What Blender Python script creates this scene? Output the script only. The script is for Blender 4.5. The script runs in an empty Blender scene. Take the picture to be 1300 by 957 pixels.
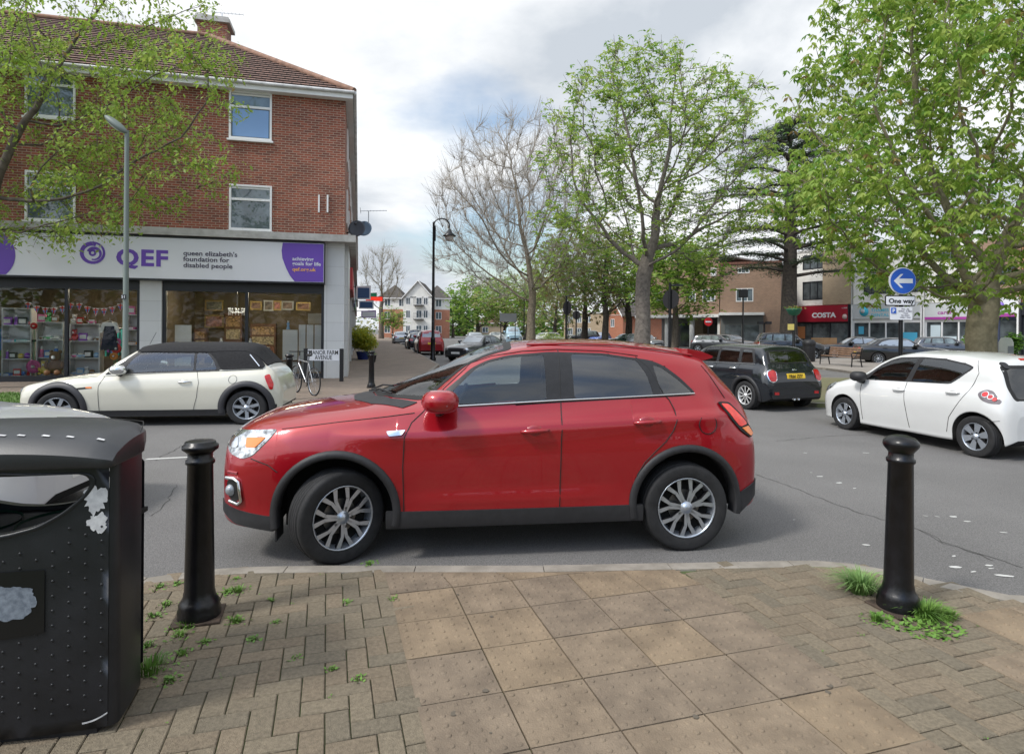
import bpy, bmesh, math, random
import numpy as np
from mathutils import Vector, Matrix
from mathutils.geometry import delaunay_2d_cdt
R = math.radians
rng = np.random.default_rng(7)
random.seed(7)
SC = bpy.context.scene
COL = SC.collection
# ------------------------------------------------------------ camera
FPX = 780.0; ROLL = .007; RC = math.sqrt(1-ROLL*ROLL); EYE = 1.72
cd = bpy.data.cameras.new('camera'); cam = bpy.data.objects.new('camera', cd); COL.objects.link(cam)
cd.sensor_fit = 'HORIZONTAL'; cd.sensor_width = 36; cd.lens = FPX/1300*36
cd.shift_y = (418-478.5)/1300; cd.clip_start = .05; cd.clip_end = 3000
cam.matrix_world = Matrix(((RC, -ROLL, 0, 0), (0, 0, -1, 0), (ROLL, RC, 0, EYE), (0, 0, 0, 1)))
SC.camera = cam
# ------------------------------------------------------------ light
SUN_EL, SUN_AZ = R(50), R(238)      # azimuth clockwise from +Y
w = bpy.data.worlds.new('World'); SC.world = w; w.use_nodes = True
nt = w.node_tree; nt.nodes.clear()
def N(t, **k):
    n = nt.nodes.new(t)
    for a, b in k.items(): setattr(n, a, b)
    return n
out = N('ShaderNodeOutputWorld'); bg = N('ShaderNodeBackground'); bg.inputs[1].default_value = .112
sky = N('ShaderNodeTexSky', sky_type='NISHITA'); sky.sun_disc = False
sky.sun_elevation = SUN_EL; sky.sun_rotation = SUN_AZ; sky.air_density = 1.3; sky.dust_density = 1.5; sky.ozone_density = 2
tc = N('ShaderNodeTexCoord'); sep = N('ShaderNodeSeparateXYZ')
nt.links.new(tc.outputs['Generated'], sep.inputs[0])
mx = N('ShaderNodeMath', operation='MAXIMUM'); nt.links.new(sep.outputs[2], mx.inputs[0]); mx.inputs[1].default_value = 0
ad = N('ShaderNodeMath', operation='ADD'); nt.links.new(mx.outputs[0], ad.inputs[0]); ad.inputs[1].default_value = .22
dx = N('ShaderNodeMath', operation='DIVIDE'); dy = N('ShaderNodeMath', operation='DIVIDE')
nt.links.new(sep.outputs[0], dx.inputs[0]); nt.links.new(ad.outputs[0], dx.inputs[1])
nt.links.new(sep.outputs[1], dy.inputs[0]); nt.links.new(ad.outputs[0], dy.inputs[1])
cmb = N('ShaderNodeCombineXYZ'); nt.links.new(dx.outputs[0], cmb.inputs[0]); nt.links.new(dy.outputs[0], cmb.inputs[1])
mp = N('ShaderNodeMapping'); mp.inputs['Location'].default_value = (3.1, 1.7, 0); nt.links.new(cmb.outputs[0], mp.inputs[0])
n1 = N('ShaderNodeTexNoise'); n1.inputs['Scale'].default_value = .75; n1.inputs['Detail'].default_value = 7; n1.inputs['Roughness'].default_value = .52
n2 = N('ShaderNodeTexNoise'); n2.inputs['Scale'].default_value = .95; n2.inputs['Detail'].default_value = 8; n2.inputs['Roughness'].default_value = .56; n2.inputs['Distortion'].default_value = .3
mp2 = N('ShaderNodeMapping'); mp2.inputs['Location'].default_value = (-4.3, 6.2, 2); nt.links.new(cmb.outputs[0], mp2.inputs[0])
nt.links.new(mp.outputs[0], n1.inputs[0]); nt.links.new(mp2.outputs[0], n2.inputs[0])
cov = N('ShaderNodeValToRGB'); cov.color_ramp.elements[0].position = .33; cov.color_ramp.elements[1].position = .45
def lobe(d, a, b_, amt):
    v = Vector(d).normalized(); q = N('ShaderNodeVectorMath', operation='DOT_PRODUCT'); nt.links.new(tc.outputs['Generated'], q.inputs[0]); q.inputs[1].default_value = v
    r_ = N('ShaderNodeMapRange'); r_.interpolation_type = 'SMOOTHSTEP'; nt.links.new(q.outputs['Value'], r_.inputs[0]); r_.inputs[1].default_value = a; r_.inputs[2].default_value = b_; r_.inputs[3].default_value = 0; r_.inputs[4].default_value = amt; return r_
l1 = lobe((.05, -.70, .66), .66, .93, .19); l2 = lobe((-.10, 1, .20), .965, .995, .13)
s1 = N('ShaderNodeMath', operation='SUBTRACT'); nt.links.new(n1.outputs[0], s1.inputs[0]); nt.links.new(l1.outputs[0], s1.inputs[1])
s2 = N('ShaderNodeMath', operation='SUBTRACT'); nt.links.new(s1.outputs[0], s2.inputs[0]); nt.links.new(l2.outputs[0], s2.inputs[1])
s3 = N('ShaderNodeMath', operation='ADD'); nt.links.new(s2.outputs[0], s3.inputs[0]); s3.inputs[1].default_value = .09
nt.links.new(s3.outputs[0], cov.inputs[0])
cl = N('ShaderNodeValToRGB'); e = cl.color_ramp.elements
e[0].position = .40; e[0].color = (4.6, 5.0, 5.5, 1); e[1].position = .57; e[1].color = (7.9, 8.05, 8.2, 1)
nt.links.new(n2.outputs[0], cl.inputs[0])
mixc = N('ShaderNodeMixRGB'); nt.links.new(cov.outputs[0], mixc.inputs[0])
sm = N('ShaderNodeMixRGB', blend_type='MULTIPLY'); sm.inputs[0].default_value = 1; sm.inputs[2].default_value = (1.3, 1.3, 1.3, 1)
nt.links.new(sky.outputs[0], sm.inputs[1]); nt.links.new(sm.outputs[0], mixc.inputs[1]); nt.links.new(cl.outputs[0], mixc.inputs[2])
# brighter cloud overhead and round the veiled sun
vd = N('ShaderNodeVectorMath', operation='DOT_PRODUCT'); nt.links.new(tc.outputs['Generated'], vd.inputs[0]); vd.inputs[1].default_value = (math.sin(SUN_AZ)*math.cos(SUN_EL), math.cos(SUN_AZ)*math.cos(SUN_EL), math.sin(SUN_EL))
mr1 = N('ShaderNodeMapRange'); mr1.interpolation_type = 'SMOOTHSTEP'; nt.links.new(vd.outputs['Value'], mr1.inputs[0]); mr1.inputs[1].default_value = .35; mr1.inputs[2].default_value = 1; mr1.inputs[3].default_value = 1.0; mr1.inputs[4].default_value = 2.2
sv_ = N('ShaderNodeVectorMath', operation='SCALE'); nt.links.new(mixc.outputs[0], sv_.inputs[0]); nt.links.new(mr1.outputs[0], sv_.inputs['Scale'])
nt.links.new(sv_.outputs[0], bg.inputs[0]); nt.links.new(bg.outputs[0], out.inputs[0])
sl = bpy.data.lights.new('sun', 'SUN'); sl.energy = 2.3; sl.angle = R(9); sl.color = (1, .96, .9)
so = bpy.data.objects.new('sun', sl); COL.objects.link(so)
sd = Vector((math.sin(SUN_AZ)*math.cos(SUN_EL), math.cos(SUN_AZ)*math.cos(SUN_EL), math.sin(SUN_EL)))
so.rotation_euler = sd.to_track_quat('Z', 'Y').to_euler(); so.location = sd*40
SC.view_settings.view_transform = 'Standard'; SC.view_settings.look = 'None'
SC.view_settings.exposure = .29; SC.view_settings.gamma = 1
SC.cycles.max_bounces = 8; SC.cycles.transparent_max_bounces = 12
# ------------------------------------------------------------ helpers: photo pixel -> world
def ray(px, py):
    u = (px-650)/FPX; v = (418-py)/FPX
    return np.array([u*RC-v*ROLL, 1, u*ROLL+v*RC])
def G(px, py, z=0.):
    r = ray(px, py); return np.array([0, 0, EYE]) + r*((z-EYE)/r[2])
def P(px, py, d): return np.array([0, 0, EYE]) + ray(px, py)*d
# ------------------------------------------------------------ materials
MATS = {}
def mat(name, col, rough=.6, metal=0., noise=0., scale=8., bump=0., bscale=60., coat=0., ior=1.45, col2=None, emit=None, spec=None, trans=None, objco=True, detail=4):
    if name in MATS: return MATS[name]
    m = bpy.data.materials.new(name); m.use_nodes = True; t = m.node_tree; b = t.nodes['Principled BSDF']
    b.inputs['Base Color'].default_value = (*col, 1); b.inputs['Roughness'].default_value = rough; b.inputs['Metallic'].default_value = metal
    b.inputs['Coat Weight'].default_value = coat; b.inputs['Coat Roughness'].default_value = .03; b.inputs['IOR'].default_value = ior
    if emit: b.inputs['Emission Color'].default_value = (*emit[:3], 1); b.inputs['Emission Strength'].default_value = emit[3]
    c = t.nodes.new('ShaderNodeTexCoord')
    if noise or col2:
        n = t.nodes.new('ShaderNodeTexNoise'); n.inputs['Scale'].default_value = scale; n.inputs['Detail'].default_value = detail; n.inputs['Roughness'].default_value = .6
        t.links.new(c.outputs['Object'], n.inputs[0])
        r = t.nodes.new('ShaderNodeValToRGB'); r.color_ramp.elements[0].position = .35; r.color_ramp.elements[1].position = .65
        c2 = col2 or tuple(min(1, x*(1+noise)) for x in col); c1 = col if col2 else tuple(x*(1-noise) for x in col)
        r.color_ramp.elements[0].color = (*c1, 1); r.color_ramp.elements[1].color = (*c2, 1)
        t.links.new(n.outputs[0], r.inputs[0]); t.links.new(r.outputs[0], b.inputs['Base Color'])
    if bump:
        n = t.nodes.new('ShaderNodeTexNoise'); n.inputs['Scale'].default_value = bscale; n.inputs['Detail'].default_value = 3
        t.links.new(c.outputs['Object'], n.inputs[0]); bp = t.nodes.new('ShaderNodeBump'); bp.inputs['Strength'].default_value = bump; bp.inputs['Distance'].default_value = .01
        t.links.new(n.outputs[0], bp.inputs['Height']); t.links.new(bp.outputs[0], b.inputs['Normal'])
    MATS[name] = m; return m
def brick_mat(name, c1, c2, mortar, bw=.225, bh=.075, ms=.012, offset=.5, rough=.85, squash=1, var=.35, rot=None, bias=0., bump=.4):
    """bricks laid in the object's own (x+y, z) or (x, y) plane, real sizes"""
    if name in MATS: return MATS[name]
    m = bpy.data.materials.new(name); m.use_nodes = True; t = m.node_tree; b = t.nodes['Principled BSDF']; b.inputs['Roughness'].default_value = rough
    c = t.nodes.new('ShaderNodeTexCoord'); s = t.nodes.new('ShaderNodeSeparateXYZ'); t.links.new(c.outputs['Object'], s.inputs[0])
    cm = t.nodes.new('ShaderNodeCombineXYZ')
    if rot is None:
        a = t.nodes.new('ShaderNodeMath'); a.operation = 'ADD'; t.links.new(s.outputs[0], a.inputs[0]); t.links.new(s.outputs[1], a.inputs[1])
        t.links.new(a.outputs[0], cm.inputs[0]); t.links.new(s.outputs[2], cm.inputs[1])
        src = cm.outputs[0]
    else:
        mpn = t.nodes.new('ShaderNodeMapping'); mpn.inputs['Rotation'].default_value = (0, 0, rot); t.links.new(c.outputs['Object'], mpn.inputs[0]); src = mpn.outputs[0]
    k = t.nodes.new('ShaderNodeTexBrick'); k.offset = offset; k.inputs['Scale'].default_value = 1; k.inputs['Mortar Size'].default_value = ms; k.inputs['Mortar Smooth'].default_value = .2
    k.inputs['Brick Width'].default_value = bw; k.inputs['Row Height'].default_value = bh; k.inputs['Bias'].default_value = bias
    k.inputs['Color1'].default_value = (*c1, 1); k.inputs['Color2'].default_value = (*c2, 1); k.inputs['Mortar'].default_value = (*mortar, 1)
    t.links.new(src, k.inputs[0])
    n = t.nodes.new('ShaderNodeTexNoise'); n.inputs['Scale'].default_value = 1.3; n.inputs['Detail'].default_value = 6; t.links.new(c.outputs['Object'], n.inputs[0])
    mr = t.nodes.new('ShaderNodeMapRange'); mr.inputs[3].default_value = 1-var; mr.inputs[4].default_value = 1+var; t.links.new(n.outputs[0], mr.inputs[0])
    mu = t.nodes.new('ShaderNodeVectorMath'); mu.operation = 'SCALE'; t.links.new(k.outputs[0], mu.inputs[0]); t.links.new(mr.outputs[0], mu.inputs['Scale'])
    t.links.new(mu.outputs[0], b.inputs['Base Color'])
    bp = t.nodes.new('ShaderNodeBump'); bp.inputs['Strength'].default_value = bump; bp.inputs['Distance'].default_value = .01; bp.invert = True
    t.links.new(k.outputs[1], bp.inputs['Height']); t.links.new(bp.outputs[0], b.inputs['Normal'])
    MATS[name] = m; return m
def glass_mat(name, tint=(.8, .85, .83), refl=1.0, rough=0.0):
    """window pane: clear with Fresnel reflection"""
    if name in MATS: return MATS[name]
    m = bpy.data.materials.new(name); m.use_nodes = True; t = m.node_tree; t.nodes.clear()
    o = t.nodes.new('ShaderNodeOutputMaterial'); tr = t.nodes.new('ShaderNodeBsdfTransparent'); gl = t.nodes.new('ShaderNodeBsdfGlossy')
    tr.inputs[0].default_value = (*tint, 1); gl.inputs['Roughness'].default_value = rough
    f = t.nodes.new('ShaderNodeFresnel'); f.inputs[0].default_value = 1.5*refl; mi = t.nodes.new('ShaderNodeMixShader')
    t.links.new(f.outputs[0], mi.inputs[0]); t.links.new(tr.outputs[0], mi.inputs[1]); t.links.new(gl.outputs[0], mi.inputs[2]); t.links.new(mi.outputs[0], o.inputs[0])
    MATS[name] = m; return m
# ------------------------------------------------------------ mesh builder
class MB:
    def __init__(s): s.v = []; s.f = []; s.m = []; s.s = []
    def add(s, vs, fs, mi=0, smooth=False):
        o = len(s.v); s.v.extend([tuple(map(float, v)) for v in vs]); s.f.extend([tuple(i+o for i in f) for f in fs])
        s.m.extend([mi]*len(fs)); s.s.extend([smooth]*len(fs)); return s
    def box(s, a, b, mi=0, M=None):
        x0, y0, z0 = a; x1, y1, z1 = b
        vs = [(x0,y0,z0),(x1,y0,z0),(x1,y1,z0),(x0,y1,z0),(x0,y0,z1),(x1,y0,z1),(x1,y1,z1),(x0,y1,z1)]
        if M is not None: vs = [M @ Vector(v) for v in vs]
        return s.add(vs, [(0,3,2,1),(4,5,6,7),(0,1,5,4),(1,2,6,5),(2,3,7,6),(3,0,4,7)], mi)
    def prism(s, pts, z0, z1, mi=0, M=None, smooth=False):
        n = len(pts); vs = [(x, y, z0) for x, y in pts] + [(x, y, z1) for x, y in pts]
        if M is not None: vs = [M @ Vector(v) for v in vs]
        s.add(vs, [tuple(range(n))[::-1], tuple(range(n, 2*n))], mi)
        s.add(vs, [(i, (i+1) % n, (i+1) % n+n, i+n) for i in range(n)], mi, smooth); return s
    def lathe(s, prof, n=24, mi=0, M=None, smooth=True, cap=True, a0=0, a1=2*math.pi):
        full = abs(a1-a0-2*math.pi) < 1e-6; k = n if full else n+1
        vs = []
        for r, z in prof:
            for i in range(k):
                a = a0+(a1-a0)*i/n; vs.append((r*math.cos(a), r*math.sin(a), z))
        if M is not None: vs = [M @ Vector(v) for v in vs]
        fs = []
        for j in range(len(prof)-1):
            for i in range(n):
                i2 = (i+1) % k if full else i+1
                fs.append((j*k+i, j*k+i2, (j+1)*k+i2, (j+1)*k+i))
        s.add(vs, fs, mi, smooth)
        if cap and full:
            if prof[0][0] > 1e-4: s.add(vs[:k], [tuple(range(k))[::-1]], mi)
            if prof[-1][0] > 1e-4: s.add(vs[-k:], [tuple(range(k))], mi)
        return s
    def tube(s, pts, rad, n=8, mi=0, cap=True, smooth=True):
        pts = [Vector(p) for p in pts]; m = len(pts)
        if not hasattr(rad, '__len__'): rad = [rad]*m
        vs = []; T = []
        for i in range(m): T.append((pts[min(i+1, m-1)]-pts[max(i-1, 0)]).normalized())
        up = Vector((0, 0, 1)) if abs(T[0].z) < .9 else Vector((1, 0, 0))
        a = T[0].cross(up).normalized()
        for i in range(m):
            a = (a - T[i]*a.dot(T[i])).normalized(); b = T[i].cross(a)
            for j in range(n):
                t = 2*math.pi*j/n; vs.append(pts[i]+(a*math.cos(t)+b*math.sin(t))*rad[i])
        fs = [(i*n+j, i*n+(j+1) % n, (i+1)*n+(j+1) % n, (i+1)*n+j) for i in range(m-1) for j in range(n)]
        s.add(vs, fs, mi, smooth)
        if cap: s.add(vs[:n], [tuple(range(n))[::-1]], mi); s.add(vs[-n:], [tuple(range(n))], mi)
        return s
    def sphere(s, c, r, n=12, mi=0, sc=(1, 1, 1), M=None):
        pr = [(max(1e-5, math.sin(math.pi*i/(n//2)))*r, -math.cos(math.pi*i/(n//2))*r) for i in range(n//2+1)]
        X = Matrix.Translation(Vector(c)) @ Matrix.Diagonal((*sc, 1))
        if M is not None: X = M @ X
        return s.lathe(pr, n, mi, X, True, False)
    def build(s, name, mats, parent=None, M=None, bevel=0, loc=None):
        me = bpy.data.meshes.new(name)
        vs = s.v if M is None else [tuple(M @ Vector(v)) for v in s.v]
        me.from_pydata(vs, [], s.f)
        for m_ in (mats if isinstance(mats, (list, tuple)) else [mats]): me.materials.append(m_)
        me.polygons.foreach_set('material_index', s.m); me.polygons.foreach_set('use_smooth', s.s); me.update()
        o = bpy.data.objects.new(name, me); COL.objects.link(o)
        if parent is not None: o.parent = parent
        if loc is not None: o.location = loc
        if bevel:
            b = o.modifiers.new('bevel', 'BEVEL'); b.width = bevel; b.segments = 2; b.limit_method = 'ANGLE'; b.angle_limit = R(40)
        return o
def np_mesh(name, V, Q, mats, parent=None, smooth=True, midx=None):
    me = bpy.data.meshes.new(name); V = np.asarray(V, np.float32); Q = np.asarray(Q, np.int32); k = Q.shape[1]
    me.vertices.add(len(V)); me.vertices.foreach_set('co', V.ravel()); me.loops.add(Q.size); me.loops.foreach_set('vertex_index', Q.ravel())
    me.polygons.add(len(Q)); me.polygons.foreach_set('loop_start', np.arange(0, Q.size, k, dtype=np.int32)); 
    try: me.polygons.foreach_set('loop_total', np.full(len(Q), k, np.int32))
    except Exception: pass
    for m_ in (mats if isinstance(mats, (list, tuple)) else [mats]): me.materials.append(m_)
    if midx is not None: me.polygons.foreach_set('material_index', np.asarray(midx, np.int32))
    me.polygons.foreach_set('use_smooth', np.full(len(Q), smooth)); me.update(calc_edges=True); me.validate()
    o = bpy.data.objects.new(name, me); COL.objects.link(o)
    if parent is not None: o.parent = parent
    return o
def thing(name, label, cat, loc=(0, 0, 0), rz=0., group=None):
    o = bpy.data.objects.new(name, None); COL.objects.link(o); o.location = loc; o.rotation_euler = (0, 0, rz); o.empty_display_size = .1
    o['label'] = label; o['category'] = cat
    if group: o['group'] = group
    return o
def tag(o, label, cat, group=None):
    o['label'] = label; o['category'] = cat
    if group: o['group'] = group
    return o
def struct(o): o['kind'] = 'structure'; return o
def dup(root, loc, rz, label, group=None):
    r = root.copy(); COL.objects.link(r); r.location = loc; r.rotation_euler = (0, 0, rz); r['label'] = label
    if group: r['group'] = group
    for ch in list(root.children):
        c = ch.copy(); COL.objects.link(c); c.parent = r
        for g in ch.children:
            d = g.copy(); COL.objects.link(d); d.parent = c
    return r
def text(name, s, size, m, parent, M, align='LEFT', extrude=.002, bold=0., space=1., scx=1.):
    cu = bpy.data.curves.new(name, 'FONT'); cu.body = s; cu.size = size; cu.extrude = extrude; cu.align_x = align; cu.offset = bold; cu.space_character = space; cu.resolution_u = 3
    t = bpy.data.objects.new(name, cu); COL.objects.link(t); bpy.context.view_layer.update()
    me = bpy.data.meshes.new_from_object(t.evaluated_get(bpy.context.evaluated_depsgraph_get()))
    bpy.data.objects.remove(t); bpy.data.curves.remove(cu); me.materials.clear(); me.materials.append(m)
    me.transform(M @ Matrix.Diagonal((scx, 1, 1, 1)))
    o = bpy.data.objects.new(name, me); COL.objects.link(o); o.parent = parent; return o
def frameM(o, xdir, up=(0, 0, 1)):
    """matrix whose x axis runs along xdir, y axis is up, z axis faces out (x cross y)"""
    x = Vector(xdir).normalized(); y = Vector(up).normalized(); z = x.cross(y)
    m = Matrix((x, y, z)).transposed().to_4x4(); m.translation = Vector(o); return m
def pchip(xs, ys):
    xs = np.asarray(xs, float); ys = np.asarray(ys, float); h = np.diff(xs); d = np.diff(ys)/h; n = len(xs); m = np.zeros(n)
    for i in range(1, n-1):
        if d[i-1]*d[i] > 0:
            w1 = 2*h[i]+h[i-1]; w2 = h[i]+2*h[i-1]; m[i] = (w1+w2)/(w1/d[i-1]+w2/d[i])
    m[0] = d[0]; m[-1] = d[-1]
    def f(x):
        x = np.clip(x, xs[0], xs[-1]); i = np.clip(np.searchsorted(xs, x, side='right')-1, 0, n-2); t = (x-xs[i])/h[i]
        return ys[i]*(2*t**3-3*t**2+1)+h[i]*m[i]*(t**3-2*t**2+t)+ys[i+1]*(-2*t**3+3*t**2)+h[i]*m[i+1]*(t**3-t**2)
    return f
# ------------------------------------------------------------ cars
def paint(name, col, metal=.25, rough=.32):
    m = mat('paint_'+name, col, rough, metal, coat=1.0, noise=.02, scale=3)
    m.node_tree.nodes['Principled BSDF'].inputs['Coat Roughness'].default_value = .012
    return m
M_TRIM = mat('black_plastic', (.018, .018, .02), .55, noise=.15, scale=20)
M_UNDER = mat('underbody', (.006, .006, .006), .9)
M_TYRE = mat('tyre_rubber', (.016, .016, .017), .75, noise=.25, scale=14, bump=.2, bscale=90)
M_ALLOY = mat('alloy', (.46, .50, .56), .3, .8)
M_ALLOYDK = mat('dark_alloy', (.03, .03, .033), .4, .6)
M_CHROME = mat('chrome', (.75, .76, .77), .12, 1)
M_CARGLASS = mat('car_glass', (.30, .33, .36), .02, .30, ior=1.7)
M_CARGLASS2 = mat('car_glass_light', (.16, .19, .185), .03, .25, ior=1.5, noise=.45, scale=3)
M_SEAT = mat('seat_fabric', (.03,.03,.033), .8, noise=.2, scale=20); M_LINER = mat('cabin_lining', (.07,.07,.072), .9)
M_WIN = glass_mat('car_window', (.74,.80,.78), 1.35); M_WIND = glass_mat('privacy_window', (.16,.17,.18), 1.6); M_LENS = mat('lamp_lens', (.42, .44, .46), .08, .7, coat=1, noise=.75, scale=22)
M_REDLENS = mat('red_lens', (.45, .01, .012), .12, coat=1, noise=.2, scale=15)
M_TAIL = mat('tail_lens', (.75, .03, .012), .12, coat=1, noise=.15, scale=20)
M_AMBER = mat('amber_lens', (.8, .2, .02), .15, coat=1)
M_YPLATE = mat('yellow_plate', (.75, .5, .03), .4)
M_WPLATE = mat('white_plate', (.75, .75, .72), .4)
M_BLACK = mat('black_ink', (.01, .01, .01), .6)

def rpoly(pts, r=.03, n=4):
    """round the corners of a polygon"""
    out = []; k = len(pts)
    for i in range(k):
        p0 = Vector(pts[i-1]); p = Vector(pts[i]); p1 = Vector(pts[(i+1) % k]); a = p0-p; b = p1-p
        d = min(r, a.length*.45, b.length*.45)
        if d < 1e-4: out.append(tuple(p)); continue
        A = p+a.normalized()*d; B = p+b.normalized()*d
        for j in range(n+1):
            t = j/n; out.append(tuple(A*(1-t)**2+p*2*t*(1-t)+B*t*t))
    return out
def densify(pts, d=.05):
    out = []; k = len(pts)
    for i in range(k):
        p = Vector(pts[i]); q = Vector(pts[(i+1) % k]); n = max(1, int((q-p).length/d))
        for j in range(n): out.append(tuple(p.lerp(q, j/n)))
    return out
def inpoly(x, y, poly):
    c = False; n = len(poly)
    for i in range(n):
        x0, y0 = poly[i-1]; x1, y1 = poly[i]
        if (y0 > y) != (y1 > y) and x < (x1-x0)*(y-y0)/(y1-y0)+x0: c = not c
    return c

class Shell:
    NS, NG, NR = 22, 10, 12
    def __init__(s, sp):
        s.sp = sp; K = sp['keys']; xs = [k[0] for k in K]; s.xs = xs
        # key: x, z0, W, zb, wb, ze, we, zc
        s.f = [pchip(xs, [k[i] for k in K]) for i in range(1, 8)]
        s.g = pchip(*zip(*sp.get('g', [(0, .93), (.3, .985), (.6, 1.0), (.85, .985), (1, .955)])))
        s.crown = sp.get('crown', 2.3); s.X0, s.X1 = xs[0], xs[-1]
        s.gx = np.linspace(s.X0, s.X1, 320); s.gz = np.linspace(.1, 2.6, 500); T = []
        for x in s.gx:
            y, z = s.ring(x, cut=False); zz = np.maximum.accumulate(z+np.arange(len(z))*1e-6)
            T.append(np.interp(s.gz, zz, y, left=y[0], right=-.001))
        s.T = np.array(T)
    def ring(s, x, cut=True):
        z0, W, zb, wb, ze, we, zc = [float(f(x)) for f in s.f]
        zr = z0
        if cut:
            for xw in s.sp['axles']:
                Ra = s.sp['arch']; d = Ra*Ra-(x-xw)**2
                if d > 0: zr = max(zr, s.sp['zw']+math.sqrt(d))
        zr = min(zr, zb-.02)
        zs = np.linspace(zr, zb, s.NS)
        t = np.clip((zs-.2)/max(zb-.2, .1), 0, 1); gy = s.g(t)
        y = W*gy; y = y + (wb-W*float(s.g(1.0)))*np.clip((t-.55)/.45, 0, 1)**2
        tt = np.linspace(0, 1, s.NG+1)[1:]
        yg = y[-1]+(we-y[-1])*tt + s.sp.get('bulge', .02)*np.sin(tt*math.pi); zg = zb+(ze-zb)*tt
        tr = np.linspace(0, 1, s.NR+1)[1:]; yr = we*(1-tr); zr_ = ze+(zc-ze)*(1-(1-tr)**s.crown)
        for (cx, cz, amp, wd) in s.sp.get('crease', []):
            zl = float(np.interp(x, cx, cz)); q = (zs-zl)/wd; y = y + amp*np.where(q > 0, np.exp(-(q*1.6)**2), np.exp(-(q*.7)**2))*np.interp(x, [cx[0]-.15, cx[0]+.3, cx[-1]-.3, cx[-1]+.1], [0, 1, 1, 0])
        Y = np.concatenate([y, yg, yr]); Z = np.concatenate([zs, zg, zr_])
        for _ in range(s.sp.get('smooth', 3)):
            y2 = Y.copy(); z2 = Z.copy()
            a = s.NS-3
            y2[a:-1] = (Y[a-1:-2]+2*Y[a:-1]+Y[a+1:])/4; z2[a:-1] = (Z[a-1:-2]+2*Z[a:-1]+Z[a+1:])/4
            z2[-1] = (Z[-2]*2+2*Z[-1])/4; Y, Z = y2, z2
        return Y, Z
    def hw(s, x, z):
        i = (x-s.X0)/(s.X1-s.X0)*319; j = (z-.1)/2.5*499; i = min(max(i, 0), 318.999); j = min(max(j, 0), 498.999)
        a, b = int(i), int(j); u, v = i-a, j-b; T = s.T
        return T[a, b]*(1-u)*(1-v)+T[a+1, b]*u*(1-v)+T[a, b+1]*(1-u)*v+T[a+1, b+1]*u*v
    def nrm(s, x, y, z):
        hx = (s.hw(x+.012, z)-s.hw(x-.012, z))/.024; hz = (s.hw(x, z+.012)-s.hw(x, z-.012))/.024
        n = Vector((-hx, math.copysign(1, y), -hz)); return n.normalized()
    def side(s, sg, off=.003):
        def f(a, b):
            y = s.hw(a, b); n = s.nrm(a, sg, b); return (a+n.x*off, sg*y+n.y*off, b+n.z*off)
        return f
    def end(s, front, off=.004):
        def f(y, z):
            lo, hi = (s.X0, (s.X0+s.X1)/2) if front else ((s.X0+s.X1)/2, s.X1)
            for _ in range(22):
                m = (lo+hi)/2
                if (s.hw(m, z) > abs(y)) == front: hi = m
                else: lo = m
            x = (lo+hi)/2; n = s.nrm(x, y if abs(y) > 1e-4 else 1, z)
            return (x+n.x*off, y+n.y*off, z+n.z*off)
        return f
    def top(s, off=.003):
        def f(x, y):
            lo, hi = .5, 2.5
            for _ in range(24):
                m = (lo+hi)/2
                if s.hw(x, m) > abs(y): lo = m
                else: hi = m
            n = s.nrm(x, y if abs(y) > 1e-4 else 1, lo); 
            return (x+n.x*off, y+(n.y*off if abs(y) > 1e-3 else 0), lo+n.z*off)
        return f
    def hole(s, x, y, z, j, n):
        sp = s.sp; jj = min(j, 2*n-2-j)
        if jj < s.NS+s.NG+3 and z > .6 and all(inpoly(x+a, z+b_, sp['trimband']) for a, b_ in ((0,0),(.014,0),(-.014,0),(0,.012),(0,-.012))): return True
        if jj >= s.NS+3:
            if x < (s.X0+s.X1)/2 and inpoly(x, y, s.scr_in): return True
            if x > (s.X0+s.X1)/2 and s.rs_in and inpoly(y, z, s.rs_in): return True
        return False
    def body(s, name, mats, parent, lining=False):
        op = s.sp.get('open'); 
        def shrink(pl, k=.955):
            cx = sum(p[0] for p in pl)/len(pl); cy = sum(p[1] for p in pl)/len(pl); return [(cx+(p[0]-cx)*k, cy+(p[1]-cy)*k) for p in pl]
        s.scr_in = shrink(s.sp['screen']); s.rs_in = shrink(s.sp['rearscreen'], .93) if 'rearscreen' in s.sp and not s.sp.get('soft') else None
        xs = list(np.linspace(s.X0, s.X1, 260 if op else 90)) + list(np.linspace(s.X0, s.X0+.12, 10)) + list(np.linspace(s.X1-.12, s.X1, 10))
        for xw in s.sp['axles']:
            Ra = s.sp['arch']; xs += [xw+Ra*math.cos(math.pi*i/22) for i in range(23)] + [xw-Ra-.002, xw+Ra+.002]
        xs = sorted(xs); xx = [xs[0]]
        for x in xs[1:]:
            if x-xx[-1] > .0015: xx.append(x)
        V = []; n = None
        for x in xx:
            y, z = s.ring(x); n = len(y)
            if lining: y = y-.028*np.clip((z-.5)/.3, .3, 1)*(y > .03); z = z-.022*np.clip((z-1.0)/.2, 0, 1)
            V += [(x, -a, b) for a, b in zip(y, z)] + [(x, a, b) for a, b in zip(y[-2::-1], z[-2::-1])]
        m = 2*n-1; fs = []; mi = []
        for i in range(len(xx)-1):
            for j in range(m):
                j2 = (j+1) % m
                if op and j < m-1:
                    a_, c_ = V[i*m+j], V[(i+1)*m+j2]
                    if s.hole((a_[0]+c_[0])/2, (a_[1]+c_[1])/2, (a_[2]+c_[2])/2, j, n): continue
                if lining and (xx[i] < s.sp.get('seat_x', 1.2)-1.25 or xx[i+1] > s.X1-.28 or j == m-1 or V[i*m+j][2] < .5): continue
                fs.append((i*m+j, (i+1)*m+j, (i+1)*m+j2, i*m+j2)); mi.append(1 if j == m-1 else 0)
        b = MB(); b.add(V, fs, 0, True); b.m = mi[:len(fs)] if len(mi) >= len(fs) else mi+[0]*(len(fs)-len(mi))
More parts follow.
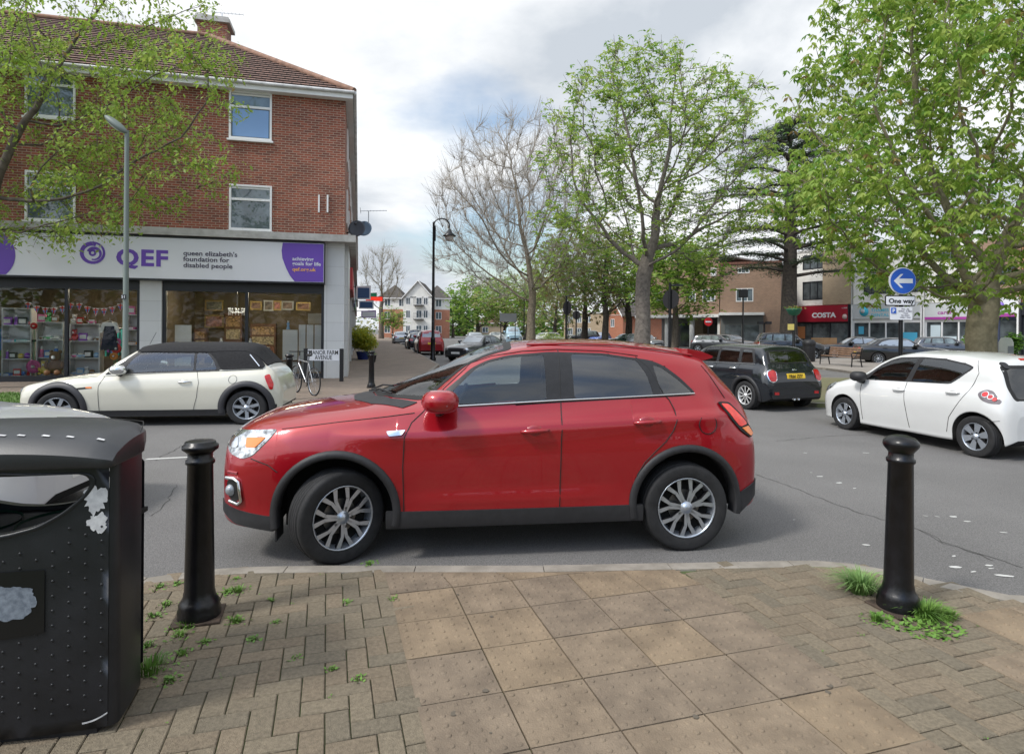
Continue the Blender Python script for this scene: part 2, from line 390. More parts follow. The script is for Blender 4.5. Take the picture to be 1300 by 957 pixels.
        if not lining: b.add(V[:m], [tuple(range(m))], 0, False); b.add(V[-m:], [tuple(range(m))[::-1]], 0, False)
        return b.build(name, mats, parent)
GRIDK = 1.
def patch(name, m, parent, fn, poly, r=.03, thick=.006, grid=.06, mi=None, holes=()):
    """a curved panel: polygon in a 2-D chart, carried onto the body by fn, with an edge that turns in"""
    grid = grid*GRIDK
    pl = densify(rpoly(poly, r), grid*.8); n = len(pl)
    xs = [p[0] for p in pl]; ys = [p[1] for p in pl]; pts = [Vector(p) for p in pl]
    hs = [densify(rpoly(h, .03), grid*.8) for h in holes]; ed = [(i, (i+1) % n) for i in range(n)]
    for h in hs:
        k0 = len(pts); pts += [Vector(p) for p in h]; ed += [(k0+i, k0+(i+1) % len(h)) for i in range(len(h))]
    a = min(xs)+grid/2
    while a < max(xs):
        b = min(ys)+grid/2
        while b < max(ys):
            if inpoly(a, b, pl) and not any(inpoly(a, b, h) or min((a-p[0])**2+(b-p[1])**2 for p in h) < (grid*.35)**2 for h in hs) and min((a-p[0])**2+(b-p[1])**2 for p in pl) > (grid*.35)**2: pts.append(Vector((a, b)))
            b += grid
        a += grid
    v, e, f, _, _, _ = delaunay_2d_cdt(pts, ed if hs else [], [] if hs else [list(range(n))], 0 if hs else 1, 1e-5)
    if hs:
        def keep(t):
            cx, cy = sum(v[i].x for i in t)/3, sum(v[i].y for i in t)/3; return inpoly(cx, cy, pl) and not any(inpoly(cx, cy, h) for h in hs)
        f = [t for t in f if keep(t)]
    V = [Vector(fn(p[0], p[1])) for p in v]
    c = sum(V, Vector())/len(V)
    # outward test against body centre line
    mb = MB(); fs = []
    nn = Vector()
    for t in f:
        for i in range(1, len(t)-1): nn += (V[t[i]]-V[t[0]]).cross(V[t[i+1]]-V[t[0]])
    nn.normalize(); out_ = (c-Vector(parent.get('_mid', (c.x, 0, .8)))).normalized()
    flip = nn.dot(out_) < 0
    nrm = -nn if flip else nn
    mb.add(V, [tuple(t)[::-1] if flip else tuple(t) for t in f], 0, True)
    bd = [Vector(fn(p[0], p[1])) for p in pl]; lo = [q-nrm*thick for q in bd]
    k = len(bd); mb.add(bd+lo, [(i, (i+1) % k, (i+1) % k+k, i+k) for i in range(k)], 0, False)
    return mb.build(name, m, parent)
def ribbon(name, m, parent, fn, line, w, off_r=.004, closed=False):
    """thin moulding or seam along a line in the chart"""
    pts = []
    for i in range(len(line)-1):
        p = Vector(line[i]); q = Vector(line[i+1]); k = max(1, int((q-p).length/.05))
        for j in range(k): pts.append(p.lerp(q, j/k))
    pts.append(Vector(line[-1]))
    mb = MB(); mb.tube([fn(*p) for p in pts], w/2, 5)
    return mb.build(name, m, parent)

def wheel(parent, xw, sg, rad, yout, width, style, steer=0., nsp=7, rimf=.66, rim_m=None, squash=1.):
    """tyre with a rim child; outer face at |y|=yout; local y is the axle"""
    M0 = Matrix.Translation((xw, 0, rad*.985)) @ Matrix.Translation((0, sg*(yout-width/2), 0)) @ Matrix.Rotation(steer, 4, 'Z') @ Matrix.Rotation(-math.pi/2*sg, 4, 'X')
    if squash != 1: M0 = Matrix.Translation((xw, 0, 0)) @ Matrix.Diagonal((squash, 1, 1, 1)) @ Matrix.Translation((-xw, 0, 0)) @ M0
    h = width/2; rr = rad*rimf
    t = MB(); prof = [(rr*.96, -h*.8), (rr+.01, -h), (rad*.9, -h), (rad*.965, -h*.92), (rad*.99, -h*.75)]
    for g_ in (-.45, -.15, .15, .45):
        prof += [(rad, (g_-.1)*h), (rad, (g_+.1)*h), (rad-.008, (g_+.11)*h), (rad-.008, (g_+.18)*h)]
    prof += [(rad*.99, h*.75), (rad*.965, h*.92), (rad*.93, h*.985), (rad*.9, h), (rad*.86, h*1.01), (rr+.02, h*.99), (rr+.004, h*.93), (rr*.96, h*.8)]
    t.lathe(prof, 48, 0, M0, True, False); ty = t.build('wheel', [M_TYRE], parent)
    q = MB(); rm = rim_m or M_ALLOY
    q.lathe([(rr*.97, -h*.7), (rr*.9, -h*.6), (rr*.88, h*.5), (rr*.97, h*.82), (rr*1.01, h*.95), (rr*1.0, h*.98), (rr*.96, h*.93), (rr*.95, h*.6)], 40, 0, M0, True, False)
    q.lathe([(0.0001, h*.25), (rr*.9, h*.25)], 32, 2, M0, False, False)     # dark brake backing
    q.lathe([(0.0001, h*.32), (rr*.55, h*.32), (rr*.55, h*.25)], 32, 3, M0, False, False)  # disc
    zf = h*.86
    def spoke(a, r0, r1, w0, w1, mi=0, da=0, z0=None, z1=None, dep=.03):
        c, s_ = math.cos(a), math.sin(a); c2, s2 = math.cos(a+da), math.sin(a+da)
        p0 = Vector((r0*c, r0*s_, 0)); p1 = Vector((r1*c2, r1*s2, 0)); d = (p1-p0).normalized(); nrm_ = Vector((-d.y, d.x, 0))
        za = zf if z0 is None else z0; zb_ = zf if z1 is None else z1
        vs = []
        for p, w_, z in ((p0, w0, za), (p1, w1, zb_)):
            for sx, dz in ((-1, 0), (1, 0), (1.15, -dep), (-1.15, -dep)): vs.append(M0 @ (p+nrm_*sx*w_/2+Vector((0, 0, z+dz))))
        q.add(vs, [(0, 1, 5, 4)], mi); q.add(vs, [(1, 2, 6, 5), (3, 0, 4, 7), (2, 3, 7, 6)], 1)
    for k in range(nsp):
        a = 2*math.pi*k/nsp+.3
        if style == 'split':
            for sg2 in (-1, 1):
                spoke(a+sg2*.11, rr*.2, rr*.62, .026, .024, 0, sg2*.0); spoke(a+sg2*.11, rr*.6, rr*.955, .024, .034, 0, sg2*.13)
        elif style == 'fat': spoke(a, rr*.18, rr*.96, .05, .1, 0, 0, zf*.85)
        elif style == 'five': spoke(a, rr*.16, rr*.96, .05, .055, 0, 0, zf*.9); 
        else: spoke(a, rr*.16, rr*.96, .022, .03, 0, 0, zf*.9)
    q.lathe([(rr*.24, zf-.04), (rr*.24, zf-.01), (rr*.2, zf+.002), (.036, zf+.002), (.034, zf+.012), (.0001, zf+.014)], 20, 0, M0, True, False)
    for k in range(5):
        a = 2*math.pi*k/5; q.lathe([(.011, zf), (.011, zf+.012), (.0001, zf+.012)], 8, 1, M0 @ Matrix.Translation((rr*.3*math.cos(a), rr*.3*math.sin(a), -.012)), False, False)
    q.build('rim', [rm, M_ALLOYDK, M_UNDER, mat('brake_disc', (.2, .19, .18), .4, .8)], ty)
    return ty

def mirror_part(t, s, x, z, sg, m, wid=.25, hgt=.17, chrome=False):
    y = s.hw(x+.06, z-.09)
    b = MB(); Mx = Matrix.Translation((x+.05, sg*(y+.13), z)) @ Matrix.Diagonal((.14, wid/2, hgt/2, 1))
    pr = []
    for i in range(11):
        a = math.pi*i/10; pr.append((max(1e-4, math.sin(a)**.6), -math.cos(a)))
    b.lathe(pr, 20, 0, Mx, True, False)
    o = b.build('door_mirror', M_CHROME if chrome else m, t)
    a = MB(); a.tube([(x+.04, sg*(y-.01), z-.1), (x+.04, sg*(y+.07), z-.09), (x+.05, sg*(y+.12), z-.06)], [.03, .03, .045], 8)
    a.build('mirror_arm', M_TRIM, o)
    return o

def make_car(name, label, cat, sp, pm, lod=1, group=None):
    """local frame: x runs from the front axle backwards, z up, origin on the ground under the front axle"""
    t = thing(name, label, cat, group=group); s = Shell(sp); t['_mid'] = ((s.X0+s.X1)/2, 0., .75)
    s.body('body', [pm, M_UNDER], t)
    if sp.get('open'):
        s.body('cabin_lining', [M_LINER, M_UNDER], t, True)
        sx0 = sp.get('seat_x', 1.25); zf_ = sp.get('seat_z', .42)
        def seat(x, y, w_):
            b = MB(); M_ = Matrix.Translation((x, y, zf_)); b.sphere((0,0,.05), .27, 14, 0, (1,w_/.54,.35), M_); b.sphere((.3,0,.36), .34, 14, 0, (.3,w_/.68,1.05), M_ @ Matrix.Rotation(.22, 4, 'Y')); o = b.build('seat', M_SEAT, t)
            h = MB(); h.sphere((.44,0,.76), .13, 12, 0, (.45,1,.75), M_); h.tube([M_ @ Vector((.42,-.05,.6)), M_ @ Vector((.44,-.05,.72))], .008, 5); h.build('headrest', M_SEAT, o)
        seat(sx0, -.37, .52); seat(sx0, .37, .52); seat(sx0+.85, -.36, .6); seat(sx0+.85, .36, .6)
        zb_ = float(s.f[2](sx0-.4)); b = MB(); b.prism([(sx0-.95,zb_-.45),(sx0-.55,zb_-.5),(sx0-.52,zb_-.12),(sx0-.62,zb_-.03),(sx0-1.0,zb_-.03)], -.68, .68, 0, Matrix(((1,0,0,0),(0,0,1,0),(0,1,0,0),(0,0,0,1)))); b.build('dashboard', M_SEAT, t)
        b = MB(); X_ = Matrix.Translation((sx0-.42,.37,zb_-.08)) @ Matrix.Rotation(R(-65), 4, 'Y'); b.tube([X_ @ Vector((.18*math.cos(a), .18*math.sin(a), 0)) for a in np.linspace(0, 2*math.pi, 21)], .016, 6); b.tube([X_ @ Vector((-.17,0,0)), X_ @ Vector((.17,0,0))], .02, 5); b.build('steering_wheel', M_UNDER, t)
    gm = sp.get('glass', M_CARGLASS)
    for xw in sp['axles']:
        b = MB(); b.box((xw-sp['arch']*.97,-.52,.2),(xw+sp['arch']*.97,.52,min(sp['zw']+sp['arch']-.03,.80))); b.build('wheel_well', M_UNDER, t)
    for sg in (-1, 1):
        for i, xw in enumerate(sp['axles']):
            wheel(t, xw, sg, sp['rad'], sp['track'], sp.get('tw', .2), sp.get('style', 'fat'), steer=(sp.get('steer', 0) if i == 0 else 0), nsp=sp.get('nsp', 7), rimf=sp.get('rimf', .66), rim_m=sp.get('rim_m'), squash=sp.get('wsq', 1))
        fn = s.side(sg)
        if 'trimband' in sp: patch('window_surround', M_TRIM, t, s.side(sg, .003), sp['trimband'], .05, .004, .04 if sp.get('open') else .06, holes=[w_[0] for w_ in sp['windows']] if sp.get('open') else ())
        for wi, w_ in enumerate(sp['windows']): patch('side_window', (M_WIND if wi and sp.get('privacy') else M_WIN) if sp.get('open') else sp.get('sideglass', gm), t, s.side(sg, .001 if sp.get('open') else .005), w_[0], .03, .003)
        for ln in sp.get('seams', []): ribbon('door_seam', M_BLACK, t, s.side(sg, .0012), ln, .008)
        for ln in sp.get('chromeline', []): ribbon('chrome_strip', M_CHROME, t, s.side(sg, .006), ln, .014)
        for hx, hz in sp.get('handles', []):
            b = MB(); y = s.hw(hx, hz)
            if lod > 1:
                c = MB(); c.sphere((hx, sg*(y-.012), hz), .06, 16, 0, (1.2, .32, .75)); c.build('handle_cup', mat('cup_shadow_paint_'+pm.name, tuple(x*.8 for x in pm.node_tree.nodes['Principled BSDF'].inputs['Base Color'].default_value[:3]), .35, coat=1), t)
            b.tube([(hx-.105, sg*(y+.004), hz-.003), (hx-.08, sg*(y+.03), hz+.0), (hx, sg*(y+.038), hz+.004), (hx+.08, sg*(y+.03), hz+.008), (hx+.105, sg*(y+.004), hz+.01)], [.01, .016, .017, .016, .01], 8)
            b.build('door_handle', sp.get('handle_m', pm), t)
        if 'sill' in sp:
            x0, x1, za, zb = sp['sill']; patch('sill_trim', M_TRIM, t, s.side(sg, .012), [(x0, za), (x1, za), (x1, zb), (x0, zb)], .01, .03, .1)
        if 'clad' in sp:
            for xw in sp['axles']:
                b = MB(); V = []; n_ = 26; Ra = sp['arch']; zw = sp['zw']
                a0, a1 = sp.get('clad_a', (R(-12), R(192)))
                for k in range(n_+1):
                    a = a0+(a1-a0)*k/n_; 
                    for rr_, off in ((Ra-.025, -.1), (Ra-.025, .012), (Ra-.01, .024), (Ra+sp['clad'], .018), (Ra+sp['clad']+.004, -.004)):
                        x = xw+math.cos(a)*rr_; z = max(zw+math.sin(a)*rr_, .2); V.append((x, sg*(s.hw(x, z)+off), z))
                F_ = [(k*5+j, k*5+j+1, (k+1)*5+j+1, (k+1)*5+j) for k in range(n_) for j in range(4)]
                b.add(V, F_, 0, True); b.build('arch_trim', sp.get('clad_m', M_TRIM), t)
        for pi_, (pl, m_, nm, rr_) in enumerate(sp.get('sidepatches', [])): patch(nm, m_, t, s.side(sg, .006+.0025*pi_), pl, rr_, .012, .04)
        for (pl, m_, nm, rr_) in sp.get('frontpatches', []):
            patch(nm, m_, t, s.end(True, .006), [(sg*a, b_) for a, b_ in pl], rr_, -.006, .04)
        for (pl, m_, nm, rr_) in sp.get('rearpatches', []):
            patch(nm, m_, t, s.end(False, .006), [(sg*a, b_) for a, b_ in pl], rr_, -.006, .04)
        if sp.get('mirror'): mirror_part(t, s, sp['mirror'][0], sp['mirror'][1], sg, pm if len(sp['mirror']) < 3 else sp['mirror'][2])
    if sp.get('open'):
        patch('windscreen_border', M_BLACK, t, s.top(.003), sp['screen'], .06, .006, .06, holes=[[(x_*.90+.10*sum(q[0] for q in sp['screen'])/len(sp['screen']), y_*.92) for x_, y_ in sp['screen']]])
        patch('windscreen', M_WIN, t, s.top(.001), sp['screen'], .06, .004, .09)
        if 'rearscreen' in sp and not sp.get('soft'):
            cz_ = sum(q[1] for q in sp['rearscreen'])/len(sp['rearscreen']); patch('rear_window_border', M_BLACK, t, s.end(False, .003), sp['rearscreen'], .06, .006, .06, holes=[[(a*.90, cz_+(b_-cz_)*.84) for a, b_ in sp['rearscreen']]])
            patch('rear_window', M_WIND if sp.get('privacy') else M_WIN, t, s.end(False, .001), sp['rearscreen'], .06, .004, .08)
    elif 'screen' in sp: patch('windscreen', sp.get('frontglass', gm), t, s.top(.004), sp['screen'], .06, .006, .09)
    if 'rearscreen' in sp and not sp.get('open'): patch('rear_window', gm, t, s.end(False, .005), sp['rearscreen'], .06, .006, .08)
    for (pl, m_, nm, rr_) in sp.get('frontmid', []): patch(nm, m_, t, s.end(True, .007), pl, rr_, .008, .08)
    for (pl, m_, nm, rr_) in sp.get('rearmid', []): patch(nm, m_, t, s.end(False, .007), pl, rr_, .008, .08)
    for (pl, m_, nm, rr_) in sp.get('toppatches', []): patch(nm, m_, t, s.top(.005), pl, rr_, .008, .08)
    del t['_mid']
    return t, s
def place_car(t, p_front, p_rear, sg, track, squash=None):
    """p_front/p_rear: ground points under the near wheels' outer faces; sg: which local side (-1/+1) is near"""
    a = Vector(p_front[:2]); b = Vector(p_rear[:2]); d = (b-a).normalized(); n = Vector((-d.y, d.x))
    o = a - n*sg*track
    t.location = (o.x, o.y, 0); t.rotation_euler = (0, 0, math.atan2(d.y, d.x)); return t
# x, z0, W, zb, wb, ze, we, zc   (x from the front axle backwards)
RED = dict(keys=[(-.90,.42,.34,.66,.31,.68,.22,.69), (-.88,.36,.52,.75,.47,.78,.36,.80), (-.83,.31,.655,.835,.59,.89,.46,.915), (-.71,.28,.765,.905,.67,.97,.52,1.0),
    (-.55,.27,.828,.945,.73,1.02,.56,1.05), (-.3,.27,.87,.985,.78,1.06,.60,1.09), (0,.26,.882,1.02,.79,1.095,.62,1.13), (.2,.25,.884,1.04,.79,1.115,.64,1.165), (.35,.25,.885,1.055,.785,1.125,.655,1.225),
    (.5,.25,.885,1.072,.78,1.135,.665,1.285), (.6,.25,.885,1.085,.775,1.15,.67,1.32), (.7,.25,.885,1.093,.775,1.205,.675,1.36), (.8,.25,.885,1.105,.775,1.29,.68,1.40), (1.0,.25,.885,1.115,.77,1.455,.645,1.495),
    (1.25,.25,.885,1.13,.768,1.535,.615,1.585), (1.6,.25,.885,1.15,.765,1.578,.595,1.63), (2.1,.26,.885,1.175,.76,1.57,.585,1.638), (2.5,.27,.885,1.195,.75,1.538,.575,1.612),
    (2.8,.28,.876,1.205,.73,1.497,.562,1.572), (2.93,.285,.868,1.20,.715,1.465,.553,1.545), (3.0,.29,.855,1.18,.70,1.41,.55,1.50), (3.08,.3,.842,1.15,.685,1.33,.55,1.40), (3.17,.31,.82,1.11,.67,1.23,.565,1.27),
    (3.235,.33,.795,1.06,.665,1.13,.575,1.15), (3.285,.36,.76,.98,.66,1.02,.58,1.03), (3.32,.40,.69,.88,.61,.92,.5,.93), (3.34,.45,.58,.76,.52,.78,.45,.79)],
    g=[(0,.955),(.12,.985),(.25,.975),(.5,.992),(.72,1.0),(.88,.985),(1,.955)],
    crease=[((.1,.9,2.4,3.2),(.93,.95,1.03,1.06),.034,.05), ((.5,1.4,2.1),(.46,.46,.47),.018,.05)],
    axles=(0,2.667), arch=.435, zw=.365, rad=.342, track=.875, tw=.225, style='split', nsp=7, steer=R(33), clad=.03, rimf=.68,
    windows=[[[(.74,1.145),(1.03,1.415),(1.12,1.455),(1.25,1.49),(1.57,1.52),(1.57,1.17)],.03],
             [[(1.79,1.185),(1.79,1.525),(2.05,1.515),(2.33,1.475),(2.40,1.36),(2.435,1.205)],.03],
             [[(2.50,1.215),(2.46,1.44),(2.53,1.42),(2.66,1.32),(2.76,1.225),(2.74,1.215)],.03]],
    trimband=[(.63,1.115),(.99,1.415),(1.12,1.475),(1.3,1.515),(1.62,1.54),(2.05,1.53),(2.45,1.475),(2.56,1.43),(2.68,1.335),(2.79,1.22),(2.74,1.2)],
    chromeline=[[(.88,1.133),(1.2,1.148),(1.65,1.17),(2.1,1.187),(2.5,1.203),(2.78,1.213)]],
    seams=[[(.49,.38),(.48,.7),(.49,.92),(.54,1.02),(.62,1.09),(.78,1.26),(.99,1.45),(1.15,1.505),(1.4,1.545),(1.68,1.56),(2.05,1.548),(2.35,1.51)],[(1.655,.38),(1.665,.9),(1.68,1.16),(1.69,1.555)],
           [(2.26,.60),(2.32,.70),(2.41,.79),(2.49,.86),(2.55,.94),(2.58,1.02),(2.58,1.1),(2.555,1.17),(2.52,1.21),(2.47,1.32),(2.42,1.42),(2.33,1.5)],[(-.40,.975),(-.1,1.012),(.0,1.024),(.35,1.06),(.56,1.085)],
           [(2.84+.075*math.cos(a*.4),.985+.075*math.sin(a*.4)) for a in range(17)],[(2.90,1.43),(2.96,1.34),(3.06,1.17)],
           [(-.61,.77),(-.48,.73),(-.41,.68)]],
    handles=[(1.46,.955),(2.34,1.01)], sill=(.36,2.31,.255,.375),
    sidepatches=[([(-.845,.935),(-.43,.972),(-.5,.89),(-.6,.79),(-.68,.762),(-.79,.79),(-.85,.86)],M_LENS,'headlight',.03),
                 ([(-.88,.43),(-.7,.39),(-.5,.36),(-.43,.36),(-.43,.25),(-.72,.29),(-.87,.36)],M_TRIM,'bumper_lip',.02),
                 ([(3.1,.26),(3.3,.4),(3.33,.52),(3.27,.5),(3.1,.42)],M_TRIM,'rear_bumper_trim',.02),
                 ([(2.97,1.145),(3.08,1.135),(3.19,1.02),(3.28,.89),(3.23,.86),(3.14,.92),(3.05,1.02)],M_BLACK,'tail_light_edge',.02),([(2.99,1.13),(3.07,1.12),(3.18,1.01),(3.215,.965),(3.135,.95),(3.065,1.03)],M_TAIL,'tail_light',.02),([(3.15,.94),(3.22,.95),(3.265,.888),(3.23,.873)],M_AMBER,'tail_indicator',.01),
                 ([(.36,.955),(.50,.965),(.47,.935),(.38,.93)],M_CHROME,'fender_badge',.01)],
    screen=[(.24,-.3),(.19,0),(.24,.3),(.38,.52),(.60,.645),(.98,.60),(1.32,.54),(1.37,0),(1.32,-.54),(.98,-.6),(.60,-.645),(.38,-.52)],
    rearscreen=[(-.52,1.17),(-.49,1.42),(.49,1.42),(.52,1.17)],
    toppatches=[([(.06,-.3),(.02,0),(.06,.3),(.22,.56),(.47,.71),(.58,.66),(.37,.53),(.23,.3),(.18,0),(.23,-.3),(.37,-.53),(.58,-.66),(.47,-.71),(.22,-.56)],M_TRIM,'cowl_panel',.01)],
    frontmid=[([(-.42,.5),(-.36,.72),(.36,.72),(.42,.5)],M_TRIM,'grille',.03)],
    mirror=(.70,1.185), open=True, privacy=True, seat_x=1.35, seat_z=.5)
CREAM = dict(keys=[(-.72,.3,.4,.48,.37,.49,.3,.5),(-.69,.26,.58,.6,.53,.62,.4,.63),(-.62,.22,.70,.67,.62,.69,.46,.70),(-.45,.19,.78,.72,.69,.745,.52,.76),(-.1,.18,.835,.775,.73,.81,.56,.83),(.3,.18,.844,.825,.75,.865,.58,.885),
    (.58,.18,.844,.86,.745,.895,.62,.93),(.75,.18,.844,.875,.74,1.02,.66,1.05),(1.0,.18,.844,.89,.735,1.2,.61,1.23),(1.25,.18,.844,.905,.73,1.335,.575,1.375),(1.6,.18,.844,.915,.725,1.365,.56,1.42),
    (2.4,.18,.844,.94,.72,1.365,.555,1.425),(2.9,.18,.844,.965,.71,1.35,.555,1.415),(3.08,.18,.842,.98,.70,1.3,.56,1.37),(3.22,.19,.835,.985,.69,1.17,.60,1.2),(3.35,.2,.825,.98,.68,1.03,.63,1.05),(3.45,.22,.80,.93,.68,.955,.62,.97),(3.54,.25,.76,.82,.66,.84,.6,.85),(3.60,.28,.70,.66,.62,.68,.5,.69),(3.63,.32,.6,.55,.55,.56,.45,.57)],
    g=[(0,.94),(.3,.985),(.6,1.0),(.85,.99),(1,.955)], axles=(0,3.052), arch=.40, zw=.3, rad=.305, track=.83, tw=.19, style='five', nsp=7, clad=.075, wsq=1.12, handle_m=M_CHROME, crown=2.6,
    clad_m=mat('grey_black_plastic', (.035,.035,.04), .5), sideglass=M_CARGLASS2,
    windows=[[[(.98,.925),(1.14,1.17),(1.24,1.265),(2.12,1.29),(2.14,.955)],.03],[[(2.17,.957),(2.17,1.29),(2.32,1.27),(2.45,1.13),(2.53,.97)],.05]],
    trimband=[(.70,.885),(1.17,1.27),(1.26,1.31),(2.2,1.335),(2.42,1.31),(2.62,.98),(2.56,.955)],
    seams=[[(.66,.25),(.65,.7),(.72,.86)],[(2.16,.25),(2.23,.5),(2.26,.75),(2.2,.95)],[(2.82+.07*math.cos(a*.4),.80+.07*math.sin(a*.4)) for a in range(17)],[(.3,.82),(.62,.855),(1.5,.905),(2.5,.94),(3.3,.975)]],
    chromeline=[], handles=[(2.03,.76)], sill=(.36,2.7,.17,.28),
    sidepatches=[([(.28,.665),(.52,.69),(.54,.665),(.3,.635)],M_BLACK,'side_scuttle',.01),([(.45,.685),(.55,.69),(.55,.66),(.46,.665)],M_AMBER,'side_repeater',.01),
                 ([(3.34,.86),(3.42,.89),(3.50,.72),(3.49,.62),(3.44,.62)],M_REDLENS,'tail_light',.03),([(3.45,.24),(3.55,.3),(3.55,.36),(3.45,.33)],M_TRIM,'bumper_lip',.02)],
    screen=[(.66,-.5),(.6,0),(.66,.5),(.74,.62),(1.2,.55),(1.24,0),(1.2,-.55),(.74,-.62)], mirror=(.93,.98,M_CHROME), open=True, soft=True, seat_x=1.6, seat_z=.3, rearscreen=[(-.4,1.1),(-.38,1.28),(.38,1.28),(.4,1.1)],
    frontpatches=[([(.42,.52),(.42,.66),(.6,.66),(.62,.54)],M_LENS,'headlight',.06)])
WHITE = dict(keys=[(-.72,.25,.35,.5,.3,.52,.22,.53),(-.69,.2,.52,.6,.46,.62,.35,.63),(-.62,.17,.66,.68,.56,.71,.42,.72),(-.45,.16,.755,.75,.66,.79,.5,.80),(-.2,.16,.80,.82,.69,.87,.52,.89),(.1,.16,.81,.875,.70,.94,.56,.97),
    (.3,.16,.812,.90,.70,1.03,.6,1.07),(.6,.16,.812,.915,.695,1.22,.585,1.255),(.9,.16,.812,.925,.69,1.33,.56,1.385),(1.3,.17,.812,.94,.685,1.375,.55,1.435),(1.8,.17,.812,.965,.68,1.375,.545,1.435),(2.2,.18,.812,.99,.675,1.34,.54,1.405),
    (2.45,.18,.81,1.0,.66,1.3,.53,1.37),(2.56,.18,.80,.98,.65,1.2,.55,1.27),(2.66,.19,.78,.93,.64,1.0,.56,1.03),(2.72,.2,.75,.85,.63,.88,.54,.90),(2.77,.24,.68,.72,.6,.74,.45,.75),(2.79,.28,.58,.6,.52,.61,.4,.62)],
    g=[(0,.95),(.3,.985),(.6,1.0),(.85,.99),(1,.955)], axles=(0,2.38), arch=.345, zw=.275, rad=.285, track=.80, tw=.165, style='fat', nsp=6,
    windows=[[[(.42,.925),(.62,1.13),(.8,1.235),(.95,1.285),(1.30,1.31),(1.16,.945)],.03],[[(1.26,.955),(1.38,1.31),(1.75,1.30),(2.08,1.25),(2.18,1.22),(2.03,1.09),(1.9,.985),(1.85,.975)],.04]],
    trimband=[(.18,.90),(.42,1.02),(.62,1.165),(.8,1.265),(.95,1.312),(1.36,1.335),(1.75,1.325),(2.1,1.27),(2.22,1.225),(2.05,1.07),(1.92,.965)],
    seams=[[(.40,.24),(.38,.6),(.34,.9)],[(1.32,.24),(1.27,.55),(1.22,.8),(1.2,.93)],[(1.95,.28),(2.0,.5),(2.12,.68),(2.25,.9),(2.3,1.15),(2.22,1.32)],[(2.43,.55),(2.6,.52),(2.7,.54)]],
    handles=[(1.12,.80),(2.03,.85)],
    sidepatches=[([(2.38,.88),(2.47,.94),(2.56,.93),(2.69,.80),(2.68,.76),(2.56,.76),(2.45,.80)],mat('smoked_lens',(.12,.1,.11),.1,coat=1),'tail_light',.05),
                 ([(2.49+.047*math.cos(a),.873+.043*math.sin(a)) for a in np.linspace(0,5.6,9)],M_CHROME,'lamp_ring',.0),([(2.49+.038*math.cos(a),.873+.034*math.sin(a)) for a in np.linspace(0,5.6,9)],M_REDLENS,'lamp',.0),([(2.565+.037*math.cos(a),.845+.035*math.sin(a)) for a in np.linspace(0,5.6,9)],M_CHROME,'lamp_ring',.0),([(2.565+.029*math.cos(a),.845+.027*math.sin(a)) for a in np.linspace(0,5.6,9)],M_REDLENS,'lamp',.0),([(2.62+.026*math.cos(a),.815+.026*math.sin(a)) for a in np.linspace(0,5.6,9)],M_REDLENS,'lamp',.0),
                 ([(-.58,.70),(-.3,.80),(-.38,.70),(-.55,.62)],M_LENS,'headlight',.03)],
    screen=[(.02,-.5),(-.02,0),(.02,.5),(.12,.58),(.9,.52),(.97,0),(.9,-.52),(.12,-.58)],
    rearscreen=[(-.57,.80),(-.6,.95),(-.53,1.27),(.53,1.27),(.6,.95),(.57,.80)],
    rearmid=[([(-.15,1.335),(-.15,1.36),(.15,1.36),(.15,1.335)],M_REDLENS,'brake_light',.01),([(-.26,.54),(-.26,.65),(.26,.65),(.26,.54)],M_YPLATE,'number_plate',.01)],
    mirror=(.33,.965,M_TRIM), open=True, privacy=True, seat_x=1.15, seat_z=.32)
